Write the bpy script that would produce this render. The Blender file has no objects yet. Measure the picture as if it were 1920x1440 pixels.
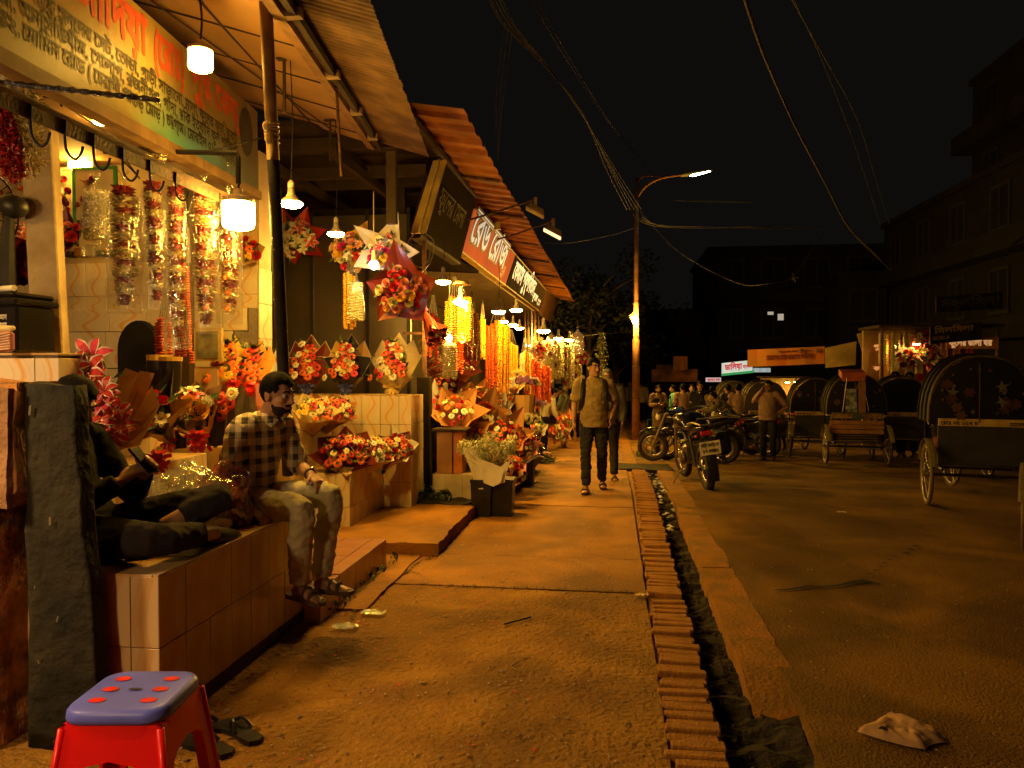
import bpy, bmesh, math, random
from mathutils import Vector, Matrix, noise, Euler
V = Vector
PI = math.pi
random.seed(7)
sc = bpy.context.scene
COL = sc.collection

# ------------------------------------------------------------------ camera
EYE = 1.55
F_PX = 1400.0                       # focal length for a 1920 px wide frame
pitch = math.atan(30 / math.hypot(1400, 190))
yaw = math.atan2(190 * math.cos(pitch), 1400)
camd = bpy.data.cameras.new('camera')
cam = bpy.data.objects.new('camera', camd)
COL.objects.link(cam)
camd.sensor_width = 36.0
camd.lens = 36.0 * F_PX / 1920
camd.clip_start = 0.05
camd.clip_end = 600
cam.location = (0, 0, EYE)
cam.rotation_euler = (PI / 2 - pitch, 0, yaw)
sc.camera = cam

# ------------------------------------------------------------------ night sky, exposure
W = bpy.data.worlds.new('World')
sc.world = W
W.use_nodes = True
wb = W.node_tree.nodes['Background']
wb.inputs[0].default_value = (0.0032, 0.0029, 0.0026, 1)
wb.inputs[1].default_value = 1.0
sc.view_settings.view_transform = 'Standard'
sc.view_settings.look = 'None'
sc.view_settings.gamma = 1
sc.view_settings.use_curve_mapping = False
sc.view_settings.exposure = 0.38
sc.cycles.use_denoising = True
try:
    sc.cycles.denoiser = 'OPENIMAGEDENOISE'
except Exception:
    pass
sc.cycles.max_bounces = 6
sc.cycles.diffuse_bounces = 3
sc.cycles.glossy_bounces = 3
sc.cycles.transmission_bounces = 4
sc.cycles.transparent_max_bounces = 16
sc.cycles.caustics_reflective = False
sc.cycles.caustics_refractive = False
sc.cycles.sample_clamp_indirect = 4.0

LAMP = (1.0, 0.53, 0.070)            # colour of the shops' warm bulbs
LAMP_W = 4.2                        # scale on every bulb

# ------------------------------------------------------------------ pixel helpers (photograph pixels -> world)
_fw = V((-math.sin(yaw) * math.cos(pitch), math.cos(yaw) * math.cos(pitch), -math.sin(pitch)))
_rt = V((math.cos(yaw), math.sin(yaw), 0))
_up = _rt.cross(_fw)
def ray(u, v): return _fw + _rt * ((u - 960) / F_PX) - _up * ((v - 720) / F_PX)
def AT(u, v, Y): r = ray(u, v); return V((0, 0, EYE)) + r * (Y / r.y)
def AX(u, v, X): r = ray(u, v); return V((0, 0, EYE)) + r * (X / r.x)
def AZ(u, v, Z=0.0): r = ray(u, v); return V((0, 0, EYE)) + r * ((Z - EYE) / r.z)
def gz(y):                           # the street dips gently beyond the second shop
    return 0.0 if y < 9.5 else (-0.05 * (y - 9.5) if y < 19.5 else -0.5 - 0.008 * (y - 19.5))
def AG(u, v):
    r = ray(u, v); y = 3.0
    while y < 80 and EYE + r.z * y / r.y > gz(y): y += 0.02
    return V((r.x * y / r.y, y, gz(y)))
def PX(Y): return Y / F_PX * 1.0     # metres per photograph pixel at depth Y

# ------------------------------------------------------------------ materials
MATS = {}
def newmat(name):
    m = bpy.data.materials.new(name); m.use_nodes = True
    return m, m.node_tree.nodes, m.node_tree.links, m.node_tree.nodes['Principled BSDF']
def mat(name, col, rough=0.6, var=0.18, scale=9.0, bump=0.0, bscale=None, metal=0.0, spec=0.3, trans=0.0, col2=None, lo=0.4, hi=0.65, sheen=0, detail=5, coord='Object', sss=0):
    if name in MATS: return MATS[name]
    m, N, L, b = newmat(name)
    b.inputs['Roughness'].default_value = rough
    b.inputs['Metallic'].default_value = metal
    b.inputs['Specular IOR Level'].default_value = spec
    tc = N.new('ShaderNodeTexCoord')
    nz = N.new('ShaderNodeTexNoise'); nz.inputs['Scale'].default_value = scale; nz.inputs['Detail'].default_value = detail
    L.new(tc.outputs[coord], nz.inputs['Vector'])
    rp = N.new('ShaderNodeValToRGB')
    c2 = col2 if col2 else tuple(max(0, c * (1 - var)) for c in col)
    c1 = col if col2 else tuple(min(1, c * (1 + var)) for c in col)
    rp.color_ramp.elements[0].position = lo; rp.color_ramp.elements[1].position = hi
    rp.color_ramp.elements[0].color = (*c2, 1); rp.color_ramp.elements[1].color = (*c1, 1)
    L.new(nz.outputs['Fac'], rp.inputs['Fac']); L.new(rp.outputs['Color'], b.inputs['Base Color'])
    if bump:
        n2 = N.new('ShaderNodeTexNoise'); n2.inputs['Scale'].default_value = bscale or scale * 4; n2.inputs['Detail'].default_value = 6
        L.new(tc.outputs[coord], n2.inputs['Vector'])
        bp = N.new('ShaderNodeBump'); bp.inputs['Strength'].default_value = bump; bp.inputs['Distance'].default_value = 0.02
        L.new(n2.outputs['Fac'], bp.inputs['Height']); L.new(bp.outputs['Normal'], b.inputs['Normal'])
    if sss:
        b.inputs['Subsurface Weight'].default_value = sss
        b.inputs['Subsurface Radius'].default_value = (0.012, 0.005, 0.003)
    MATS[name] = m
    return m
def emit(name, col, strength):
    if name in MATS: return MATS[name]
    m, N, L, b = newmat(name)
    b.inputs['Base Color'].default_value = (*[min(1, c) for c in col], 1)
    b.inputs['Emission Color'].default_value = (*col, 1)
    b.inputs['Emission Strength'].default_value = strength
    MATS[name] = m
    return m
def petal(name, col, tip=None, rough=0.55):
    """petal colour that changes from the flower's heart to the rim (radial, object space)"""
    if name in MATS: return MATS[name]
    m, N, L, b = newmat(name)
    b.inputs['Roughness'].default_value = rough
    tc = N.new('ShaderNodeTexCoord'); nz = N.new('ShaderNodeTexNoise'); nz.inputs['Scale'].default_value = 60
    L.new(tc.outputs['Object'], nz.inputs['Vector'])
    mx = N.new('ShaderNodeMix'); mx.data_type = 'RGBA'
    t = tip or tuple(min(1, c * 0.6) for c in col)
    mx.inputs[6].default_value = (*col, 1); mx.inputs[7].default_value = (*t, 1)
    L.new(nz.outputs['Fac'], mx.inputs[0]); L.new(mx.outputs[2], b.inputs['Base Color'])
    MATS[name] = m
    return m
def plastic_film(name='clear_film', tint=(1, 1, 1), fac=0.22):
    if name in MATS: return MATS[name]
    m = bpy.data.materials.new(name); m.use_nodes = True
    N, L = m.node_tree.nodes, m.node_tree.links
    N.clear()
    out = N.new('ShaderNodeOutputMaterial'); tr = N.new('ShaderNodeBsdfTransparent'); gl = N.new('ShaderNodeBsdfGlossy'); df = N.new('ShaderNodeBsdfTranslucent')
    tr.inputs[0].default_value = (*tint, 1); gl.inputs['Roughness'].default_value = 0.12
    tc = N.new('ShaderNodeTexCoord'); nz = N.new('ShaderNodeTexNoise'); nz.inputs['Scale'].default_value = 22; nz.inputs['Detail'].default_value = 3
    nz.inputs['Distortion'].default_value = 1.2
    mp = N.new('ShaderNodeMapping'); mp.inputs['Scale'].default_value = (1, 1, 0.25)
    L.new(tc.outputs['Object'], mp.inputs['Vector']); L.new(mp.outputs['Vector'], nz.inputs['Vector'])
    bp = N.new('ShaderNodeBump'); bp.inputs['Strength'].default_value = 0.9; bp.inputs['Distance'].default_value = 0.03
    L.new(nz.outputs['Fac'], bp.inputs['Height']); L.new(bp.outputs['Normal'], gl.inputs['Normal'])
    m1 = N.new('ShaderNodeMixShader'); m1.inputs[0].default_value = fac
    m2 = N.new('ShaderNodeMixShader'); m2.inputs[0].default_value = 0.35
    df.inputs[0].default_value = (0.8, 0.8, 0.8, 1)
    L.new(gl.outputs[0], m2.inputs[1]); L.new(df.outputs[0], m2.inputs[2])
    L.new(tr.outputs[0], m1.inputs[1]); L.new(m2.outputs[0], m1.inputs[2])
    L.new(m1.outputs[0], out.inputs[0])
    MATS[name] = m
    return m

# ------------------------------------------------------------------ object helpers
def tag(o, label=None, cat=None, group=None, kind=None):
    if label: o['label'] = label
    if cat: o['category'] = cat
    if group: o['group'] = group
    if kind: o['kind'] = kind
    return o
def root(name, loc, label, cat, group=None, rz=0.0):
    o = bpy.data.objects.new(name, None)
    o.empty_display_size = 0.1
    COL.objects.link(o); o.location = loc; o.rotation_euler = (0, 0, rz)
    return tag(o, label, cat, group)
def link(name, me, m=None, parent=None, loc=None, rot=None, sca=None):
    o = bpy.data.objects.new(name, me)
    COL.objects.link(o)
    if m is not None and not me.materials: me.materials.append(m)
    if parent is not None: o.parent = parent
    if loc is not None: o.location = loc
    if rot is not None: o.rotation_euler = rot
    if sca is not None: o.scale = (sca, sca, sca) if isinstance(sca, (int, float)) else sca
    return o
def mesh(bm, name='mesh', smooth=False, m=None):
    me = bpy.data.meshes.new(name)
    bm.normal_update(); bm.to_mesh(me); bm.free()
    if smooth:
        for p in me.polygons: p.use_smooth = True
    if m is not None:
        for k in (m if isinstance(m, (list, tuple)) else [m]): me.materials.append(k)
    return me
def obj(name, bm, m=None, parent=None, smooth=False, **k):
    return link(name, mesh(bm, name, smooth, m), None, parent, **k)
def B(): return bmesh.new()
def hsh(s): return sum(ord(c) * (i + 1) for i, c in enumerate(s))

def box(bm, lo, hi, bev=0.0, mi=0, M=None):
    lo = V(lo); hi = V(hi)
    r = bmesh.ops.create_cube(bm, size=1.0)
    vs = r['verts']
    for v in vs:
        v.co = V(((lo.x + hi.x) / 2 + v.co.x * (hi.x - lo.x), (lo.y + hi.y) / 2 + v.co.y * (hi.y - lo.y), (lo.z + hi.z) / 2 + v.co.z * (hi.z - lo.z)))
        if M is not None: v.co = M @ v.co
    fs = set(f for v in vs for f in v.link_faces)
    for f in fs: f.material_index = mi
    if bev > 0:
        es = set(e for v in vs for e in v.link_edges)
        bmesh.ops.bevel(bm, geom=list(es), offset=bev, segments=1, affect='EDGES', profile=0.5)
    return vs
def quad(bm, a, b, c, d, mi=0):
    f = bm.faces.new([bm.verts.new(p) for p in (a, b, c, d)]); f.material_index = mi
    return f
def hexa(bm, P, mi=0):
    """box from 8 points: bottom 4 ccw then top 4"""
    vs = [bm.verts.new(p) for p in P]
    for ids in ((0, 3, 2, 1), (4, 5, 6, 7), (0, 1, 5, 4), (1, 2, 6, 5), (2, 3, 7, 6), (3, 0, 4, 7)):
        f = bm.faces.new([vs[i] for i in ids]); f.material_index = mi
def crom(pts, sub):
    if sub <= 1 or len(pts) < 3: return [V(p) for p in pts]
    P = [V(p) for p in pts]; out = []
    for i in range(len(P) - 1):
        p0 = P[max(i - 1, 0)]; p1 = P[i]; p2 = P[i + 1]; p3 = P[min(i + 2, len(P) - 1)]
        for k in range(sub):
            t = k / sub
            out.append(0.5 * ((2 * p1) + (p2 - p0) * t + (2 * p0 - 5 * p1 + 4 * p2 - p3) * t * t + (3 * p1 - p0 - 3 * p2 + p3) * t ** 3))
    out.append(P[-1])
    return out
def tube(bm, pts, r, seg=8, sub=1, side=None, ry=None, cap=True, mi=0, closed=False):
    """tube along points; r (and ry) a number or one per point; elliptic when ry is given, r along SIDE"""
    n0 = len(pts)
    R = list(r) if isinstance(r, (list, tuple)) else [r] * n0
    R2 = (list(ry) if isinstance(ry, (list, tuple)) else [ry] * n0) if ry is not None else R
    if sub > 1 and n0 >= 3:
        P = crom(pts, sub)
        ra = [v.x for v in crom([V((a, 0, 0)) for a in R], sub)]; rb = [v.x for v in crom([V((a, 0, 0)) for a in R2], sub)]
    else:
        P = [V(p) for p in pts]; ra, rb = R, R2
    n = len(P); rings = []; prev = None
    for i in range(n):
        if closed: t = P[(i + 1) % n] - P[i - 1]
        else: t = P[min(i + 1, n - 1)] - P[max(i - 1, 0)]
        if t.length < 1e-9: t = V((0, 0, 1))
        t.normalize()
        if side is not None: s = V(side)
        elif prev is not None: s = prev
        else: s = V((1, 0, 0)) if abs(t.x) < 0.9 else V((0, 1, 0))
        s = s - t * s.dot(t)
        if s.length < 1e-6: s = t.orthogonal()
        s.normalize(); prev = s; q = t.cross(s)
        rings.append([bm.verts.new(P[i] + s * (math.cos(2 * PI * k / seg) * ra[i]) + q * (math.sin(2 * PI * k / seg) * rb[i])) for k in range(seg)])
    m = n if closed else n - 1
    for i in range(m):
        A, C = rings[i], rings[(i + 1) % n]
        for k in range(seg):
            f = bm.faces.new((A[k], A[(k + 1) % seg], C[(k + 1) % seg], C[k])); f.material_index = mi
    if cap and not closed:
        for rg, sgn, i in ((rings[0], -1, 0), (rings[-1], 1, n - 1)):
            f = bm.faces.new(rg if sgn > 0 else list(reversed(rg))); f.material_index = mi
    return rings
def ball(bm, c, r, seg=10, rings=7, M=None, mi=0):
    """ellipsoid: r a number or (rx, ry, rz)"""
    rr = V((r, r, r)) if isinstance(r, (int, float)) else V(r)
    res = bmesh.ops.create_uvsphere(bm, u_segments=seg, v_segments=rings, radius=1.0)
    for v in res['verts']:
        p = V((v.co.x * rr.x, v.co.y * rr.y, v.co.z * rr.z))
        if M is not None: p = M @ p
        v.co = p + V(c)
    for f in set(f for v in res['verts'] for f in v.link_faces): f.material_index = mi
    return res['verts']
def lathe(bm, prof, seg=16, c=(0, 0, 0), mi=0, cap=True):
    """profile [(radius, z)] spun round z"""
    rings = []
    for r, z in prof:
        rings.append([bm.verts.new(V(c) + V((r * math.cos(2 * PI * k / seg), r * math.sin(2 * PI * k / seg), z))) for k in range(seg)])
    for i in range(len(rings) - 1):
        for k in range(seg):
            f = bm.faces.new((rings[i][k], rings[i][(k + 1) % seg], rings[i + 1][(k + 1) % seg], rings[i + 1][k])); f.material_index = mi
    if cap:
        f = bm.faces.new(list(reversed(rings[0]))); f.material_index = mi
        f = bm.faces.new(rings[-1]); f.material_index = mi
def jitter(bm, amp, scale=6.0, seed=0.0):
    for v in bm.verts:
        v.co += noise.noise_vector(v.co * scale + V((seed, seed * 1.7, -seed))) * amp
def bake(bm, voxel, smooth=2, disp=0.0, dscale=14.0, decimate=None):
    """fuse the overlapping shells of BM into one continuous mesh (voxel remesh), smooth, add small folds"""
    me = bpy.data.meshes.new('tmp'); bm.normal_update(); bm.to_mesh(me); bm.free()
    o = bpy.data.objects.new('tmp', me); COL.objects.link(o)
    md = o.modifiers.new('r', 'REMESH'); md.mode = 'VOXEL'; md.voxel_size = voxel; md.adaptivity = 0
    if smooth:
        ms = o.modifiers.new('s', 'SMOOTH'); ms.iterations = smooth; ms.factor = 0.5
    dg = bpy.context.evaluated_depsgraph_get()
    r = bpy.data.meshes.new_from_object(o.evaluated_get(dg), depsgraph=dg)
    bpy.data.objects.remove(o); bpy.data.meshes.remove(me)
    for p in r.polygons: p.use_smooth = True
    if disp:
        nn = [v.normal.copy() for v in r.vertices]
        for v, n in zip(r.vertices, nn):
            v.co += n * (disp * noise.noise(V((v.co.x * dscale, v.co.y * dscale, v.co.z * dscale * 1.6))) + disp * 0.5 * noise.noise(v.co * dscale * 2.3))
    return r
def copy_tree(o, parent=None):
    c = o.copy(); COL.objects.link(c)
    if parent is not None: c.parent = parent
    for ch in list(o.children): copy_tree(ch, c)
    return c

# ------------------------------------------------------------------ lettering (flat print): outlines of the built-in font, filled by non-zero winding
_CONT = {}
def _contours(txt):
    if txt in _CONT: return _CONT[txt]
    c = bpy.data.curves.new('lettering', 'FONT'); c.body = txt; c.size = 1.0; c.resolution_u = 4
    c.fill_mode = 'NONE'
    o = bpy.data.objects.new('lettering', c); COL.objects.link(o)
    dg = bpy.context.evaluated_depsgraph_get()
    me = bpy.data.meshes.new_from_object(o.evaluated_get(dg), depsgraph=dg)
    E = [(me.vertices[e.vertices[0]].co.copy(), me.vertices[e.vertices[1]].co.copy(), e.vertices[0], e.vertices[1]) for e in me.edges]
    # restore the running direction of every contour: vertices are stored contour by contour, closing edge may be stored low-high
    out = []
    for a, b, i, j in E:
        if j == i + 1: out.append((a.x, a.y, b.x, b.y))
        elif i == j + 1: out.append((b.x, b.y, a.x, a.y))
        elif j > i: out.append((b.x, b.y, a.x, a.y))      # closing edge last -> first
        else: out.append((a.x, a.y, b.x, b.y))
    w = max([v.co.x for v in me.vertices] + [0.0])
    bpy.data.objects.remove(o); bpy.data.curves.remove(c); bpy.data.meshes.remove(me)
    _CONT[txt] = (out, w)
    return _CONT[txt]
def _glyphs(txt):
    """split a line into (piece, scale, dx, dy): {a/b} stacks b under a (conjunct letters)"""
    edges = []; x = 0.0; i = 0; buf = ''
    def flush():
        nonlocal x, buf
        if buf:
            e, w = _contours(buf + '.')
            e2, w2 = _contours('.')
            full = w - w2
            e, w = _contours(buf)
            edges.extend((a + x, b, c + x, d) for a, b, c, d in e); x += full; buf = ''
    while i < len(txt):
        if txt[i] == '{':
            flush(); j = txt.index('}', i); a, b = txt[i + 1:j].split('/')
            ea, wa = _contours(a); eb, wb = _contours(b)
            edges.extend((p * 0.8 + x, q * 0.62 + 0.22, r * 0.8 + x, s * 0.62 + 0.22) for p, q, r, s in ea)
            edges.extend((p * 0.6 + x + 0.12, q * 0.48 - 0.06, r * 0.6 + x + 0.12, s * 0.48 - 0.06) for p, q, r, s in eb)
            x += wa * 0.82; i = j + 1
        else:
            buf += txt[i]; i += 1
    flush()
    return edges, x
def letter_mesh(bm, txt, O, U, Vv, height, width=None, bold=0.0, rows=34, mi=0, lift=0.0):
    """print TXT: origin O (baseline start), unit U along the line, unit Vv up; HEIGHT of one em in metres; WIDTH squeezes the line"""
    E, w = _glyphs(txt)
    if not E: return
    O = V(O); U = V(U).normalized(); Vv = V(Vv).normalized(); nrm = U.cross(Vv)
    sx = height if width is None else width / w
    O = O + nrm * lift
    y0 = min(min(e[1], e[3]) for e in E); y1 = max(max(e[1], e[3]) for e in E)
    dy = 1.0 / rows
    offs = [0.0] if bold <= 0 else [-bold, 0.0, bold]
    y = y0 - (bold if bold > 0 else 0)
    yend = y1 + (bold if bold > 0 else 0)
    while y < yend:
        ym = y + dy / 2; runs = []
        for oy in offs:
            yy = ym - oy; cr = []
            for a, b, c, d in E:
                if (b <= yy) != (d <= yy): cr.append((a + (c - a) * (yy - b) / (d - b), 1 if d > b else -1))
            cr.sort(); wn = 0
            for x, s in cr:
                if wn == 0: st = x
                wn += s
                if wn == 0: runs.append((st - bold, x + bold))
        runs.sort(); mg = []
        for a, b in runs:
            if mg and a <= mg[-1][1]: mg[-1][1] = max(mg[-1][1], b)
            else: mg.append([a, b])
        for a, b in mg:
            if b - a < 1e-4: continue
            quad(bm, O + U * (a * sx) + Vv * (y * height), O + U * (b * sx) + Vv * (y * height), O + U * (b * sx) + Vv * ((y + dy) * height), O + U * (a * sx) + Vv * ((y + dy) * height), mi)
        y += dy
def lettering(name, lines, m, parent, lift=0.004):
    """lines: (text, O, U, V, height, width, bold, rows)"""
    bm = B()
    for (t, O, U, Vv, h, w, bo, rows) in lines: letter_mesh(bm, t, O, U, Vv, h, w, bo, rows, 0, lift)
    return obj(name, bm, m, parent)
# ================================================================== SETTING
M_conc = mat('path_concrete', (0.36, 0.155, 0.008), 0.8, scale=1.6, bump=0.55, bscale=38, col2=(0.22, 0.09, 0.005), lo=0.32, hi=0.68, detail=9)
M_pit = mat('pitted_concrete', (0.37, 0.18, 0.012), 0.85, scale=2.4, bump=1.0, bscale=34, col2=(0.19, 0.08, 0.005), lo=0.3, hi=0.7, detail=9)
M_asph = mat('asphalt', (0.35, 0.172, 0.011), 0.86, scale=1.1, bump=0.9, bscale=75, col2=(0.18, 0.092, 0.006), lo=0.3, hi=0.7, detail=10)
def blotch(m, scale, lo, hi, k, thr=(.45, .62)):
    """old stains: large soft-edged dark patches multiplied over the base colour"""
    N, L = m.node_tree.nodes, m.node_tree.links; b = N['Principled BSDF']; src = b.inputs['Base Color'].links[0].from_socket
    tc = N.new('ShaderNodeTexCoord'); n = N.new('ShaderNodeTexNoise'); n.inputs['Scale'].default_value = scale; n.inputs['Detail'].default_value = 8; n.inputs['Distortion'].default_value = .8; L.new(tc.outputs['Object'], n.inputs['Vector'])
    r = N.new('ShaderNodeValToRGB'); r.color_ramp.elements[0].position = thr[0]; r.color_ramp.elements[1].position = thr[1]; r.color_ramp.elements[0].color = (k, k, k, 1); r.color_ramp.elements[1].color = (1, 1, 1, 1); L.new(n.outputs['Fac'], r.inputs[0])
    v = N.new('ShaderNodeTexVoronoi'); v.inputs['Scale'].default_value = 150; L.new(tc.outputs['Object'], v.inputs['Vector'])
    r2 = N.new('ShaderNodeValToRGB'); r2.color_ramp.elements[0].color = (lo, lo, lo, 1); r2.color_ramp.elements[1].color = (hi, hi, hi, 1); r2.color_ramp.elements[1].position = .6; L.new(v.outputs['Distance'], r2.inputs[0])
    a = N.new('ShaderNodeMix'); a.data_type = 'RGBA'; a.blend_type = 'MULTIPLY'; a.inputs[0].default_value = 1; L.new(src, a.inputs[6]); L.new(r.outputs[0], a.inputs[7])
    c = N.new('ShaderNodeMix'); c.data_type = 'RGBA'; c.blend_type = 'MULTIPLY'; c.inputs[0].default_value = 1; L.new(a.outputs[2], c.inputs[6]); L.new(r2.outputs[0], c.inputs[7]); L.new(c.outputs[2], b.inputs['Base Color'])
blotch(M_asph, .8, 1.3, .75, .55); blotch(M_conc, 1.1, 1.15, .85, .62, (.40, .60)); blotch(M_pit, 1.0, 1.2, .8, .6, (.40, .58))
M_kerb = mat('kerb_mortar', (0.31, 0.125, 0.008), 0.85, scale=5, bump=0.8, bscale=40, col2=(0.20, 0.10, 0.012), detail=8)
M_earth = mat('damp_earth', (0.018, 0.013, 0.008), 0.9, scale=6, bump=0.9, bscale=30)
M_brick = mat('edge_brick', (0.38, 0.165, 0.022), 0.85, scale=7, bump=0.6, bscale=60, col2=(0.19, 0.08, 0.012), lo=0.3, hi=0.7)
M_wet = mat('wet_streak', (0.012, 0.009, 0.006), 0.7, scale=8)
M_tile = None
def make_tile_mats():
    def tm(name, base, line, f, amp, wid, rough):
        m, N, L, b = newmat(name)
        b.inputs['Roughness'].default_value = rough
        tc = N.new('ShaderNodeTexCoord'); sp = N.new('ShaderNodeSeparateXYZ'); L.new(tc.outputs['Generated'], sp.inputs[0])
        def mth(op, a, b_=None):
            n = N.new('ShaderNodeMath'); n.operation = op
            for i, x in enumerate((a, b_)):
                if x is None: continue
                if isinstance(x, (int, float)): n.inputs[i].default_value = x
                else: L.new(x, n.inputs[i])
            return n.outputs[0]
        nz = N.new('ShaderNodeTexNoise'); nz.inputs['Scale'].default_value = 3.0; L.new(tc.outputs['Generated'], nz.inputs['Vector'])
        zz = mth('MULTIPLY', sp.outputs['Z'], f)
        s = mth('MULTIPLY', mth('SINE', zz), amp)
        x = mth('ADD', mth('SUBTRACT', sp.outputs['X'], 0.5), s)
        x = mth('ADD', x, mth('MULTIPLY', mth('SUBTRACT', nz.outputs['Fac'], 0.5), 0.12))
        d1 = mth('ABSOLUTE', x)
        k1 = mth('SUBTRACT', 1.0, mth('MINIMUM', mth('DIVIDE', d1, wid), 1.0))
        x2 = mth('ABSOLUTE', mth('ADD', x, 0.26))
        k2 = mth('MULTIPLY', mth('SUBTRACT', 1.0, mth('MINIMUM', mth('DIVIDE', x2, wid * 0.35), 1.0)), 0.5)
        x3 = mth('ABSOLUTE', mth('ADD', x, -0.2))
        k3 = mth('MULTIPLY', mth('SUBTRACT', 1.0, mth('MINIMUM', mth('DIVIDE', x3, wid * 0.25), 1.0)), 0.4)
        k = mth('MINIMUM', mth('ADD', mth('ADD', k1, k2), k3), 1.0)
        mx = N.new('ShaderNodeMix'); mx.data_type = 'RGBA'; mx.inputs[6].default_value = (*base, 1); mx.inputs[7].default_value = (*line, 1)
        L.new(k, mx.inputs[0])
        n2 = N.new('ShaderNodeTexNoise'); n2.inputs['Scale'].default_value = 3.5; n2.inputs['Detail'].default_value = 7; L.new(tc.outputs['Object'], n2.inputs['Vector'])
        oi = N.new('ShaderNodeObjectInfo')
        dirt = mth('ADD', mth('MULTIPLY', n2.outputs['Fac'], 0.5), mth('MULTIPLY', oi.outputs['Random'], 0.22))
        m2 = N.new('ShaderNodeMix'); m2.data_type = 'RGBA'; m2.blend_type = 'MULTIPLY'; m2.inputs[7].default_value = (0.55, 0.45, 0.33, 1)
        L.new(dirt, m2.inputs[0]); L.new(mx.outputs[2], m2.inputs[6]); L.new(m2.outputs[2], b.inputs['Base Color'])
        MATS[name] = m; return m
    a = tm('swirl_tile', (0.76, 0.66, 0.48), (0.74, 0.40, 0.12), 6.28, 0.2, 0.11, 0.22)
    b = tm('plain_tile', (0.58, 0.42, 0.22), (0.50, 0.29, 0.10), 4.0, 0.18, 0.3, 0.3)
    return a, b
M_tile, M_tileb = make_tile_mats()
M_grout = mat('tile_mortar', (0.10, 0.075, 0.05), 0.9, scale=20)
M_wood = mat('dark_timber', (0.045, 0.027, 0.014), 0.7, scale=6, bump=0.3)
M_rust = mat('rusty_angle_iron', (0.16, 0.075, 0.035), 0.75, scale=14, bump=0.4, col2=(0.06, 0.032, 0.02))
M_black = mat('black_metal', (0.018, 0.016, 0.015), 0.45, scale=12)
M_wire = mat('wire_rubber', (0.02, 0.018, 0.017), 0.6)
M_ltwire = mat('grey_cable', (0.22, 0.20, 0.18), 0.6)
M_soffit = mat('ceiling_board', (0.40, 0.24, 0.10), 0.75, scale=2, var=0.12, bump=0.05)

# --- ground sheets
bm = B(); quad(bm, (-60, -20, -1.6), (90, -20, -1.6), (90, 140, -1.6), (-60, 140, -1.6))
tag(obj('ground', bm, M_earth), kind='structure')
def sheet(bm, x0, x1, y0, y1, z, nx, ny, amp=0.0, sc_=3.0, edge=None, thick=0.0):
    """displaced grid; EDGE(x_index_side, y) -> x offset for ragged borders"""
    rows = []
    for j in range(ny + 1):
        y = y0 + (y1 - y0) * j / ny; r = []
        for i in range(nx + 1):
            x = x0 + (x1 - x0) * i / nx
            if edge and i in (0, nx): x += edge(i == nx, y)
            yy = y + (noise.noise(V((x * 4, j * 7.3, 0))) * 0.012 if j in (0, ny) else 0)
            r.append(bm.verts.new((x, yy, z + gz(yy) + amp * noise.noise(V((x * sc_, y * sc_, z))) + amp * 0.5 * noise.noise(V((x * sc_ * 4, y * sc_ * 4, 1))))))
        rows.append(r)
    for j in range(ny):
        for i in range(nx): bm.faces.new((rows[j][i], rows[j][i + 1], rows[j + 1][i + 1], rows[j + 1][i]))
    if thick:
        border = [rows[0][i] for i in range(nx + 1)] + [rows[j][nx] for j in range(1, ny + 1)] + [rows[ny][i] for i in range(nx - 1, -1, -1)] + [rows[j][0] for j in range(ny - 1, 0, -1)]
        low = [bm.verts.new((v.co.x, v.co.y, v.co.z - thick)) for v in border]
        n = len(border)
        for k in range(n): bm.faces.new((border[(k + 1) % n], border[k], low[k], low[(k + 1) % n]))
path = tag(root('footpath', (0, 0, 0), None, None), kind='structure')
ragged = lambda right, y: (noise.noise(V((y * 2.1, 3, 0))) * 0.012 if right else noise.noise(V((y * 1.7, 9, 0))) * 0.05)
for (y0, y1, z, m_) in ((-1.5, 5.16, 0.0, M_pit), (5.18, 6.07, 0.004, M_conc), (6.09, 8.35, 0.001, M_conc), (8.365, 10.9, 0.004, M_conc), (10.915, 15.0, 0.0, M_conc), (15.01, 21, 0.003, M_conc), (21.01, 60, 0.0, M_conc)):
    bm = B(); x0 = -2.7 if y0 < 5 else (-1.62 if y0 < 8 else -3.2)
    sheet(bm, x0, 0.225, y0, y1, z, 34, max(6, int((y1 - y0) * 12)) if y1 < 12 else 16, 0.004, 2.2, ragged, 0.2)
    if y0 < 0:
        bm.free(); bm = B(); sheet(bm, x0, 0.225, y0, 2.0, z, 20, 20, 0.004, 2.2, None, 0.2); obj('slab', bm, m_, path)
        bm = B(); sheet(bm, x0, 0.225, 2.0, y1, z, 190, 250, 0.004, 2.2, ragged, 0.2)
        for v in bm.verts:
            if v.co.z > -0.05:
                q = noise.noise(V((v.co.x * 27, v.co.y * 27, 3))) + .7 * noise.noise(V((v.co.x * 55, v.co.y * 55, 8))); big = noise.noise(V((v.co.x * 1.3, v.co.y * 1.3, 5)))
                v.co.z += .0042 * max(-1.1, min(.5, q)) * (1 if big > -.25 else .35)
    obj('slab', bm, m_, path, smooth=False)
for (p, q) in (((0.21, 5.2), (0.19, 6.0)),):
    pass
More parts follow.
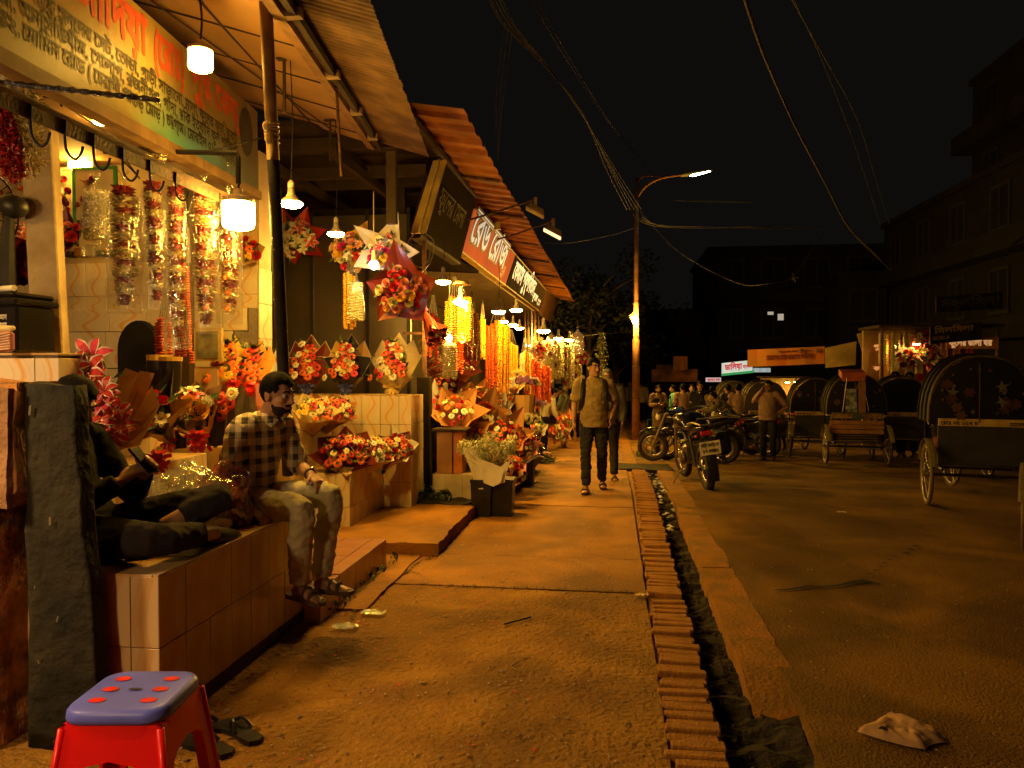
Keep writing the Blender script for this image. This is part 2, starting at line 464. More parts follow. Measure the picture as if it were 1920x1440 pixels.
# brick edging laid on edge along the drain
edging = tag(root('brick_edging', (0, 0, 0), None, None), kind='structure')
bms = []
for k in range(4):
    bm = B(); box(bm, (-0.118, -0.0335, -0.11), (0.118, 0.0335, 0.0), 0.006)
    for v in bm.verts: v.co += noise.noise_vector(v.co * 22 + V((k * 5, 0, 0))) * 0.006
    bms.append(mesh(bm, 'brick', False, M_brick))
y = 2.35; k = 0
while y < 13.0 and k < 150:
    xo = 0.338 + (y - 3) * 0.0095
    link('brick', bms[k % 4], None, edging, (xo + random.uniform(-0.012, 0.012), y, gz(y) + 0.008 + random.uniform(-0.009, 0.007)), (random.uniform(-0.03, 0.03), random.uniform(-0.03, 0.03), random.uniform(-0.05, 0.05)), (random.uniform(.86, 1.05), random.uniform(.86, 1.0), 1))
    if random.random() < .07: list(edging.children)[-1].location.z -= random.uniform(.012, .035)
    y += 0.0745 + random.uniform(-0.002, 0.003); k += 1
bm = B(); sheet(bm, 0.225, 0.46, -1.5, 44, -0.022, 2, 60, 0.004, 4, None, 0.3)
obj('mortar_bed', bm, M_kerb, edging)
# drain, kerb, road
bm = B(); sheet(bm, 0.40, 0.90, -1.5, 13.2, -0.10, 8, 300, 0.05, 6)
tag(obj('drain', bm, M_earth), kind='structure')
kedge = lambda right, y: (0.035 * noise.noise(V((y * 1.5, 5, 0))) + 0.012 * noise.noise(V((y * 9, 5, 0))) if right else 0.005 * noise.noise(V((y * 3, 2, 0))))
kerb = tag(root('kerb', (0, 0, 0), None, None), kind='structure')
for (y0, y1) in ((3.5, 5.9), (5.93, 8.1), (8.13, 10.6), (10.63, 13.0)):
    bm = B(); x0 = 0.665 + (y0 - 3.5) * 0.009
    sheet(bm, x0, x0 + 0.22 + (0.03 if y0 < 5 else 0), y0, y1, 0.003, 6, 40, 0.004, 3, kedge, 0.22)
    if y0 < 4:
        for v in bm.verts: v.co.z -= 0.14 * max(0.0, 1 - (v.co.y - 3.5) / 0.55) ** 1.5 
    obj('kerb_slab', bm, M_kerb, kerb)
bm = B()
redge = lambda right, y: 0 if right else ((0.0 if y > 4.3 else 0.06 * min(1, (4.3 - y) * 2) * (1 if y > 3.2 else .3)) + 0.03 * noise.noise(V((y * 4, 8, 0))))
sheet(bm, 0.80, 30, -3, 13.02, -0.004, 60, 140, 0.012, 0.9, redge, 0.3)
sheet(bm, 0.46, 30, 13.02, 80, -0.006, 12, 30, 0.012, 0.9)
tag(obj('road', bm, M_asph), kind='structure')
# dark wet trail on the road
bm = B()
pts = [AZ(u, v, 0.004) for u, v in ((1450, 1108), (1480, 1106), (1515, 1100), (1545, 1101), (1575, 1098), (1600, 1092), (1620, 1090), (1652, 1095))]
wd = [0.006, 0.016, 0.02, 0.015, 0.017, 0.03, 0.04, 0.008]
for i in range(len(pts) - 1):
    n1 = V((0, 1, 0))
    quad(bm, pts[i] - n1 * wd[i], pts[i + 1] - n1 * wd[i + 1], pts[i + 1] + n1 * wd[i + 1], pts[i] + n1 * wd[i])
for k in range(9):
    c = AZ(1632 + k * 9 + (k > 5) * 12, 1076 - k * 6.5, 0.004); w_ = 0.012 + 0.008 * (k > 5)
    quad(bm, c + V((-w_ * 1.6, -w_, 0)), c + V((w_ * 1.6, -w_ * .6, 0)), c + V((w_ * 1.8, w_, 0)), c + V((-w_, w_ * .7, 0)))
for v in bm.verts: v.co.z = 0.009
tag(obj('wet_trail', bm, M_wet), kind='stuff')
# gravel and grit on the path and road
def scatter(name, n, area, size, m, kind='stuff', z=0.004, flat=0.5, seed=1):
    rnd = random.Random(seed); bm = B()
    for _ in range(n):
        x, y = area(rnd); s = size * rnd.uniform(0.4, 1.3)
        M = Euler((rnd.uniform(-.3, .3), rnd.uniform(-.3, .3), rnd.uniform(0, 6.28))).to_matrix()
        P = [V((s, 0, 0)), V((0, s * .8, 0)), V((-s * .9, 0, 0)), V((0, -s * .7, 0))]
        top = V((0, 0, s * flat)); c = V((x, y, z + gz(y)))
        vs = [bm.verts.new(c + M @ p) for p in P]; t = bm.verts.new(c + M @ top)
        for i in range(4): bm.faces.new((vs[i], vs[(i + 1) % 4], t))
    return tag(obj(name, bm, m), kind=kind)
M_grit = mat('pale_grit', (0.36, 0.28, 0.2), 0.9)
M_dkgrit = mat('dark_grit', (0.06, 0.045, 0.03), 0.9)
scatter('grit', 900, lambda r: (r.uniform(-1.8, 0.2), 2.2 + 6 * r.random() ** 1.6), 0.007, M_grit, z=0.006, seed=2)
scatter('dark_gravel', 700, lambda r: (r.uniform(-1.85, 0.2), 2.2 + 5 * r.random() ** 1.6), 0.006, M_dkgrit, z=0.006, seed=3)
scatter('road_grit', 700, lambda r: (r.uniform(1.0, 5.5), 2.4 + 8 * r.random() ** 1.7), 0.007, M_grit, z=0.006, seed=4)
scatter('drain_rubble', 300, lambda r: (r.uniform(0.5, 0.73), r.uniform(3, 12.8)), 0.024, mat('rubble', (0.022, 0.016, 0.009), 0.9), z=-0.09, flat=0.7, seed=5)
M_leaf_dry = mat('dry_leaf', (0.20, 0.13, 0.06), 0.8, scale=30)
scatter('fallen_petals', 190, lambda r: (-1.8 + 1.5 * r.random() ** 1.8, r.uniform(2.5, 5.6)), 0.012, mat('red_petal_litter', (0.42, 0.05, 0.03), 0.7), z=0.008, flat=0.15, seed=6)
scatter('fallen_leaves', 130, lambda r: (-1.75 + 1.9 * r.random() ** 1.5, r.uniform(2.2, 5.6)), 0.017, M_leaf_dry, z=0.008, flat=0.2, seed=7)
# paper scraps in the drain
scatter('drain_litter', 60, lambda r: (r.uniform(0.5, 0.72), r.uniform(7.5, 12.8)), 0.045, mat('scrap_paper', (0.45, 0.42, 0.40), 0.7, var=0.5, scale=3), z=-0.06, flat=0.5, seed=8)
bm = B(); sheet(bm, -0.05, 1.0, 12.6, 13.9, 0.02, 6, 6, 0.02, 2, None, 0.05)
tag(obj('drain_cover', bm, M_earth), kind='structure')

# --- raised concrete apron in front of the second shop
ap = tag(root('apron', (0, 0, 0), None, None), kind='structure')
bm = B(); jag = lambda right, y: (0.05 * noise.noise(V((y * 3.1, 1, 4))) + 0.02 * noise.noise(V((y * 11, 1, 4))) if right else 0)
sheet(bm, -2.5, -1.43, 5.95, 7.72, 0.11, 30, 50, 0.022, 2.2, jag, 0.14); obj('slab', bm, M_conc, ap)
bm = B(); sheet(bm, -2.5, -1.56, 4.55, 5.93, 0.018, 20, 30, 0.010, 3.5, lambda r_, y: jag(r_, y) * 0.35, 0.08); obj('slab', bm, M_conc, ap)
bm = B(); sheet(bm, -2.4, -1.5, 7.7, 8.4, 0.13, 8, 8, 0.05, 4, None, 0.2); tag(obj('soil', bm, M_earth), kind='structure')
M_weed = mat('weed_leaf', (0.05, 0.075, 0.02), 0.7, var=0.5, scale=20)
def weeds(name, n, area, hmax, seed, m=M_weed):
    rnd = random.Random(seed); bm = B()
    for _ in range(n):
        x, y, z = area(rnd); z += gz(y); h = hmax * rnd.uniform(0.3, 1); a = rnd.uniform(0, 6.28); l = rnd.uniform(0.2, 0.9) * h; w_ = 0.012
        d = V((math.cos(a), math.sin(a), 0)); s = V((-d.y, d.x, 0)) * w_; p = V((x, y, z))
        quad(bm, p - s * .3, p + s * .3, p + d * l * .5 + V((0, 0, h * .7)) + s, p + d * l * .5 + V((0, 0, h * .7)) - s)
        q = p + d * l * .5 + V((0, 0, h * .7)); f = bm.faces.new([bm.verts.new(q - s), bm.verts.new(q + s), bm.verts.new(q + d * l * .6 + V((0, 0, h * .15)))])
    return tag(obj(name, bm, m), kind='stuff')
weeds('weeds', 420, lambda r: (r.uniform(-2.2, -1.72), r.uniform(7.75, 8.2), 0.14), 0.13, 3)
weeds('weeds', 60, lambda r: (-1.72 + r.uniform(-.04, .05), r.uniform(4.35, 5.9), 0.04), 0.05, 4)

# ================================================================== TILED COUNTERS
_tm = {}
def tile_row(parent, O, U, Vv, widths, heights, m, thick=0.012, gap=0.004):
    O = V(O); U = V(U).normalized(); Vv = V(Vv).normalized(); Nn = U.cross(Vv)
    R = Matrix((U, -Nn, Vv)).transposed().to_euler()
    y = 0.0
    for h in heights:
        x = 0.0
        for w_ in widths:
            key = (round(w_, 3), round(h, 3), m.name)
            if key not in _tm:
                bm = B(); box(bm, (gap / 2, -thick, gap / 2), (w_ - gap / 2, 0, h - gap / 2), 0.0015); _tm[key] = mesh(bm, 'tile', False, m)
            link('tile', _tm[key], None, parent, O + U * x + Vv * y + Nn * random.uniform(-0.001, 0.0015), R)
            x += w_
        y += h
def rep(total, w_):
    n = int(total / w_ + 1e-6); r = [w_] * n
    if total - n * w_ > 0.02: r.append(total - n * w_)
    return r
def counter(name, lo, hi, label, group, m, tw=0.2, th=0.3, faces='xfy', top=True, plinth=0.0, topm=None):
    """tiled masonry block: faces 'x' = street side (+X), 'f' = side towards the viewer (-Y)"""
    lo = V(lo); hi = V(hi)
    t = root(name, (0, 0, 0), label, 'counter', group)
    t.location = ((lo.x + hi.x) / 2, (lo.y + hi.y) / 2, lo.z); o = t.location.copy()
    bm = B(); box(bm, lo - o + V((0, 0.014, 0)), hi - o - V((0.014, 0, 0.014 if top else 0))); obj('body', bm, M_grout, t)
    H = hi.z - lo.z - plinth
    nr = []
    z = H
    while z > 0.03:
        nr.append(min(th, z)); z -= th
    nr = nr[::-1]
    if 'x' in faces: tile_row(t, V((hi.x - 0.013, lo.y, lo.z + plinth)) - o, (0, 1, 0), (0, 0, 1), rep(hi.y - lo.y, tw), nr, m)
    if 'f' in faces: tile_row(t, V((lo.x, lo.y + 0.013, lo.z + plinth)) - o, (1, 0, 0), (0, 0, 1), rep(hi.x - lo.x - 0.001, tw), nr, m)
    if top: tile_row(t, V((lo.x, lo.y, hi.z - 0.013)) - o, (1, 0, 0), (0, 1, 0), rep(hi.x - lo.x - 0.002, th), rep(hi.y - lo.y, th), topm or M_tileb)
    return t
CG = 'tiled flower counters'
counter('tiled_counter', (-2.8, 2.86, 0.0), (-1.87, 4.46, 0.69), 'low tiled bench counter the two young men sit on', CG, M_tileb, plinth=0.08)
counter('tiled_counter', (-3.2, 3.1, 0.0), (-2.8, 4.85, 0.96), 'swirl tiled ledge behind the bench under the lily bouquets', CG, M_tile, 0.2, 0.28)
counter('tiled_counter', (-3.6, 3.6, 0.0), (-3.2, 5.4, 1.22), 'narrow upper tiled ledge behind the lily bouquets', CG, M_tile, 0.2, 0.3)
counter('tiled_counter', (-3.2, 4.88, 0.0), (-2.64, 5.58, 1.0), 'tiled block under the yellow wrapped gerberas beside the pole', CG, M_tileb, 0.19, 0.3)
counter('tiled_counter', (-4.2, 3.3, 0.0), (-2.67, 3.62, 1.625), 'tall swirl tiled stand under the donation box', CG, M_tile, 0.2, 0.32)
counter('tiled_counter', (-3.9, 6.5, 0.0), (-2.37, 7.49, 0.595), 'waist low tiled display block with bouquets lying on it', CG, M_tile, 0.2, 0.31)
counter('tiled_counter', (-4.0, 6.2, 0.0), (-2.8, 7.495, 0.975), 'middle tiled tier holding the cream and brown bouquets', CG, M_tileb, 0.2, 0.3)
counter('tiled_counter', (-4.6, 7.5, 0.0), (-2.07, 8.0, 1.265), 'top tiled tier with three standing bouquets', CG, M_tile, 0.2, 0.3, 'xf')
t = counter('tiled_step', (-3.4, 4.62, 0.0), (-1.75, 5.61, 0.22), 'low tiled entrance step under the seated man', None, M_tileb, 0.3, 0.22, 'xf', True, 0.0, mat('red_floor_tile', (0.25, 0.10, 0.05), 0.5, scale=3)); t['category'] = 'step'
t = counter('tiled_step', (-1.865, 4.3, 0.0), (-1.752, 4.6, 0.215), 'tiled step end under the slippers', None, M_tileb, 0.3, 0.22, 'xf', True, 0.0, MATS['red_floor_tile']); t['category'] = 'step'
t = counter('tiled_counter', (-1.95, 7.92, 0.0), (-1.47, 9.2, 0.40), 'plain low white block beside the black flower buckets', CG, mat('dirty_white_tile', (0.42, 0.36, 0.26), 0.4, scale=6), 0.33, 0.4)

# partition wall of the first shop: tiled, stepped, facing the viewer
pw = tag(root('partition_wall', (0, 0, 0), None, None), kind='structure')
bm = B(); box(bm, (-7.5, 6.03, 0), (-2.99, 6.25, 3.4)); obj('wall_core', bm, mat('shop_plaster', (0.45, 0.34, 0.2), 0.8, scale=3, var=0.15), pw)
tile_row(pw, (-5.6, 6.03, 2.06), (1, 0, 0), (0, 0, 1), rep(2.6, 0.2), [0.12, 0.29], M_tile)
bm = B(); box(bm, (-7.5, 5.84, 0), (-2.99, 6.03, 2.05)); obj('ledge', bm, M_grout, pw)
tile_row(pw, (-5.6, 5.84, 1.86), (1, 0, 0), (0, 0, 1), rep(2.6, 0.34), [0.19], M_tile)
bm = B(); box(bm, (-7.5, 5.6, 0), (-2.99, 5.84, 1.85)); obj('ledge', bm, M_grout, pw)
tile_row(pw, (-5.6, 5.6, 1.55), (1, 0, 0), (0, 0, 1), rep(2.6, 0.3), [0.295], M_tile)
tile_row(pw, (-5.6, 5.6, 1.25), (1, 0, 0), (0, 0, 1), rep(2.6, 0.3), [0.295], M_tile)
tile_row(pw, (-2.99, 6.0, 1.5), (0, 1, 0), (0, 0, 1), [0.24], [0.3, 0.3, 0.3], M_tile)
# back walls
M_plaster = MATS['shop_plaster']
bm = B(); box(bm, (-7.7, -1.0, 0), (-7.5, 6.3, 3.4)); tag(obj('back_wall', bm, M_plaster), kind='structure')
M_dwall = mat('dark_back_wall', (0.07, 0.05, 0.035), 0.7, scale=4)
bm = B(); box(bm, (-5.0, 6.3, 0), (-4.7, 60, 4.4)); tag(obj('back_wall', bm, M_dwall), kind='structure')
bm = B(); box(bm, (-7.5, -0.5, 3.32), (-3.05, 6.0, 3.38)); tag(obj('shop_ceiling', bm, M_soffit), kind='structure')

# metal shutters behind the second shop's bouquets
M_shut = mat('grey_metal_panel', (0.24, 0.20, 0.14), 0.33, scale=1.5, metal=0.85, bump=0.06, bscale=1.6, col2=(0.18, 0.16, 0.13))
sh = root('metal_partition', (-3.6, 8.5, 0), 'dull metal panel wall behind the standing bouquets', 'partition')
for (u0, u1) in ((486, 584), (588, 688), (692, 765)):
    a = AT(u0, 700, 8.5).x + 3.6; b = AT(u1, 700, 8.5).x + 3.6
    bm = B(); box(bm, (a, 0, 1.0), (b, 0.04, 3.35), 0.004); obj('panel', bm, M_shut, sh)
bm = B()
for u in (486, 586, 690, 767): box(bm, (AT(u, 700, 8.5).x + 3.58, -0.02, 1.0), (AT(u, 700, 8.5).x + 3.62, 0.05, 3.4))
obj('frame', bm, M_black, sh)

# dark timber roof over the second shop
rf = root('timber_roof', (-3.2, 8.05, 3.62), 'dark timber rafters over the second shop', 'roof')
bm = B(); box(bm, (-1.9, -1.2, 0.25), (1.35, 1.6, 0.3)); obj('roof_sheet', bm, M_wood, rf)
for k, (yy, zz) in enumerate(((-0.9, 0.1), (-0.2, 0.0), (0.5, 0.05), (1.2, -0.15))):
    bm = B(); box(bm, (-1.8, yy, zz), (1.2, yy + 0.07, zz + 0.12)); obj('rafter', bm, M_wood, rf)
for xx in (-1.2, -0.3, 0.5):
    bm = B(); box(bm, (xx, -1.1, -0.05), (xx + 0.06, 1.5, 0.05)); obj('batten', bm, M_wood, rf)
bm = B(); box(bm, (-0.25, 1.0, -0.5), (0.1, 1.3, -0.33)); box(bm, (-0.1, 1.0, -0.32), (0.13, 1.25, -0.2)); obj('stored_box', bm, mat('pink_carton', (0.3, 0.16, 0.12), 0.8), rf)

# ================================================================== FIRST AWNING, BIG SIGN
def A1(Y, s, dz=0.0):
    k = 6 - Y
    q = V((-2.994 + 0.165 * k + s, Y, 2.174 - 0.065 * k - 0.32 * s)) * 1.167      # the ceiling hangs a little behind the sign plane
    return V((q.x, q.y, q.z + EYE + dz))
ce = tag(root('soffit', (0, 0, 0), None, None), kind='structure')
ys = [0.2, 0.8, 1.4, 2.0, 2.6, 3.2, 3.83, 4.45, 5.05, 5.66, 6.0]
for i in range(len(ys) - 1):
    for (s0, s1) in ((-0.45, 0.53), (0.535, 1.085)):
        bm = B(); e = 0.004
        a = [A1(ys[i] + e, s0), A1(ys[i] + e, s1), A1(ys[i + 1] - e, s1), A1(ys[i + 1] - e, s0)]
        for p in a: p.z -= 0.012 * math.sin(p.y * 2.1 + p.x)
        hexa(bm, a + [p + V((0, 0, 0.012)) for p in a]); obj('ceiling_panel', bm, M_soffit, ce)
bm = B()
for y_ in ys: tube(bm, [A1(y_, -0.44, -0.012), A1(y_, 1.09, -0.012)], 0.006, 5)
tube(bm, [A1(0.3, 0.532, -0.012), A1(3, 0.535, -0.014), A1(6, 0.532, -0.012)], 0.007, 5)
tube(bm, [A1(3.0, 0.02, -0.03), A1(5.98, 0.78, -0.03)], 0.006, 5)
obj('joint_strip', bm, M_wood, ce)
aw = root('corrugated_awning', A1(3.2, 1.2), 'brown corrugated awning over the big yellow sign', 'awning')
def corrugated(bm, P, y0, y1, s0, s1, n, amp, ns=3, per=0.08, th=0.004):
    """sheet through P(y, s, dz): waves along y"""
    cols = []
    for i in range(n + 1):
        y = y0 + (y1 - y0) * i / n
        cols.append([bm.verts.new(P(y, s0 + (s1 - s0) * j / ns + (noise.noise(V((y * 9, j, 0))) * 0.012 if j == ns else 0), amp * math.sin(2 * PI * y / per))) for j in range(ns + 1)])
    for i in range(n):
        for j in range(ns): bm.faces.new((cols[i][j], cols[i + 1][j], cols[i + 1][j + 1], cols[i][j + 1]))
M_corr = mat('rusty_corrugated_sheet', (0.22, 0.125, 0.055), 0.6, scale=4, col2=(0.11, 0.06, 0.028), bump=0.2, metal=0.2)
bm = B(); corrugated(bm, lambda y, s, d: A1(y, s, 0.05 + d), 0.2, 6.03, -0.5, 1.49, 900, 0.008, 3, 0.052)
o = obj('corrugated_sheet', bm, M_corr, None, smooth=True); o.parent = aw; o.matrix_parent_inverse = Matrix.Translation(-aw.location)
def under(par, o): o.parent = par; o.matrix_parent_inverse = Matrix.Translation(-V(par.location)); return o
bm = B()
hexa(bm, [A1(0.2, 0.97, -0.05), A1(0.2, 1.035, -0.05), A1(6.0, 1.035, -0.05), A1(6.0, 0.97, -0.05), A1(0.2, 0.97, 0.03), A1(0.2, 1.035, 0.03), A1(6.0, 1.035, 0.03), A1(6.0, 0.97, 0.03)])
under(aw, obj('eaves_beam', bm, mat('painted_beam', (0.26, 0.15, 0.07), 0.6, scale=9), None))
bm = B()
hexa(bm, [A1(0.2, 1.06, -0.03), A1(0.2, 1.10, -0.03), A1(6.0, 1.10, -0.03), A1(6.0, 1.06, -0.03), A1(0.2, 1.06, 0.02), A1(0.2, 1.10, 0.02), A1(6.0, 1.10, 0.02), A1(6.0, 1.06, 0.02)])
under(aw, obj('purlin', bm, M_wood, None))
for y_ in (3.3, 4.15, 4.9, 5.6):
    bm = B(); box(bm, A1(y_, 1.04, -0.055), A1(y_, 1.04, -0.055) + V((0.09, 0.05, 0.05))); under(aw, obj('bracket', bm, mat('bracket_plate', (0.4, 0.3, 0.18), 0.6), None))
# big sign
def S1(Y, h, out=0.0):
    k = 6 - Y
    return V((-2.975 + 0.165 * k + out, Y, 3.04 - 0.065 * k + h))
SU = (S1(6, 0) - S1(1, 0)).normalized()
sg = root('shop_sign', S1(3.5, 0.3), 'long yellow Bengali sign with red heading under the first awning', 'sign', 'shop name boards')
m, N, L, b = newmat('sign_print')
b.inputs['Roughness'].default_value = 0.5
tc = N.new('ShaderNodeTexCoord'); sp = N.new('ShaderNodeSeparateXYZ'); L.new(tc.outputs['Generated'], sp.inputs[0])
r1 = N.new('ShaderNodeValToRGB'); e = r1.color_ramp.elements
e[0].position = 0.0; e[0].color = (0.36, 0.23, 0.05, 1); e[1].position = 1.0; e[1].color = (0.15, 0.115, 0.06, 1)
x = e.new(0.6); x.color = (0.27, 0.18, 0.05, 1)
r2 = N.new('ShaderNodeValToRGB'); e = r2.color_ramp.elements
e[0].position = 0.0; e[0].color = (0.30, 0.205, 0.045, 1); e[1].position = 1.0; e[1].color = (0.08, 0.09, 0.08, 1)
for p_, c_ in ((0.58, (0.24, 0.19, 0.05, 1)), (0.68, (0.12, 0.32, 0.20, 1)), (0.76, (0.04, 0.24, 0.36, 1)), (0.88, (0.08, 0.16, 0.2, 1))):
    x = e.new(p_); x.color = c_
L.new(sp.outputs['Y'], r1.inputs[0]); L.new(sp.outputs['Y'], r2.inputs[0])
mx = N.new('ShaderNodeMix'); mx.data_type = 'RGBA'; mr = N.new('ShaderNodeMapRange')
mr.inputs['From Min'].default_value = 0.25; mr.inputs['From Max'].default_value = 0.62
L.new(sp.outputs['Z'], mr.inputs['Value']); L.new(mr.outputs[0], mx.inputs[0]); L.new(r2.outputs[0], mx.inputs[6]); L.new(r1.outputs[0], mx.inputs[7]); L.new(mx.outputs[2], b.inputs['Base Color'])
MATS['sign_print'] = m
bm = B(); hexa(bm, [S1(0.6, 0.0, -0.05), S1(0.6, 0.0), S1(5.98, 0.0), S1(5.98, 0.0, -0.05), S1(0.6, 0.665, -0.05), S1(0.6, 0.665), S1(5.98, 0.665), S1(5.98, 0.665, -0.05)])
under(sg, obj('board', bm, m, None))
bm = B(); hexa(bm, [S1(0.6, -0.07, -0.06), S1(0.6, -0.07, 0.03), S1(5.99, -0.07, 0.03), S1(5.99, -0.07, -0.06), S1(0.6, -0.003, -0.06), S1(0.6, -0.003, 0.03), S1(5.99, -0.003, 0.03), S1(5.99, -0.003, -0.06)])
under(sg, obj('frame', bm, mat('sign_frame_wood', (0.22, 0.13, 0.05), 0.6, scale=8), None))
UPV = (0, 0, 1)
under(sg, lettering('heading', [('জািদয়া', S1(3.2, 0.42), SU, UPV, 0.31, .78, 0.03, 40), ('(েরাঃ)', S1(4.06, 0.42), SU, UPV, 0.29, .44, 0.03, 40), ('পু{ষ/প} েক{ন/দ}্', S1(4.58, 0.43), SU, UPV, 0.27, .92, 0.03, 40)], mat('sign_red', (0.45, 0.07, 0.03), 0.6), None))
under(sg, lettering('small_print', [
    ('গােয় হলুেদর েসট, েতাড়া, গাড়ী সাজােনা, মালা, ফুেলর ঝুড়ি, বুেকট', S1(2.9, 0.275), SU, UPV, 0.105, 2.6, 0.012, 26),
    ('জারেবরা, অনিসিডয়াম, েগালাপ, রজনীগ{ন/ধ}া, গাঁদা, {স/ট}িক ইত্যািদ ফুল পাইকারী', S1(2.42, 0.185), SU, UPV, 0.105, 3.1, 0.012, 26),
    ('৪২, েমািমন েরাড ( েচরাগী পাহাড় েমাড় ) চ{ট/ট}গ্াম। েমাবাইল ০১৮১৭-২১৭৭', S1(2.70, 0.095), SU, UPV, 0.105, 2.75, 0.014, 26)],
    mat('sign_black', (0.03, 0.025, 0.02), 0.6), None))
bm = B(); c = S1(5.68, 0.42, 0.005)
vs = [bm.verts.new(c + SU * (0.16 * math.cos(a * PI / 12)) + V((0, 0, 0.19 * math.sin(a * PI / 12)))) for a in range(24)]; bm.faces.new(vs)
under(sg, obj('emblem', bm, mat('emblem_dark', (0.05, 0.04, 0.035), 0.6), None))

# ================================================================== SECOND AWNING, SIGNS ALONG THE STREET
aw2 = root('corrugated_awning', (-1.6, 14, 3.8), 'orange lit corrugated awning running along the street above the red sign', 'awning')
def A2(Y, s, dz=0): return V((-1.364 - s, Y * 1.1, 3.904 + 0.16 * s + dz + 0.02 * math.sin(Y * 1.3)))
M_corr2 = mat('orange_corrugated_sheet', (0.60, 0.235, 0.05), 0.55, scale=2.5, col2=(0.30, 0.105, 0.022), metal=0.0, bump=0.15)
n2 = 460; bm = B()
cols = []
for i in range(n2 + 1):
    y = 6.15 + 18.6 * i / n2; ph = (y / 0.34) % 1.0
    d = 0.0 if ph < 0.62 else -0.035
    cols.append([bm.verts.new(A2(y, s, d)) for s in (0.0, 0.5, 1.2)])
for i in range(n2):
    for j in range(2): bm.faces.new((cols[i][j], cols[i + 1][j], cols[i + 1][j + 1], cols[i][j + 1]))
under(aw2, obj('corrugated_sheet', bm, M_corr2, None))
for y_ in (8.2, 10.4, 12.6, 14.8, 17.2, 19.8, 22.4):
    bm = B(); hexa(bm, [A2(y_, 0.02, -0.075), A2(y_, 1.0, -0.075), A2(y_ + .05, 1.0, -0.075), A2(y_ + .05, 0.02, -0.075), A2(y_, 0.02, -0.04), A2(y_, 1.0, -0.04), A2(y_ + .05, 1.0, -0.04), A2(y_ + .05, 0.02, -0.04)]); under(aw2, obj('bracket_arm', bm, M_rust, None))
bm = B(); box(bm, (-5.0, 8.9, 4.2), (-2.4, 60, 4.25)); tag(obj('roof_slab', bm, M_wood), kind='structure')
# tilted name boards: bottom edge X=-2.10, top X=-1.90
def board(y0, y1, zb, zt, xb, xt, label, m, name='shop_sign', rim=None):
    t = root(name, (xb, (y0 + y1) / 2, zb), label, 'sign', 'shop name boards')
    P = lambda y, k, out=0.0: V((xb + (xt - xb) * k + out, y, zb + (zt - zb) * k))
    bm = B(); hexa(bm, [P(y0, 0, -0.12), P(y0, 0), P(y1, 0), P(y1, 0, -0.12), P(y0, 1, -0.12), P(y0, 1), P(y1, 1), P(y1, 1, -0.12)]); under(t, obj('board', bm, m, None))
    if rim:
        bm = B()
        for k0, k1 in ((-0.02, 0.02), (0.98, 1.02)): hexa(bm, [P(y0, k0, -0.1), P(y0, k0, 0.012), P(y1, k0, 0.012), P(y1, k0, -0.1), P(y0, k1, -0.1), P(y0, k1, 0.012), P(y1, k1, 0.012), P(y1, k1, -0.1)])
        under(t, obj('rim', bm, rim, None))
    return t, P
M_redsign = mat('red_sign_flex', (0.72, 0.17, 0.045), 0.9, spec=.05, scale=0.7, col2=(0.52, 0.10, 0.05))
M_redsign.node_tree.nodes['Principled BSDF'].inputs['Emission Color'].default_value = (0.8, 0.17, 0.04, 1)
M_redsign.node_tree.nodes['Principled BSDF'].inputs['Emission Strength'].default_value = 0.30
t, P = board(10.25, 14.5, 3.17, 3.76, -2.10, -1.90, 'red shop sign with large white outlined Bengali letters', M_redsign, rim=mat('sign_rim_brass', (0.55, 0.35, 0.08), 0.5))
up = (P(11, 1) - P(11, 0)).normalized()
M_wlet = emit('white_letter', (0.72, 0.82, 0.76), 0.34); M_blet = mat('black_outline', (0.012, 0.010, 0.010), 0.5)
o1 = P(10.42, 0.36)
under(t, lettering('letter_outline', [('েরড েরাজ', o1, (0, 1, 0), up, 0.70, 3.25, 0.055, 48)], M_blet, None, 0.003))
under(t, lettering('letters', [('েরড েরাজ', o1, (0, 1, 0), up, 0.70, 3.25, 0.012, 48)], M_wlet, None, 0.006))
under(t, lettering('small_print', [('েপাঃ', P(13.75, 0.35), (0, 1, 0), up, 0.12, None, 0.02, 20), ('ফুেলর', P(13.7, 0.22), (0, 1, 0), up, 0.1, None, 0.02, 20), ('েমাবাইল', P(13.5, 0.1), (0, 1, 0), up, 0.1, None, 0.02, 20)], mat('pink_print', (0.75, 0.45, 0.35), 0.5), None))
M_dsign = mat('black_sign_flex', (0.030, 0.022, 0.016), 0.9, spec=.05, scale=2)
t, P = board(14.6, 21.2, 3.17, 3.76, -2.10, -1.90, 'black shop sign with slanting white script', M_dsign, rim=mat('sign_rim_brown', (0.2, 0.12, 0.06), 0.5))
sl = (up + V((0, 0.22, 0))).normalized()
under(t, lettering('letters', [('েফমাস পুষ্পিবতান', P(14.9, 0.36), (0, 1, 0), up, 0.52, 3.9, 0.03, 34), ('ফুল েঘালা', P(18.9, 0.25), (0, 1, 0), up, 0.25, 1.0, 0.03, 24), ('০১৮১৯', P(20.1, 0.34), (0, 1, 0), up, 0.12, .7, 0.02, 20), ('৩১২৭', P(20.1, 0.18), (0, 1, 0), up, 0.12, .7, 0.02, 20)], M_wlet, None, 0.006))
M_bsign = mat('brown_sign_back', (0.026, 0.015, 0.008), 0.95, spec=.03, scale=1.5, col2=(0.022, 0.013, 0.008))
t, P = board(8.05, 10.2, 3.0, 3.9, -2.12, -1.88, 'dark brown unlit shop sign before the red one', M_bsign, rim=M_wood)
under(t, lettering('letters', [('ফুেলর েমলা', P(8.4, 0.45), (0, 1, 0), up, 0.36, 1.4, 0.0, 30)], mat('faded_letter', (0.045, 0.027, 0.015), 0.6), None, 0.004))
t, P = board(21.3, 26.0, 3.1, 3.8, -2.12, -1.9, 'plain brown signboard beyond the black sign', mat('brown_far_sign', (0.06, 0.03, 0.018), 0.9, spec=.05), rim=M_wood)
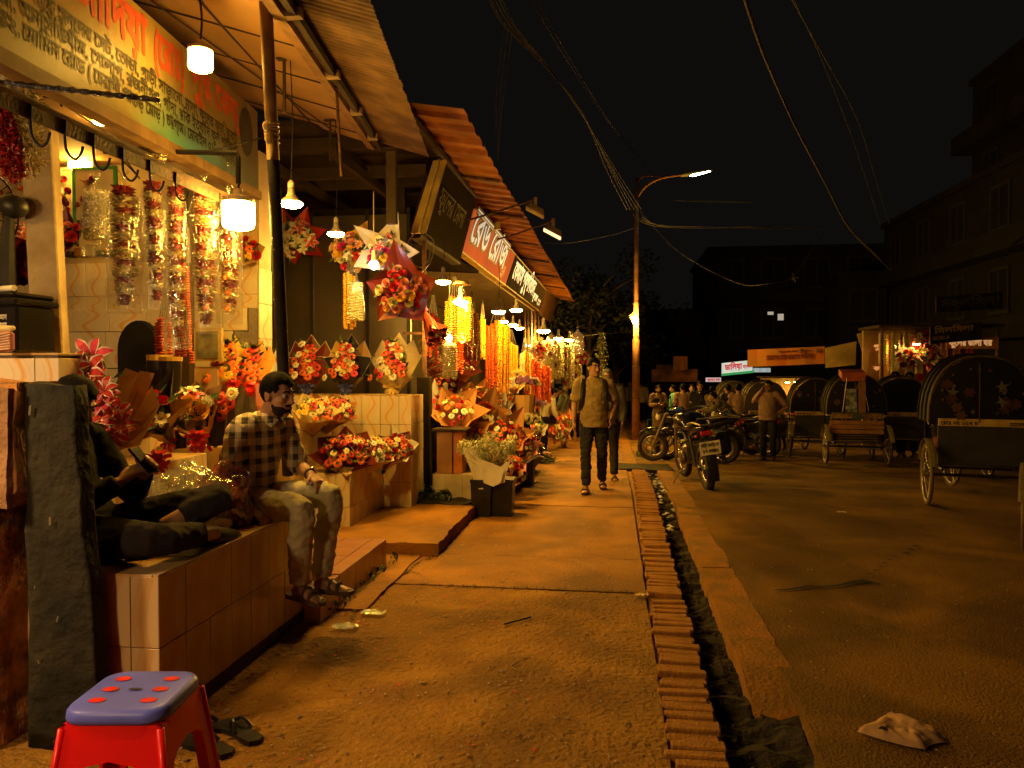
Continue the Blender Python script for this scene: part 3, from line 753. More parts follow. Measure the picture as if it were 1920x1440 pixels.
# soffit behind the street signs (shiny foil boards)
M_foil = mat('shiny_soffit', (0.45, 0.36, 0.22), 0.3, scale=5, metal=0.4, bump=0.5, bscale=6)
bm = B(); hexa(bm, [V((-4.6, 12.2, 3.2)), V((-2.2, 12.2, 3.13)), V((-2.2, 30, 3.13)), V((-4.6, 30, 3.2)), V((-4.6, 12.2, 3.24)), V((-2.2, 12.2, 3.17)), V((-2.2, 30, 3.17)), V((-4.6, 30, 3.24))])
tag(obj('soffit', bm, M_foil), kind='structure')
bm = B(); hexa(bm, [V((-4.6, 8.6, 3.25)), V((-2.2, 8.6, 3.0)), V((-2.2, 12.1, 3.1)), V((-4.6, 12.1, 3.25)), V((-4.6, 8.6, 3.3)), V((-2.2, 8.6, 3.05)), V((-2.2, 12.1, 3.15)), V((-4.6, 12.1, 3.3))])
tag(obj('soffit', bm, M_bsign), kind='structure')

# ================================================================== POSTS, PILLARS
M_pole = mat('chipped_pole_paint', (0.024, 0.019, 0.015), 0.7, scale=13, bump=0.2, col2=(0.014, 0.011, 0.009))
M_poley = mat('yellowed_pole_paint', (0.27, 0.16, 0.045), 0.6, scale=7, bump=0.1, col2=(0.16, 0.09, 0.03))
def pp(v): # pole axis
    k = (v - 0) / 690.0
    return AT(498 + 33 * k, v, 3.9 + 0.5 * k)
t = root('awning_pole', AZ(545, 905, 0.25), 'slanting awning pole, yellowed above and chipped black below', 'pole')
t.location = pp(900)
bm = B(); tube(bm, [pp(-160), pp(140), pp(300)], 0.0355, 14); under(t, obj('shaft', bm, M_poley, None, smooth=True))
bm = B(); tube(bm, [pp(299), pp(420), pp(700), pp(890)], [0.0355, 0.036, 0.037, 0.037], 14); under(t, obj('lower_shaft', bm, M_pole, None, smooth=True))
bm = B()
for k in range(5): tube(bm, [pp(232 + 8 * k) + V((0.039 * math.cos(a), 0.039 * math.sin(a), 0.01 * math.sin(a + k))) for a in [i * PI / 5 for i in range(11)]], 0.006, 5)
ball(bm, pp(262) + V((0.0, -0.04, 0)), (0.025, 0.015, 0.045), 7, 5); ball(bm, pp(240) + V((-.012, -0.04, 0)), (0.025, 0.015, 0.03), 7, 5)
under(t, obj('tape_binding', bm, mat('tape', (0.5, 0.36, 0.14), 0.4), None))
M_paintchip = mat('paint_chip', (0.5, 0.42, 0.3), 0.6)
bm = B(); rnd = random.Random(4)
for _ in range(48):
    v = rnd.uniform(440, 860); a = rnd.uniform(-2.6, -0.4); c = pp(v) + V((math.cos(a), math.sin(a), 0)) * 0.0372; s = rnd.uniform(.0015, .005); tt = V((-math.sin(a), math.cos(a), 0)) * s; h = V((0, 0, s * rnd.uniform(.6, 2.5)))
    quad(bm, c - tt - h, c + tt - h * .7, c + tt * .7 + h, c - tt * .8 + h)
under(t, obj('paint_chips', bm, M_paintchip, None))
# concrete post of the first shop
M_post = mat('limewashed_post', (0.42, 0.33, 0.2), 0.85, scale=5, bump=0.5, bscale=30, col2=(0.28, 0.2, 0.11))
M_postd = M_post
t = root('concrete_post', (-2.62, 3.75, 1.62), 'pale limewashed post standing on the tall tiled stand', 'post')
bm = B(); box(bm, (-0.08, -0.06, 0), (0.065, 0.1, 1.35), 0.008); jitter(bm, 0.006, 5); obj('shaft', bm, M_post, t)
t.rotation_euler = (0, -0.035, 0.45); t.location = AT(98, 668, 3.72)
# black post between the second and third shops
t = root('black_post', (-2.12, 8.25, 0), 'black square iron post between the second and third shops', 'post')
bm = B(); box(bm, (-0.075, -0.06, 0.0), (0.075, 0.06, 1.45), 0.004); obj('base', bm, mat('sooty_post', (0.014, 0.010, 0.007), 0.6, scale=6), t)
bm = B(); box(bm, (-0.02, -0.02, 1.45), (0.02, 0.02, 3.2)); obj('shaft', bm, M_rust, t)
bm = B(); box(bm, (-0.25, -0.015, 1.93), (0.28, 0.015, 1.96)); obj('crossbar', bm, M_rust, t)
# posts holding the eaves between the two awnings
for i, (u, v0, v1, Y, lab) in enumerate(((735, 285, 420, 6.0, 'dark square stud under the far end of the first awning'), (755, 300, 700, 8.6, 'thin dark stud beside the metal panels'))):
    p = AT(u, v1, Y); q = AT(u, v0, Y); t = root('eaves_post', p, lab, 'post'); bm = B(); box(bm, (-0.04, -0.03, 0), (0.04, 0.03, q.z - p.z)); obj('shaft', bm, M_wood, t)
# foreground mossy pillar and broken brick wall end
def rough_block(bm, lo, hi, n, amp, seed=0):
    lo = V(lo); hi = V(hi); box(bm, lo, hi); 
    bmesh.ops.subdivide_edges(bm, edges=list(bm.edges), cuts=n, use_grid_fill=True)
    for v in bm.verts:
        v.co += noise.noise_vector(v.co * 5 + V((seed, 0, 0))) * amp + noise.noise_vector(v.co * 17 + V((seed, 3, 0))) * amp * 0.45
M_moss = mat('mossy_concrete', (0.036, 0.029, 0.014), 0.9, scale=5, bump=0.9, bscale=22, col2=(0.008, 0.008, 0.005), lo=0.38, hi=0.75, detail=10)
M_rbrick = mat('crumbling_brick', (0.46, 0.20, 0.05), 0.9, scale=8, bump=1.0, bscale=24, col2=(0.13, 0.07, 0.04), lo=0.35, hi=0.6, detail=10)
t = root('mossy_pillar', (-2.175, 2.83, 0), 'dark mossy concrete gate pillar beside the bench', 'pillar')
bm = B(); rough_block(bm, (-0.18, -0.11, 0), (0.045, -0.03, 1.485), 14, 0.012)
for v in bm.verts:
    if v.co.x > 0.05 and v.co.z > 1.3: v.co.x -= 0.05 * (v.co.z - 1.3) / 0.2
    v.co.x += 0.055 * max(0, (1.25 - v.co.z)) * (v.co.x > -0.05) * 1.5
obj('shaft', bm, M_moss, t, smooth=True)
rnd = random.Random(11); bm = B()
for _ in range(5):
    x = rnd.uniform(-0.15, 0.05); z = rnd.uniform(0.35, 1.4); s = rnd.uniform(.003, .011); h = rnd.uniform(1, 2.6); a = rnd.uniform(-.4, .6)
    c = V((x, -0.128, z)); d = V((math.sin(a), 0, math.cos(a))) * s * h; e_ = V((math.cos(a), 0, -math.sin(a))) * s * .6
    f = [bm.verts.new(c + q) for q in (-d - e_ * .4, -d * .8 + e_, d + e_ * .3, d * .7 - e_)]; bm.faces.new(f)
obj('mortar_splashes', bm, mat('mortar_splash', (0.15, 0.12, 0.07), 0.9), t)
t = root('broken_wall', (-2.47, 2.82, 0), 'crumbling orange brick wall end against the mossy pillar', 'wall')
bm = B(); rough_block(bm, (-0.35, -0.13, 0), (0.10, 0.12, 1.49), 16, 0.02, 5)
for v in bm.verts:
    if v.co.z < 0.98 and v.co.x > 0.0: v.co.x -= 0.10
    if v.co.z < 0.97: v.co.y -= 0.012
obj('wall', bm, M_rbrick, t)
bm = B(); rough_block(bm, (-0.35, -0.16, 0.99), (0.09, -0.12, 1.47), 10, 0.014, 2); obj('plaster_patch', bm, mat('stained_plaster', (0.36, 0.2, 0.09), 0.9, scale=6, bump=0.8, bscale=30, col2=(0.2, 0.1, 0.045)), t)
# ================================================================== LAMPS
M_bulb = emit('lit_bulb', LAMP, 125.0 * LAMP_W)
M_bulbb = emit('lit_big_bulb', LAMP, 38.0 * LAMP_W)
M_bulbb1 = emit('lit_upper_bulb', LAMP, 19.0 * LAMP_W)
M_inner = emit('lit_inner_bulb', LAMP, 42.0 * LAMP_W)
M_neutral = emit('lit_neutral_bulb', (1.0, .60, .24), 110.0 * LAMP_W)
M_bulbw = emit('lit_white_bulb', (0.8, 0.85, 1.0), 28.0)
M_sock = mat('bulb_housing', (0.6, 0.52, 0.38), 0.5)
M_fin = mat('bulb_fins', (0.5, 0.42, 0.3), 0.5)
BG = 'lit bulbs hanging along the flower stalls'
def flat_bulb(u, v, Y, px, vtop, label, glow=None):
    c = AT(u, v, Y); r = px / 2 * Y / F_PX * 1.0
    t = root('hanging_bulb', c, label, 'bulb', BG)
    bm = B(); lathe(bm, [(r * 0.99, 0.0), (r * .97, -0.10 * r), (r * 0.82, -0.26 * r), (r * 0.5, -0.36 * r), (0.02 * r, -0.40 * r)][::-1], 18); obj('diffuser', bm, glow or M_bulb, t, smooth=True)
    bm = B(); lathe(bm, [(r, 0.005), (r * 0.95, 0.12 * r), (r * 0.5, 0.5 * r), (r * 0.3, 0.8 * r), (r * 0.27, 1.3 * r)], 16); obj('housing', bm, M_sock, t, smooth=True)
    bm = B(); lathe(bm, [(r * 0.27, 1.31 * r), (r * 0.27, 1.75 * r), (r * 0.12, 1.95 * r)], 10); obj('socket', bm, mat('socket_white', (0.62, 0.55, 0.42), 0.5), t)
    zt = AT(u, vtop, Y).z - c.z
    bm = B(); tube(bm, [(0, 0, 1.9 * r), (0.012, 0.004, (1.9 * r + zt) / 2), (0, 0, zt)], 0.004, 5, 3); obj('flex', bm, M_wire, t)
    return t
flat_bulb(546, 381, 4.85, 46, 112, 'lit flat bulb just past the slanting pole, on a rod from the ceiling')
flat_bulb(630, 438, 6.4, 33, 225, 'lit flat bulb hanging in front of the hanging lily bouquets')
flat_bulb(831, 528, 7.9, 29, 440, 'lit flat bulb under the dark brown sign beside the crossbar')
flat_bulb(864, 566, 8.1, 30, 530, 'lit bulb under a plastic dish above bagged garlands')
flat_bulb(935, 584, 10.2, 26, 490, 'lit bulb below the red sign corner over the marigold strands')
flat_bulb(968, 581, 11.0, 23, 535, 'lit bulb alone under the shiny soffit past the red sign')
flat_bulb(944, 603, 12.0, 19, 560, 'first of three small bulbs in a slanting line under the soffit')
flat_bulb(962, 609, 13.0, 18, 566, 'middle one of three small bulbs in a slanting line')
flat_bulb(974, 615, 14.0, 17, 572, 'last of three small bulbs in a slanting line')
flat_bulb(1019, 620, 15.0, 25, 585, 'wide bright bulb over the white garland stall')
flat_bulb(989, 647, 15.5, 13, 600, 'small low bulb in the dark gap before the orange strands')
flat_bulb(1047, 634, 18.0, 17, 606, 'small bulb over the far white garlands')
flat_bulb(1068, 637, 19.0, 17, 606, 'small bulb beside the hanging lilac bag')
# two big cylindrical bulbs
def big_bulb(u, v, Y, px, zt, label):
    c = AT(u, v, Y); r = px / 2 * Y / F_PX
    t = root('cylinder_bulb', c, label, 'bulb', BG)
    bm = B(); lathe(bm, [(0.03, -0.95 * r), (r * 0.7, -0.93 * r), (r * 0.93, -0.8 * r), (r, -0.55 * r), (r, 0.6 * r), (r * 0.97, 0.72 * r)], 24); obj('diffuser', bm, M_bulbb1 if v < 200 else M_bulbb, t, smooth=True)
    bm = B(); lathe(bm, [(r * 0.985, 0.725 * r), (r * 0.98, 1.0 * r), (r * 0.7, 1.12 * r), (r * 0.3, 1.2 * r), (r * 0.28, 1.6 * r), (0.01, 1.62 * r)], 24)
    for k in range(24):
        a = k * PI / 12; box(bm, (r * 0.97, -0.004, 0.73 * r), (r * 1.01, 0.004, 1.02 * r), M=Matrix.Rotation(a, 3, 'Z'))
    obj('finned_cap', bm, M_fin, t)
    bm = B(); tube(bm, [(0, 0, 1.55 * r), (0.01, 0.0, (1.6 * r + zt) / 2), (0, 0, zt)], 0.007, 6, 3); obj('flex', bm, M_wire, t)
    return t
big_bulb(376, 112, 4.0, 47, 0.34, 'big glowing cylinder bulb hung from the ceiling boards before the yellow sign')
big_bulb(447, 402, 4.3, 62, 0.36, 'big glowing cylinder bulb on the bent iron arm beside the pole')
flat_bulb(190, 228, 4.9, 34, 215, 'round lamp glowing on the ceiling inside the first shop', M_inner)
flat_bulb(-190, 320, 3.0, 44, 150, 'unseen bulb added inside the first shop above the garlanded stand', M_inner)  # out of frame, added to light the near foreground
for (x, y, z, lab) in ((-3.2, 1.75, 2.15, 'unseen bulb added at the near end of the first shop beside the crumbling wall'), (-2.45, 0.1, 2.0, 'unseen bulb added for the neighbouring stall behind the crumbling wall')):  # unseen bulbs added out of frame to light the stool, wall and bench
    t = flat_bulb(300, 300, 4, 76 if y > 1 else 80, 100, lab, M_neutral); t.location = (x, y, z)
t = root('tube_lamp', AT(148, 309, 5.8), 'short bright strip lamp above the framed flower boards', 'lamp')
for dx in (-0.045, 0.045):
    bm = B(); box(bm, (dx - 0.04, -0.03, -0.03), (dx + 0.04, 0.03, 0.03), 0.012); obj('tube', bm, M_inner, t)
bm = B(); box(bm, (-0.1, 0.035, -0.04), (0.1, 0.07, 0.04)); obj('holder', bm, M_sock, t)
t = root('white_bulb', AT(701, 497, 6.9), 'small white bulb glowing before the white wrapped hanging bouquet', 'bulb')
bm = B(); ball(bm, (0, 0, 0), 0.045, 12, 8); obj('globe', bm, M_bulbw, t, smooth=True)
bm = B(); lathe(bm, [(0.03, 0.035), (0.022, 0.09), (0.02, 0.14)], 10); tube(bm, [(0, 0, .14), (0, 0, .7)], 0.004, 5); obj('socket', bm, M_sock, t)
# bulb hidden in the crown of the garland bag of the third shop
t = root('small_bulb', AT(842, 634, 8.0), 'bright bulb touching the top of the pale bagged garland', 'bulb')
bm = B(); ball(bm, (0, 0, 0), 0.035, 10, 7); obj('globe', bm, M_bulb, t); bm = B(); tube(bm, [(0, 0, 0.03), (0.01, 0, 0.75)], 0.004, 5); obj('flex', bm, M_wire, t)

# yellow batten fixture on the edge of the dark brown sign
t = root('batten_lamp', AT(800, 370, 8.0), 'yellowed unlit tube light batten hanging slantwise beside the brown sign', 'lamp')
a = AT(826, 302, 8.0) - t.location; b_ = AT(788, 438, 7.8) - t.location; sx = V((0.075, -0.01, 0))
M_bat = mat('yellowed_batten', (0.55, 0.40, 0.12), 0.45, scale=6)
bm = B(); n = V((0, -0.04, 0)); hexa(bm, [b_ - sx * 1.3, b_ - sx * 1.3 + n, b_ + sx * .9 + n, b_ + sx * .9, a - sx, a - sx + n, a + sx + n, a + sx]); obj('housing', bm, M_bat, t)
bm = B(); tube(bm, [b_ + V((0.0, -0.055, 0)), a + V((0.0, -0.055, 0))], 0.012, 8); obj('tube', bm, mat('dead_tube', (0.6, 0.52, 0.3), 0.3), t)
bm = B(); tube(bm, [b_ + V((0.03, -0.03, 0)), b_ + V((0.12, -0.05, -0.2)), b_ + V((0.05, -0.06, -0.36)), b_ + V((-0.1, -0.05, -0.3)), b_ + V((-0.12, -0.05, -0.1)), b_ + V((-.05, -.03, 0))], 0.007, 5, 5)
tube(bm, [b_ + V((0.06, -0.03, 0)), b_ + V((0.16, -0.05, -0.1)), b_ + V((0.13, -0.06, -0.3)), b_ + V((0.0, -0.05, -0.42)), b_ + V((-.09, -.06, -.25))], 0.006, 5, 5)
obj('loose_cable', bm, M_ltwire, t)
# floodlights on arms above the street signs
M_fl = mat('floodlight_case', (0.30, 0.20, 0.12), 0.5, scale=8); M_fglass = mat('floodlight_glass', (0.6, 0.5, 0.38), 0.15)
for (u, v, Y, lit, lab) in ((1004, 396, 9.6, False, 'unlit floodlight, the upper one of two on arms over the awning'), (1037, 436, 11.6, True, 'floodlight with a glowing lens, lower of the two on arms over the awning')):
    c = AT(u, v, Y); s = Y / F_PX
    t = root('floodlight', c, lab, 'floodlight', 'floodlights on arms over the street signs')
    M = Matrix.Rotation(0.5, 3, 'Y') @ Matrix.Rotation(-0.25, 3, 'X')
    bm = B()
    P = [(-20, -8, -3), (20, -8, -3), (20, 8, -3), (-20, 8, -3), (-15, -5, 9), (13, -5, 9), (13, 5, 9), (-15, 5, 9)]
    hexa(bm, [M @ V(p) * s for p in P]); bmesh.ops.bevel(bm, geom=list(bm.edges), offset=0.006, segments=1, affect='EDGES'); obj('case', bm, M_fl, t)
    bm = B(); box(bm, V((-18, -7, -4.2)) * s, V((18, 7, -3.05)) * s, M=M); obj('lens', bm, emit('dim_lens', (1, 0.7, 0.35), 1.2) if lit else M_fglass, t)
    bm = B(); box(bm, V((-3, -2, 6)) * s, V((3, 2, 26)) * s); obj('hanger', bm, M_fl, t)
    bm = B(); tube(bm, [V((0, 0, 22)) * s, V((-0.55, 0.1, 0.02 + 0.0)), V((-0.9, 0.15, -0.06))], 0.014, 6); obj('arm', bm, M_rust, t)
t = root('tin_cup', AT(934, 424, 10.0), 'small yellow tin lamp holder hanging over the red sign', 'lamp holder')
bm = B(); lathe(bm, [(0.02, 0.05), (0.045, 0.045), (0.038, -0.045), (0.01, -0.05)][::-1], 12); obj('cup', bm, M_bat, t); bm = B(); tube(bm, [(0, 0, .05), (0.06, 0, 0.09), (0.16, 0, 0.1)], 0.006, 5); obj('hook', bm, M_rust, t)

# ================================================================== HOOK RAIL, FOIL ROD, WIRES OF THE FIRST SHOP
def rail_p(k): return V((-2.466 + 0.165 * k, 4.5 - k, 2.64 - 0.065 * k))
t = root('hook_rail', rail_p(1), 'rusty angle iron rail with curved meat hooks under the yellow sign', 'rail')
bm = B(); a, b_ = rail_p(-0.05), rail_p(2.9); x = V((0.045, 0, 0)); z = V((0, 0, 0.045)); e = V((0.008, 0, 0)); 
hexa(bm, [a - z, a - z + e, b_ - z + e, b_ - z, a + z * .2, a + z * .2 + e, b_ + z * .2 + e, b_ + z * .2])
hexa(bm, [a + z * .2, a + z * .2 + x, b_ + z * .2 + x, b_ + z * .2, a + z * .32, a + z * .32 + x, b_ + z * .32 + x, b_ + z * .32])
under(t, obj('angle_iron', bm, M_rust, None))
for k in (0.1, 0.75, 1.05, 1.32, 1.57, 1.78, 2.0):
    p = rail_p(k) + V((0.012, 0, -0.03)); h = 0.052
    bm = B(); tube(bm, [V((0, 0, 0.05)), V((0, 0, -h)), V((0.006, 0.01, -h * 1.75)), V((0.028, 0.02, -h * 2.1)), V((0.052, 0.02, -h * 1.75)), V((0.062, 0.02, -h * 1.15))], 0.0055, 7, 4)
    o = obj('hook', bm, M_black, None, smooth=True); o.parent = t; o.location = p - t.location
t = root('foil_rod', AT(150, 165, 2.9), 'thin rod wrapped in glittering dark foil above the hooks', 'rod')
bm = B(); A_, B_ = AT(-40, 150, 2.75), AT(300, 188, 3.1); pts = [A_.lerp(B_, i / 40) for i in range(41)]
tube(bm, pts, [0.012 + 0.003 * math.sin(i * 2.3) for i in range(41)], 9); jitter(bm, 0.004, 40)
under(t, obj('foil', bm, mat('crumpled_foil', (0.22, 0.24, 0.30), 0.15, metal=0.9, scale=40, bump=0.8, bscale=90, var=0.7), None))
t = root('bent_bracket', AT(380, 286, 4.3), 'black bent iron arm carrying the lower cylinder bulb', 'bracket')
bm = B(); tube(bm, [AT(195, 284, 4.3), AT(300, 284, 4.3), AT(445, 287, 4.3), AT(447, 296, 4.3), AT(447, 345, 4.3)], 0.016, 8); under(t, obj('arm', bm, M_black, None))
bm = B(); ball(bm, AT(284, 294, 4.28) , (0.10, 0.06, 0.055), 12, 9); jitter(bm, 0.03, 22)
under(t, obj('foil_wad', bm, mat('silver_foil', (0.6, 0.5, 0.32), 0.18, metal=0.9, scale=30, bump=0.8, bscale=60), None))
bm = B()
for (u0, v0, u1, v1, Y0, Y1, sag) in ((283, 278, 492, 258, 4.3, 4.85, 0.05), (60, 175, 118, 190, 3.3, 3.3, 0), (118, 195, 285, 290, 3.3, 4.2, 0.02), (90, 130, 116, 200, 3.3, 3.3, 0), (246, 0, 283, 280, 4.0, 4.25, 0.0), (215, 285, 258, 330, 4.2, 4.2, 0), (225, 285, 262, 335, 4.2, 4.2, 0)):
    a, b_ = AT(u0, v0, Y0), AT(u1, v1, Y1); m_ = (a + b_) / 2 - V((0, 0, sag)); tube(bm, [a, m_, b_], 0.0045, 5, 4)
tag(obj('cable', bm, M_wire), 'tangle of thin wires slung between the yellow sign and the pole', 'cable')
for (u, v0, v1, Y, lab) in ((534, 116, 360, 4.31, None), (620, 226, 420, 5.62, None), (634, 170, 330, 5.2, 'long thin rod dropping from the awning eaves')):
    if lab:
        bm = B(); a = AT(u - 3, v0, Y); b_ = AT(u + 6, v1, Y); tube(bm, [a, b_], 0.011, 6); t = root('hanging_rod', a, lab, 'rod'); under(t, obj('rod', bm, M_rust, None))
for (u, v, Y, lab) in ((533, 112, 4.85, 'dark fan hook plate on the ceiling boards nearest the pole'), (619, 227, 6.4, 'dark fan hook plate at the far end of the ceiling boards')):
    t = root('ceiling_hook', AT(u, v, Y), lab, 'hook', 'ceiling hooks'); bm = B(); box(bm, (-0.05, -0.02, 0), (0.05, 0.02, 0.012)); tube(bm, [(0, 0, 0), (0, 0, -0.35)], 0.012, 7); obj('hook', bm, M_wood, t)

# ================================================================== FLOWERS
PET = {
 'red': petal('petal_red', (0.55, 0.016, 0.012), (0.30, 0.006, 0.008)),
 'dred': petal('petal_dark_red', (0.28, 0.012, 0.012), (0.14, 0.006, 0.008)),
 'orange': petal('petal_orange', (0.80, 0.17, 0.016), (0.60, 0.08, 0.012)),
 'pink': petal('petal_pink', (0.72, 0.05, 0.10), (0.50, 0.02, 0.05)),
 'rose': petal('petal_pale_pink', (0.75, 0.32, 0.24), (0.65, 0.2, 0.15)),
 'yellow': petal('petal_yellow', (0.80, 0.50, 0.03), (0.70, 0.34, 0.02)),
 'white': petal('petal_white', (0.78, 0.74, 0.62), (0.65, 0.60, 0.44)),
 'cream': petal('petal_cream', (0.75, 0.66, 0.36), (0.6, 0.5, 0.22)),
 'lilac': petal('petal_lilac', (0.26, 0.09, 0.26), (0.16, 0.05, 0.17)),
 'magenta': petal('petal_magenta', (0.6, 0.02, 0.22), (0.4, 0.01, 0.12)),
 'marigold': petal('petal_marigold', (0.72, 0.13, 0.012), (0.50, 0.06, 0.008)),
 'marigoldy': petal('petal_marigold_yellow', (0.85, 0.40, 0.015), (0.62, 0.22, 0.01)),
}
M_core = mat('flower_core', (0.06, 0.03, 0.01), 0.8); M_corey = mat('flower_core_yellow', (0.55, 0.33, 0.03), 0.8)
M_green = mat('bouquet_leaf', (0.045, 0.085, 0.02), 0.6, var=0.4, scale=30)
_fm = {}
def petal_strip(bm, a, r0, r1, w_, z0, z1, z2, mi=0, tip=0.5):
    d = V((math.cos(a), math.sin(a), 0)); s = V((-d.y, d.x, 0))
    p = [bm.verts.new(d * r0 - s * w_ * .35 + V((0, 0, z0))), bm.verts.new(d * r0 + s * w_ * .35 + V((0, 0, z0)))]
    rm = (r0 + r1) / 2 + 0.08
    q = [bm.verts.new(d * rm - s * w_ * .5 + V((0, 0, z1))), bm.verts.new(d * rm + s * w_ * .5 + V((0, 0, z1)))]
    e = [bm.verts.new(d * r1 - s * w_ * .5 * tip + V((0, 0, z2))), bm.verts.new(d * r1 + s * w_ * .5 * tip + V((0, 0, z2)))]
    for f in ((p[0], q[0], q[1], p[1]), (q[0], e[0], e[1], q[1])): bm.faces.new(f).material_index = mi
def gerbera(col, core='d'):
    k = ('g', col, core)
    if k in _fm: return _fm[k]
    bm = B(); r = random.Random(hsh(col) % 97)
    for i in range(15): petal_strip(bm, i * 2 * PI / 15, 0.18, 1.0 + r.uniform(-.08, .06), 0.40, 0.02, 0.16 + r.uniform(-.04, .04), 0.02 + r.uniform(-.12, .1))
    for i in range(12): petal_strip(bm, (i + .5) * 2 * PI / 12, 0.15, 0.72 + r.uniform(-.06, .06), 0.34, 0.08, 0.24, 0.16)
    lathe(bm, [(0.26, 0.1), (0.24, 0.24), (0.10, 0.30)], 9, mi=1)
    _fm[k] = mesh(bm, 'gerbera', False, [PET[col], M_core if core == 'd' else M_corey]); return _fm[k]
def rose(col):
    k = ('r', col)
    if k in _fm: return _fm[k]
    bm = B(); r = random.Random(5)
    for layer, (n, rad, h, wid) in enumerate(((6, 0.95, 0.35, 1.05), (5, 0.68, 0.55, 0.85), (4, 0.42, 0.68, 0.62), (3, 0.2, 0.72, 0.36))):
        for i in range(n):
            a = i * 2 * PI / n + layer * 0.7; d = V((math.cos(a), math.sin(a), 0)); s = V((-d.y, d.x, 0))
            pr = []
            for (rr, zz, ww) in ((0.15, -0.25, 0.3), (rad * .85, h * .35, 0.9), (rad, h * .85, 1.0), (rad * 1.08, h, 0.7)):
                pr.append([bm.verts.new(d * (rr - abs(j) * 0.12 * rad) + s * (j * wid * .5 * ww) + V((0, 0, zz + r.uniform(-.02, .02)))) for j in (-1, 0, 1)])
            for a_ in range(3):
                for b in range(2): bm.faces.new((pr[a_][b], pr[a_][b + 1], pr[a_ + 1][b + 1], pr[a_ + 1][b]))
    _fm[k] = mesh(bm, 'rose', True, PET[col]); return _fm[k]
def lily(col, rim='white'):
    k = ('l', col, rim)
    if k in _fm: return _fm[k]
    bm = B()
    for i in range(6):
        a = i * PI / 3; d = V((math.cos(a), math.sin(a), 0)); s = V((-d.y, d.x, 0)); big = 1.0 if i % 2 else 0.85
        rows = []
        for (rr, zz, ww) in ((0.05, 0.0, 0.06), (0.32, 0.28, 0.22), (0.66, 0.42, 0.27), (0.95, 0.36, 0.16), (1.15, 0.24, 0.0)):
            rows.append([bm.verts.new(d * rr * big + s * (j * ww * 1.0) + V((0, 0, zz + (0.05 if abs(j) == 1 else 0)))) for j in (-1, -.72, 0, .72, 1)])
        for x in range(4):
            for b in range(4): bm.faces.new((rows[x][b], rows[x][b + 1], rows[x + 1][b + 1], rows[x + 1][b])).material_index = 1 if b in (0, 3) else 0
    for i in range(5):
        a = i * 2 * PI / 5; tube(bm, [(0, 0, 0.05), (0.12 * math.cos(a), 0.12 * math.sin(a), 0.5)], 0.018, 4, mi=2)
    _fm[k] = mesh(bm, 'lily', False, [PET[col], PET[rim], M_corey]); return _fm[k]
def chrys(col, n=70):
    k = ('c', col, n)
    if k in _fm: return _fm[k]
    bm = B(); r = random.Random(9)
    for i in range(n):
        z = 1 - (i + .5) / n * 1.25; a = i * 2.399; rr = math.sqrt(max(0, 1 - z * z)); d = V((rr * math.cos(a), rr * math.sin(a), z)).normalized()
        s = d.orthogonal().normalized() * 0.075; s = s.cross(d) if i % 2 else s; L_ = r.uniform(.85, 1.08)
        tip = d * L_ + V((0, 0, 0.08)); mid = d * .6
        bm.faces.new([bm.verts.new(p) for p in (d * .15, mid - s, tip, mid + s)])
    ball(bm, (0, 0, 0), 0.45, 7, 5)
    _fm[k] = mesh(bm, 'chrysanthemum', False, PET[col]); return _fm[k]
FLN = {'g': 'gerbera', 'r': 'rose', 'l': 'lily', 'c': 'chrysanthemum'}
def bloom(code):
    """code like g:red, r:white, l:pink, c:white, G:orange (yellow heart)"""
    a, b = code.split(':')
    return {'g': lambda: gerbera(b), 'G': lambda: gerbera(b, 'y'), 'r': lambda: rose(b), 'l': lambda: lily(b), 'c': lambda: chrys(b)}[a](), FLN[a.lower()]
def place(parent, code, p, n, s, spin=None):
    me, nm = bloom(code)
    q = V((0, 0, 1)).rotation_difference(V(n).normalized())
    e = (q @ Euler((0, 0, random.uniform(0, 6.28) if spin is None else spin)).to_quaternion()).to_euler()
    return link(nm, me, None, parent, p, e, s)
def leafy(bm, p, n, s, k):
    n = V(n).normalized(); t = n.orthogonal().normalized(); t = Matrix.Rotation(k * 2.1, 3, n) @ t; w_ = n.cross(t) * s * .22
    a = V(p); b = a + (n * .6 + t * .7) * s * .6; c = a + (n * .75 + t) * s
    bm.faces.new([bm.verts.new(x) for x in (a, b - w_, c, b + w_)])
def bow(parent, p, s, m, facing=(0, -1, 0)):
    f = V(facing).normalized(); x = V((0, 0, 1)).cross(f); x = x.normalized() if x.length > 1e-3 else V((1, 0, 0)); z = f.cross(x)
    bm = B()
    for (a, l) in ((0.25, 1.0), (PI - 0.25, 1.0), (0.9, 0.8), (PI - 0.9, 0.8), (-0.6, 0.9), (PI + 0.6, 0.9), (-1.2, 1.1), (PI + 1.2, 1.1), (1.5, .6)):
        d = x * math.cos(a) + z * math.sin(a); w_ = f.cross(d) * 0.16 * s
        pts = [V(p), V(p) + d * l * s * .6 + f * .3 * s, V(p) + d * l * s + f * .1 * s, V(p) + d * l * s * .55 - f * .02 * s]
        for i in range(3):
            k0 = (0.35, 1, 1, .4)[i]; k1 = (1, 1, .4, .4)[i]
            quad(bm, pts[i] - w_ * k0, pts[i] + w_ * k0, pts[i + 1] + w_ * k1, pts[i + 1] - w_ * k1)
    return obj('ribbon', bm, m, parent)
def paper(name, col, rough=0.5, **k): return mat(name, col, rough, var=0.12, scale=5, bump=0.12, bscale=9, **k)
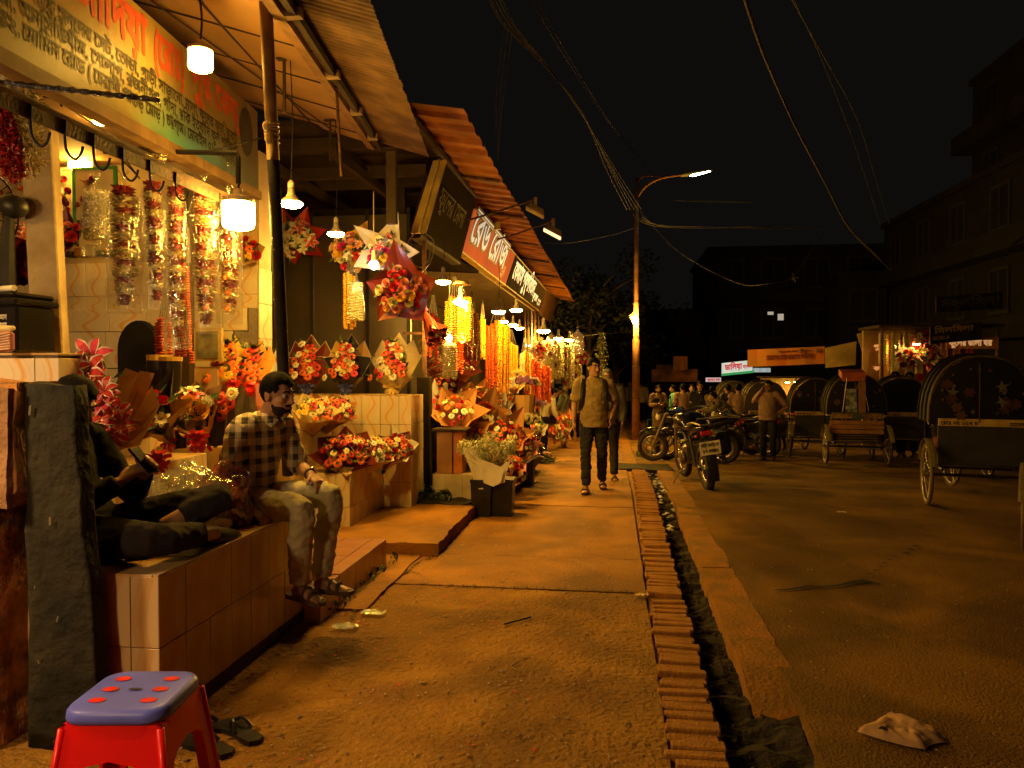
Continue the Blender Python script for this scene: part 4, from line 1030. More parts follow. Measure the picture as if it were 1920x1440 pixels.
WR = {
 'maroon': paper('maroon_paper', (0.13, 0.020, 0.012), 0.35), 'black': paper('black_paper', (0.022, 0.018, 0.016), 0.28), 'cream': paper('cream_paper', (0.62, 0.50, 0.24), 0.5),
 'white': paper('white_paper', (0.62, 0.58, 0.5), 0.5), 'kraft': paper('kraft_paper', (0.40, 0.19, 0.07), 0.5), 'yellow': paper('yellow_paper', (0.75, 0.50, 0.06), 0.5),
 'orange': paper('orange_paper', (0.72, 0.26, 0.05), 0.5), 'pinkp': paper('pink_paper', (0.62, 0.24, 0.20), 0.5), 'blue': paper('pale_blue_paper', (0.55, 0.60, 0.52), 0.5), 'red': paper('red_paper', (0.45, 0.03, 0.02), 0.4),
 'gold': paper('gold_paper', (0.55, 0.33, 0.08), 0.3), 'tan': paper('tan_paper', (0.52, 0.32, 0.12), 0.45), 'clear': plastic_film('crinkled_film', (0.95, 0.93, 0.85), 0.35),
}
M_edge = mat('paper_edge', (0.7, 0.6, 0.45), 0.5); M_rib = {'red': mat('red_ribbon', (0.5, 0.012, 0.01), 0.3), 'blue': mat('blue_ribbon', (0.05, 0.06, 0.30), 0.25), 'gold': mat('gold_ribbon', (0.55, 0.38, 0.1), 0.25), 'dark': mat('dark_ribbon', (0.02, 0.02, 0.03), 0.3), 'pink': mat('pink_ribbon', (0.6, 0.05, 0.2), 0.3)}
BQ = 'wrapped flower bouquets on the stalls'
def sheet_poly(bm, P, rim=0.0):
    vs = [bm.verts.new(p) for p in P]; bm.faces.new(vs)
    if rim:
        c = sum((V(p) for p in P), V((0, 0, 0))) / len(P); n = (V(P[1]) - V(P[0])).cross(V(P[2]) - V(P[0])).normalized() * 0.003
        for i in range(len(P)):
            a, b = V(P[i]), V(P[(i + 1) % len(P)])
            a2 = a + (c - a).normalized() * rim; b2 = b + (c - b).normalized() * rim
            for sg_ in (1, -1):
                f = bm.faces.new([bm.verts.new(q + n * sg_) for q in (a, b, b2, a2)]); f.material_index = 1
def stand_bouquet(label, loc, h, w_, wrap, pal, n, ribbon='gold', rz=0.0, lean=0.0, fs=0.041, wrap2=None, rim=True, group=BQ):
    t = root('bouquet', loc, label, 'bouquet', group, rz); t.rotation_euler = (lean, 0, rz)
    m = [WR[wrap], M_edge]; r = random.Random(hsh(label) % 1000)
    rr = 0.006 if rim else 0
    for (x0, x1, xm, top, yb, nm) in ((-.30, .30, 0.0, 1.0, 0.10, 'c'), (-.5, -.12, -.42, .88, 0.06, 'l'), (.12, .5, .42, .88, 0.06, 'r'), (-.62, -.25, -.72, .6, 0.0, 'l2'), (.25, .62, .72, .6, 0.0, 'r2')):
        bm = B(); cr = r.uniform(-.03, .03)
        sheet_poly(bm, [V((x0 * w_ * .5, yb * .5, h * .16)), V((x1 * w_ * .5, yb * .5, h * .16)), V(((x1 + .12) * w_, yb + .02, h * (.62 + cr))), V((xm * w_, yb + .03, h * top)), V(((x0 - .12) * w_, yb + .02, h * (.62 - cr)))], rr)
        obj('wrapping_sheet', bm, [WR[wrap2], M_edge] if (wrap2 and nm in ('l', 'r')) else m, t)
    bm = B(); prof = []
    for z, k in ((0.0, .10), (.06, .17), (.16, .30), (.27, .46)): prof.append((w_ * k, h * z))
    lathe(bm, prof, 11, cap=False)
    for v in bm.verts:
        if v.co.z > h * .2: v.co.z += h * .035 * math.sin(math.atan2(v.co.y, v.co.x) * 5); v.co.x *= 1.08
        v.co.y *= .8
    obj('wrapping_cone', bm, m, t)
    k = 0; lv = B()
    for i in range(n):
        f = i / max(1, n - 1); z = h * (.26 + .56 * f); half = w_ * .47 * (1 - f * .80) + .01
        cols = [0.0] 
        a = i * 2.399; x = half * (2 * ((i * .618) % 1) - 1); y = -0.06 - 0.10 * (1 - f) + r.uniform(-.015, .015)
        nv = V((x * 3.0, -1.0, 0.35 + .5 * f))
        place(t, pal[i % len(pal)], (x, y, z), nv, fs * r.uniform(.85, 1.15)); 
        for j in range(3): leafy(lv, (x + r.uniform(-.03, .03), y + .02, z + r.uniform(-.03, .03)), nv + V((r.uniform(-1, 1), 0, r.uniform(-1, 1))), fs * r.uniform(1.1, 1.7), i + j * 1.3)
    for j in range(8): leafy(lv, (r.uniform(-.03, .03), -.03, h * .8), (r.uniform(-.4, .4), -.2, 1), fs * 2.0, j)
    obj('foliage', lv, M_green, t)['kind'] = 'stuff'
    bow(t, (0, -w_ * .17, h * .10), w_ * .24, M_rib[ribbon])
    return t
def hand_bouquet(label, loc, axis, length, R, wrap, pal, n, fs=0.034, ribbon=None, dome=0.5, peak=1.3, wrap2=None, up=(0, 0, 1), squash=1.0, group=BQ, panels=7, cat='bouquet'):
    """loc = middle of the flower face; cone of paper runs back along -axis"""
    a = V(axis).normalized(); u_ = V(up); u_ = (u_ - a * u_.dot(a)); u_ = u_.normalized() if u_.length > .05 else a.orthogonal().normalized(); s = u_.cross(a).normalized()
    t = root('bouquet', loc, label, cat, group); r = random.Random(hsh(label) % 1000)
    P = lambda ang, rad, d: s * (math.cos(ang) * rad) + u_ * (math.sin(ang) * rad * squash) + a * d
    rot0 = r.uniform(0, 6.28); panels = max(4, panels + r.choice((-1, 0, 0, 1)))
    for i in range(panels):
        a0 = (i - .08 + r.uniform(-.1, .1)) * 2 * PI / panels + rot0; a1 = (i + 1.08 + r.uniform(-.1, .15)) * 2 * PI / panels + rot0; am = (a0 + a1) / 2
        pk = peak * (1 + .25 * max(0, math.sin(am))) * r.uniform(.78, 1.12); off = 0.003 * (i % 2)
        bm = B()
        mid = [P(x, R * .72 + off, -length * .35) for x in (a0, am, a1)]; rimp = [P(a0, R * 1.08 + off, .0), P(am, R * pk * 1.08 + off, R * .18), P(a1, R * 1.08 + off, .0)]
        ap_ = [P(x, R * .16 + off, -length) for x in (a0, am, a1)]
        for q in (ap_, mid, rimp): q[:] = [bm.verts.new(v + V((r.uniform(-1, 1), r.uniform(-1, 1), r.uniform(-1, 1))) * R * (.09 if q is rimp else .04)) for v in q]
        for A_, B2 in ((ap_, mid), (mid, rimp)):
            for j in (0, 1): bm.faces.new((A_[j], A_[j + 1], B2[j + 1], B2[j]))
        obj('wrapping_sheet', bm, WR[wrap2] if (wrap2 and i % 2) else WR[wrap], t)
    lv = B()
    for i in range(n):
        rad = R * math.sqrt((i + .4) / n) * .95; ang = i * 2.399 + r.uniform(-.2, .2)
        d = R * dome * (1 - (rad / R) ** 2) + r.uniform(-.01, .012)
        nv = a + (s * math.cos(ang) + u_ * math.sin(ang) * squash) * (rad / R) * .8
        place(t, pal[i % len(pal)] if i < len(pal) else r.choice(pal), P(ang, rad, d), nv, fs * r.uniform(.82, 1.18))
        for j in range(2): leafy(lv, P(ang + r.uniform(-.3, .3), rad, d - .012), nv, fs * r.uniform(1.1, 1.8), i + j)
    obj('foliage', lv, M_green, t)['kind'] = 'stuff'
    bm = B(); tube(bm, [-a * length * .98, -a * length * 1.2], R * .13, 8); obj('stems', bm, M_green, t)
    if ribbon: bow(t, -a * length * .95 + V((0, -R * .25, 0)), R * .55, M_rib[ribbon])
    return t

# --- second shop: three standing bouquets on the top tier
warm = ['g:red', 'g:orange', 'G:white', 'g:red', 'g:orange', 'g:orange', 'G:cream', 'g:dred']
stand_bouquet('standing gerbera bouquet in maroon paper with pale edges and blue bow', AT(578, 737, 7.68), 0.64, 0.40, 'maroon', warm, 27, 'blue', 0.1)
stand_bouquet('standing gerbera bouquet in black paper with gold bands and blue bow', AT(652, 737, 7.68), 0.64, 0.38, 'black', ['G:white', 'g:red', 'g:orange', 'g:pink', 'G:cream', 'g:orange', 'G:rose'], 27, 'blue', 0.0, wrap2='gold')
stand_bouquet('standing gerbera bouquet in cream paper with a gold bow', AT(740, 739, 7.66), 0.66, 0.42, 'cream', ['g:orange', 'G:white', 'g:pink', 'g:orange', 'G:cream', 'g:red'], 27, 'gold', -0.1, rim=False)
# lying bouquets
hand_bouquet('cream wrapped gerbera bouquet lying on the middle tier', AT(592, 772, 6.6), (0.4, -0.35, 0.75), 0.34, 0.19, 'cream', ['G:yellow', 'g:red', 'G:cream', 'g:orange'], 24, 0.034, up=(-.6, 0, 1), squash=.8)
hand_bouquet('brown wrapped red gerbera bouquet lying on the middle tier', AT(632, 768, 6.95), (0.55, -0.35, 0.7), 0.34, 0.19, 'kraft', ['g:red', 'g:orange', 'G:cream', 'g:pink', 'g:red'], 24, 0.036, up=(-.5, 0, 1), squash=.8)
hand_bouquet('dark red wrapped bouquet lying at the corner of the low display block', AT(648, 848, 6.72), (0.35, -0.5, 0.75), 0.38, 0.26, 'maroon', ['g:orange', 'g:red', 'r:dred', 'g:orange', 'r:red', 'G:cream', 'g:dred'], 40, 0.037, up=(-.7, 0.2, .7), squash=.75)
hand_bouquet('cream wrapped bouquet of pale gerberas behind the dark red one', AT(702, 845, 7.0), (0.45, -0.4, 0.75), 0.34, 0.21, 'cream', ['G:cream', 'G:white', 'g:red', 'G:yellow', 'g:orange'], 26, 0.036, up=(-.6, 0, .8), squash=.75)
hand_bouquet('small cream and maroon bouquet at the far end of the low block', AT(745, 838, 7.25), (0.5, -0.4, 0.7), 0.32, 0.19, 'white', ['g:red', 'G:cream', 'g:orange', 'r:red'], 22, 0.034, up=(-.6, 0, .8), squash=.75, wrap2='maroon')
# hanging bouquets on the metal panels
hand_bouquet('white and pink lily bouquet in a red star of paper on the metal panel', AT(556, 447, 8.25), (0.05, -1, 0.1), 0.16, 0.20, 'red', ['l:white', 'l:rose', 'l:white', 'l:pink', 'l:white'], 16, 0.075, peak=1.75, panels=8, dome=.35)
hand_bouquet('hanging black and gold bouquet of yellow and pink blooms', AT(656, 470, 7.4), (0.0, -1, 0.0), 0.2, 0.19, 'black', ['r:yellow', 'r:magenta', 'l:white', 'r:rose', 'r:yellow', 'r:pink', 'l:rose', 'r:cream'], 18, 0.05, wrap2='gold', peak=1.35)
hand_bouquet('hanging white wrapped bouquet of magenta roses above the metal panels', AT(722, 470, 7.2), (0.1, -1, -0.1), 0.2, 0.17, 'white', ['r:magenta', 'l:pink', 'r:yellow', 'r:white', 'r:magenta', 'l:white'], 14, 0.048, peak=1.7, panels=5)
hand_bouquet('hanging maroon wrapped rose bouquet with white edged points', AT(752, 545, 7.0), (0.1, -1, -0.05), 0.2, 0.23, 'maroon', ['r:rose', 'r:red', 'r:yellow', 'r:rose', 'r:dred', 'r:yellow', 'r:red', 'r:cream'], 22, 0.047, peak=1.55, panels=6, ribbon='pink')
hand_bouquet('red paper cone bouquet hanging beside the iron crossbar', AT(818, 632, 7.9), (0.5, -0.5, -0.8), 0.42, 0.11, 'maroon', ['r:white', 'r:red', 'r:yellow', 'r:dred'], 10, 0.036, ribbon='pink')
# first shop, bouquets on the ledges behind the bench
lil = ['l:red', 'l:red', 'l:pink']
def lily_spray():
    t = root('bouquet', AT(170, 850, 3.75), 'tall spray of white edged crimson lilies in tan paper behind the pillar', 'bouquet', BQ); o = t.location.copy()
    pts = [(165, 700, 1.5), (175, 668, 1.4), (140, 690, 1.2), (150, 720, 1.2), (178, 715, 1.2), (195, 735, 1.1), (165, 740, 1.2), (190, 760, 1.2), (205, 745, 1.0), (200, 780, 1.3), (222, 772, 1.0), (185, 790, 1.2), (210, 800, 1.3), (228, 795, 1.1), (195, 815, 1.3), (225, 818, 1.1), (205, 830, 1.2), (180, 828, 1.0), (238, 812, .9)]
    r = random.Random(3)
    for i, (u, v, s) in enumerate(pts):
        place(t, ('l:red', 'l:pink', 'l:red')[i % 3], AT(u, v, 3.52 + r.uniform(-.06, .06)) - o, V((r.uniform(-.2, .5), -1, r.uniform(.2, .9))), 0.072 * s)
    for (P, mm) in (([(235, 690), (262, 700), (255, 740), (225, 800), (205, 830), (190, 760)], 'tan'), ([(262, 695), (290, 700), (262, 770), (235, 830), (222, 790)], 'kraft'), ([(285, 722), (300, 760), (262, 835), (228, 842), (240, 800)], 'tan'), ([(255, 790), (285, 815), (215, 850), (165, 862), (165, 840)], 'kraft')):
        bm = B(); sheet_poly(bm, [AT(u, v, 3.9 + .03 * (i % 2) - (v - 690) * .0006) - o for i, (u, v) in enumerate(P)]); obj('wrapping_sheet', bm, WR[mm], t)
    lv = B()
    for i in range(24): leafy(lv, AT(r.uniform(150, 220), r.uniform(655, 830), 3.78) - o, (r.uniform(-.6, .6), -.6, .8), .07, i)
    obj('foliage', lv, M_green, t)['kind'] = 'stuff'
    bm = B(); lathe(bm, [(0.03, 0.0), (0.07, 0.05), (0.1, 0.13)], 10, cap=False); jitter(bm, .01, 12); obj('wrapping_cone', bm, WR['kraft'], t)
lily_spray()
hand_bouquet('black wrapped bouquet of red blooms with one white mum and a red lily', AT(282, 775, 4.1), (0.1, -0.75, 0.55), 0.34, 0.12, 'black', ['c:white', 'r:red', 'l:pink', 'r:red', 'r:pink', 'l:white'], 7, 0.062, ribbon='red', peak=1.9, wrap2='gold', panels=6)
hand_bouquet('tan wrapped mixed bouquet with pale lilies, white mum and yellow blooms', AT(355, 770, 4.35), (0.05, -0.75, 0.55), 0.36, 0.14, 'tan', ['r:yellow', 'r:red', 'c:white', 'l:pink', 'l:cream', 'r:yellow', 'l:white', 'r:cream'], 11, 0.06, ribbon='red', peak=1.4)
for (u, v, lab, sc_) in ((321, 735, 'tall folded black paper sleeve with gold rim behind the red bouquets', 1.0), (338, 800, 'short black paper sleeve with silver lines beside the mixed bouquet', .8)):
    t = root('paper_sleeve', AT(u, v + 40, 4.45), lab, 'sleeve', 'black paper sleeves'); bm = B(); lathe(bm, [(0.05 * sc_, 0), (0.062 * sc_, 0.18), (0.07 * sc_, 0.36 * sc_)], 14, cap=False); obj('sleeve', bm, WR['black'], t, smooth=True)
    bm = B(); lathe(bm, [(0.0705 * sc_, 0.335 * sc_), (0.0715 * sc_, 0.362 * sc_)], 14, cap=False); obj('rim', bm, WR['gold'], t)
t = root('paper_sleeve', AT(301, 780, 4.55), 'widest black paper sleeve with gold rim before the chair back', 'sleeve', 'black paper sleeves'); bm = B(); lathe(bm, [(0.06, 0), (0.08, 0.3), (0.082, 0.4)], 14, cap=False); obj('sleeve', bm, WR['black'], t, smooth=True)
bm = B(); lathe(bm, [(0.0815, 0.365), (0.084, 0.402)], 14, cap=False); obj('rim', bm, WR['gold'], t)
t = root('bouquet', AT(405, 835, 4.55), 'red and orange gerberas in a plain black tapering pot', 'bouquet', BQ); o = t.location.copy()
bm = B(); lathe(bm, [(0.045, 0.0), (0.075, 0.22)], 12, cap=False); obj('pot', bm, M_black, t)
for (u, v, c, s) in ((393, 740, 'g:orange', .045), (412, 748, 'g:red', .05), (435, 738, 'G:cream', .045), (420, 765, 'g:orange', .045), (432, 758, 'g:red', .042), (402, 757, 'g:red', .045), (415, 778, 'g:dred', .05)): place(t, c, AT(u, v, 4.5) - o, (random.uniform(-.5, .5), -1, .3), s)
lv = B()
for i in range(14): leafy(lv, (random.uniform(-.05, .05), -.02, .2 + random.random() * .1), (random.uniform(-.6, .6), -.4, 1), .08, i)
obj('foliage', lv, M_green, t)['kind'] = 'stuff'
stand_bouquet('yellow wrapped orange gerbera bouquet next to the picture frame', AT(432, 738, 5.45), 0.46, 0.24, 'yellow', ['G:orange', 'G:yellow', 'G:orange'], 12, 'red', 0.2, fs=0.045, rim=False)
stand_bouquet('orange wrapped gerbera bouquet close to the slanting pole', AT(478, 742, 5.5), 0.44, 0.22, 'orange', ['g:orange', 'g:orange', 'g:red'], 12, 'red', 0.1, fs=0.043, rim=False)
stand_bouquet('pale blue paper bouquet half hidden by the slanting pole', AT(508, 742, 5.85), 0.44, 0.2, 'blue', ['G:yellow', 'G:cream'], 6, 'dark', -0.1, fs=0.034, rim=False)
t = root('paper_cone', AT(498, 800, 5.3), 'pink paper cone behind the plaid shirted man', 'wrapping'); bm = B(); lathe(bm, [(0.02, 0.0), (0.07, 0.16), (0.085, 0.32)], 9, cap=False); jitter(bm, .008, 9); obj('cone', bm, WR['pinkp'], t)
for (u, v, Y, lab) in ((370, 822, 4.15, 'shiny red cellophane bow on the ledge edge behind the bag'), (298, 860, 3.9, 'dull red cellophane bow over the ledge near the phone')):
    t = root('cellophane_bow', AT(u, v, Y), lab, 'bow', 'red bows on the ledge'); bow(t, (0, 0, 0), 0.075, M_rib['red'], (0.2, -1, .2)); bow(t, (0, 0.01, -.03), 0.055, M_rib['red'], (0.6, -1, 0))
# red wrap sprays near the orange bouquet
for (u, v, Y, lab) in ((437, 722, 5.2, 'frilly red ribbon rosette beneath the yellow bouquet'), (470, 726, 5.25, 'frilly red ribbon rosette beneath the orange bouquet')):
    t = root('ribbon_rosette', AT(u, v, Y), lab, 'ribbon', 'red rosettes'); bow(t, (0, 0, 0), 0.06, M_rib['red']); bow(t, (0, .02, .01), 0.05, M_rib['red'], (.5, -1, .6))
# --- third shop: heap of kraft wrapped bouquets
st = root('stepped_stand', (-1.9, 9.2, 0), 'dark stepped timber stand under the heap of kraft bouquets', 'stand')
for k, (x0, x1, z) in enumerate(((-1.50, -1.2, 0.35), (-1.85, -1.5, 0.6), (-2.3, -1.85, 0.95))):
    bm = B(); box(bm, (x0 + 1.9, 0.05, 0), (x1 + 1.9, 3.2, z)); obj('step', bm, M_wood, st)
pal3 = ['g:red', 'g:orange', 'G:cream', 'r:red', 'g:orange', 'G:white', 'r:orange']
spec = [(855, 770, 8.35, 'kraft', 'kraft bouquet with a tall pointed back, resting on the wooden pedestal', (0.15, -.75, .65), .22, 18), (907, 778, 8.9, 'kraft', 'round kraft bouquet of orange gerberas beside the white dotted paper', (0.2, -.8, .55), .2, 16),
        (812, 758, 8.6, 'white', 'pale paper bouquet partly hidden by the black post', (-.1, -.8, .6), .16, 10), (835, 720, 9.0, 'maroon', 'dark wrapped red and yellow bouquet on the upper shelf by the crossbar', (.2, -.7, .7), .16, 12),
        (950, 815, 8.8, 'kraft', 'kraft bouquet of cream and red blooms over the gypsophila bucket', (.35, -.8, .5), .2, 18), (880, 815, 8.6, 'kraft', 'low kraft bouquet of orange blooms tucked behind the gypsophila', (0.1, -.8, .5), .17, 12),
        (865, 840, 8.7, 'tan', 'tan bouquet of orange gerberas low beside the wooden pedestal', (-.1, -.9, .4), .15, 12), (980, 835, 8.9, 'pinkp', 'pink paper bouquet of red roses near the vendor', (.5, -.7, .5), .15, 12),
        (932, 760, 9.5, 'white', 'bouquet in white black dotted paper under the marigold strands', (.3, -.6, .8), .15, 8), (870, 690, 9.6, 'pinkp', 'rose pink paper bouquet leaning on the dark cloth', (.3, -.6, .8), .14, 8)]
for (u, v, Y, w_, lab, ax, R, n) in spec:
    hand_bouquet(lab, AT(u, v, Y), ax, R * 2.0, R, w_, pal3, n, 0.036 if R > .17 else .034, peak=1.5, dome=.45)
# extra rows of bouquets further along the third stall
for i, (u, v, Y, w_, R, c1, lab) in enumerate(((897, 742, 10.2, 'kraft', .16, 'g:orange', 'kraft bouquet of orange gerberas high against the dark cloth'), (945, 745, 11.0, 'tan', .15, 'G:yellow', 'tan bouquet with yellow gerberas beneath the marigold bundle'), (922, 792, 9.4, 'maroon', .15, 'r:red', 'dark bouquet of red roses squeezed between two kraft ones'), (968, 850, 9.0, 'pinkp', .14, 'r:pink', 'pink roses in pink paper beside the cellophane sheaf'), (1003, 806, 10.4, 'white', .13, 'c:cream', 'white paper bunch of creamy mums by the squatting vendor'), (842, 868, 8.9, 'kraft', .13, 'g:red', 'red gerbera bouquet low behind the wooden pedestal'), (822, 690, 9.3, 'pinkp', .14, 'r:rose', 'pale pink bouquet stuck in the iron rack'), (958, 722, 12.0, 'tan', .15, 'G:cream', 'tan bouquet of cream gerberas deep under the bulbs'))):
    hand_bouquet(lab, AT(u, v, Y), (.25, -.75, .6), R * 2, R, w_, [c1, pal3[i % 7], c1, 'G:cream', 'g:orange'], 13, .036, peak=1.35)
labs = ['small bouquet of red gerberas by the purple buckets', 'small orange bouquet low by the vendor knees', 'cream rose bouquet wedged above the white bucket', 'red and cream bouquet at the front of the heap', 'yellow bouquet in tan paper on the second step', 'orange bouquet in dark paper deep in the stall']
for i, (u, v, Y, w_, R) in enumerate(((985, 775, 11.2, 'kraft', .15), (960, 870, 8.6, 'clear', .13), (905, 850, 9.0, 'tan', .13), (925, 868, 8.5, 'kraft', .12), (885, 745, 9.9, 'tan', .15), (845, 800, 9.6, 'maroon', .16))):
    hand_bouquet(labs[i], AT(u, v, Y), (.3, -.7, .6), R * 2, R, w_, [pal3[i % 7], pal3[(i * 3 + 1) % 7], 'G:yellow' if i == 4 else 'g:orange'], 11, .036)
t = root('wooden_pedestal', AT(848, 893, 8.05), 'brown wooden pedestal holding the tall kraft bouquet', 'pedestal'); z = 0.42
t.location.z = 0.40
bm = B(); box(bm, (-0.15, -0.1, 0.0), (0.02, 0.14, 0.46), 0.004); obj('post', bm, mat('varnished_wood', (0.30, 0.15, 0.06), 0.35, scale=5, bump=0.1), t)
bm = B(); box(bm, (0.03, -0.08, 0.0), (0.13, 0.12, 0.46), 0.004); obj('post', bm, mat('orange_lacquer', (0.42, 0.14, 0.04), 0.3), t)
bm = B(); box(bm, (-0.2, -0.14, 0.463), (0.18, 0.17, 0.49), 0.004); obj('top', bm, M_wood, t)
# black buckets with baby's breath
def gyps(bm, c, R, n, seed, s=0.006):
    r = random.Random(seed)
    for _ in range(n):
        d = V((r.gauss(0, 1), r.gauss(0, 1), r.gauss(0, .8) + .15)).normalized() * R * r.uniform(.55, 1) ** .6; p = V(c) + d; q = s * r.uniform(.6, 1.4)
        e = d.orthogonal().normalized() * q; f = d.cross(e).normalized() * q
        bm.faces.new([bm.verts.new(x) for x in (p + e, p + f, p - e, p - f)])
M_gyp = mat('gypsophila', (0.44, 0.44, 0.24), 0.8, var=0.5, scale=30); M_gypst = mat('gypsophila_stems', (0.09, 0.11, 0.035), 0.8)
M_bucket = mat('black_plastic', (0.016, 0.014, 0.013), 0.35, scale=10)
for i, (x, y, w_, lab) in enumerate(((-1.36, 7.72, 0.11, 'black square bucket with a small arrow mark, nearest the white block'), (-1.15, 7.78, 0.12, 'wider black square bucket at the path edge under the gypsophila'))):
    t = root('flower_bucket', (x, y, 0.0), lab, 'bucket', 'black flower buckets'); bm = B()
    hexa(bm, [V((-w_ * .85, -w_ * .9, 0)), V((w_ * .85, -w_ * .9, 0)), V((w_ * .85, w_ * .9, 0)), V((-w_ * .85, w_ * .9, 0)), V((-w_, -w_, .38)), V((w_, -w_, .38)), V((w_, w_, .38)), V((-w_, w_, .38))]); obj('pail', bm, M_bucket, t)
    bm = B(); hexa(bm, [V((-w_ * 1.04, -w_ * 1.04, .36)), V((w_ * 1.04, -w_ * 1.04, .36)), V((w_ * 1.04, w_ * 1.04, .36)), V((-w_ * 1.04, w_ * 1.04, .36)), V((-w_ * 1.04, -w_ * 1.04, .39)), V((w_ * 1.04, -w_ * 1.04, .39)), V((w_ * 1.04, w_ * 1.04, .39)), V((-w_ * 1.04, w_ * 1.04, .39))]); obj('rim', bm, M_bucket, t)
    if i == 0:
        bm = B(); y_ = -w_ * 1.0 - .003
        f = [bm.verts.new((a, y_ , b)) for a, b in ((-.02, .295), (.012, .295), (.012, .286), (.03, .3), (.012, .314), (.012, .305), (-.02, .305))]; bm.faces.new(f); obj('arrow_mark', bm, mat('white_mark', (.6, .55, .45), .6), t)
t = root('bouquet', AT(915, 900, 7.7), 'big cloudy bunch of gypsophila in folded white paper', 'bouquet', BQ); o = t.location.copy()
bm = B()
for (u, v, R) in ((915, 848, .17), (890, 845, .13), (945, 850, .13), (920, 830, .13), (905, 865, .12), (870, 840, .10), (955, 838, .1)): gyps(bm, AT(u, v, 7.7 + random.uniform(-.1, .1)) - o, R, 700, u)
obj('blossom_cloud', bm, M_gyp, t)['kind'] = 'stuff'
bm = B(); r = random.Random(5)
for _ in range(90):
    d = V((r.uniform(-.3, .3), r.uniform(-.15, .15), r.uniform(.2, .42))); tube(bm, [V((0, 0, 0)), d * .6 + V((0, 0, .03)), d], .002, 3, cap=False)
obj('stems', bm, M_gypst, t)['kind'] = 'stuff'
for (P, yy) in (([(868, 838), (893, 845), (908, 900), (915, 912), (888, 902), (878, 870)], 7.62), ([(893, 858), (940, 875), (948, 880), (938, 905), (925, 912), (908, 905)], 7.58), ([(940, 875), (958, 862), (945, 905), (925, 912)], 7.62)):
    bm = B(); sheet_poly(bm, [AT(u, v, yy) - o for u, v in P]); f = list(bm.faces); bmesh.ops.subdivide_edges(bm, edges=list(bm.edges), cuts=2, use_grid_fill=True); jitter(bm, .012, 9); obj('paper_fold', bm, WR['white'], t)
hand_bouquet('small cellophane bouquet of red and cream blooms at the path edge', AT(960, 885, 8.2), (.45, -.7, .55), .3, .15, 'clear', ['r:red', 'c:cream', 'r:dred', 'r:red'], 14, .035, wrap2='pinkp')
hand_bouquet('cellophane sheaf of a red rose and yellow lilies in front of the vendor', AT(992, 835, 9.3), (.5, -.4, .8), .4, .18, 'clear', ['r:red', 'l:yellow', 'c:cream', 'r:yellow', 'r:dred'], 14, .045)
# ================================================================== GARLANDS
def ring_mesh(cols, R, h, n, seed, name='flower_ring'):
    bm = B(); r = random.Random(seed)
    for i in range(n):
        a = r.uniform(0, 6.28); z = r.uniform(-.5, .5) * h; d = V((math.cos(a), math.sin(a), r.uniform(-.35, .35))).normalized(); s = V((-math.sin(a), math.cos(a), r.uniform(-.4, .4))) * R * r.uniform(.09, .16)
        p = V((0, 0, z)); L_ = R * r.uniform(.82, 1.12)
        f = bm.faces.new([bm.verts.new(x) for x in (p + d * L_ * .35 - s * .5, p + d * L_ * .8 - s, p + d * L_, p + d * L_ * .8 + s, p + d * L_ * .35 + s * .5)]); f.material_index = r.randrange(len(cols))
    lathe(bm, [(R * .55, -h * .6), (R * .6, 0), (R * .55, h * .6)], 8)
    return mesh(bm, name, False, [PET[c] for c in cols])
RG = {'red': ring_mesh(['dred', 'dred', 'red'], .066, .075, 150, 1), 'pale': ring_mesh(['cream', 'white', 'cream'], .074, .06, 150, 2), 'red2': ring_mesh(['dred'], .062, .07, 130, 3), 'palep': ring_mesh(['cream', 'cream', 'white'], .064, .055, 130, 4)}
def film_bag(parent, h, w_, d_, seed, name='plastic_sleeve', top=True, m=None):
    bm = B(); prof = [(0.12, 0.03), (0.25, -0.02), (0.75, -.07), (0.98, -.16 * 1), (1.0, -.5 * h), (1.04, -.8 * h), (1.0, -h)]
    rings = []; seg = 20
    for r, z in prof:
        rings.append([bm.verts.new((r * w_ * math.cos(2 * PI * k / seg), r * d_ * math.sin(2 * PI * k / seg), z)) for k in range(seg)])
    for i in range(len(rings) - 1):
        for k in range(seg): bm.faces.new((rings[i][k], rings[i][(k + 1) % seg], rings[i + 1][(k + 1) % seg], rings[i + 1][k]))
    bmesh.ops.subdivide_edges(bm, edges=[e for e in bm.edges if abs(e.verts[0].co.z - e.verts[1].co.z) > .1], cuts=5)
    for v in bm.verts:
        p = v.co; v.co += V((noise.noise(V((p.x * 18 + seed, p.y * 18, p.z * 5))), noise.noise(V((p.x * 18, p.y * 18 + seed, p.z * 5 + 9))), 0)) * .016
    o = obj(name, bm, m or plastic_film(), parent, smooth=True)
    bm = B()
    for a in range(7): tube(bm, [(0, 0, .03), (.012 * math.cos(a), .012 * math.sin(a), .055), (.035 * math.cos(a), .035 * math.sin(a), .085)], [.006, .004, .003], 4)
    tube(bm, [(0, 0, .05), (0, 0, .25)], .002, 4)
    obj('tied_neck', bm, m or plastic_film(), parent)
    return o
GG = 'flower garlands hanging from the stalls'
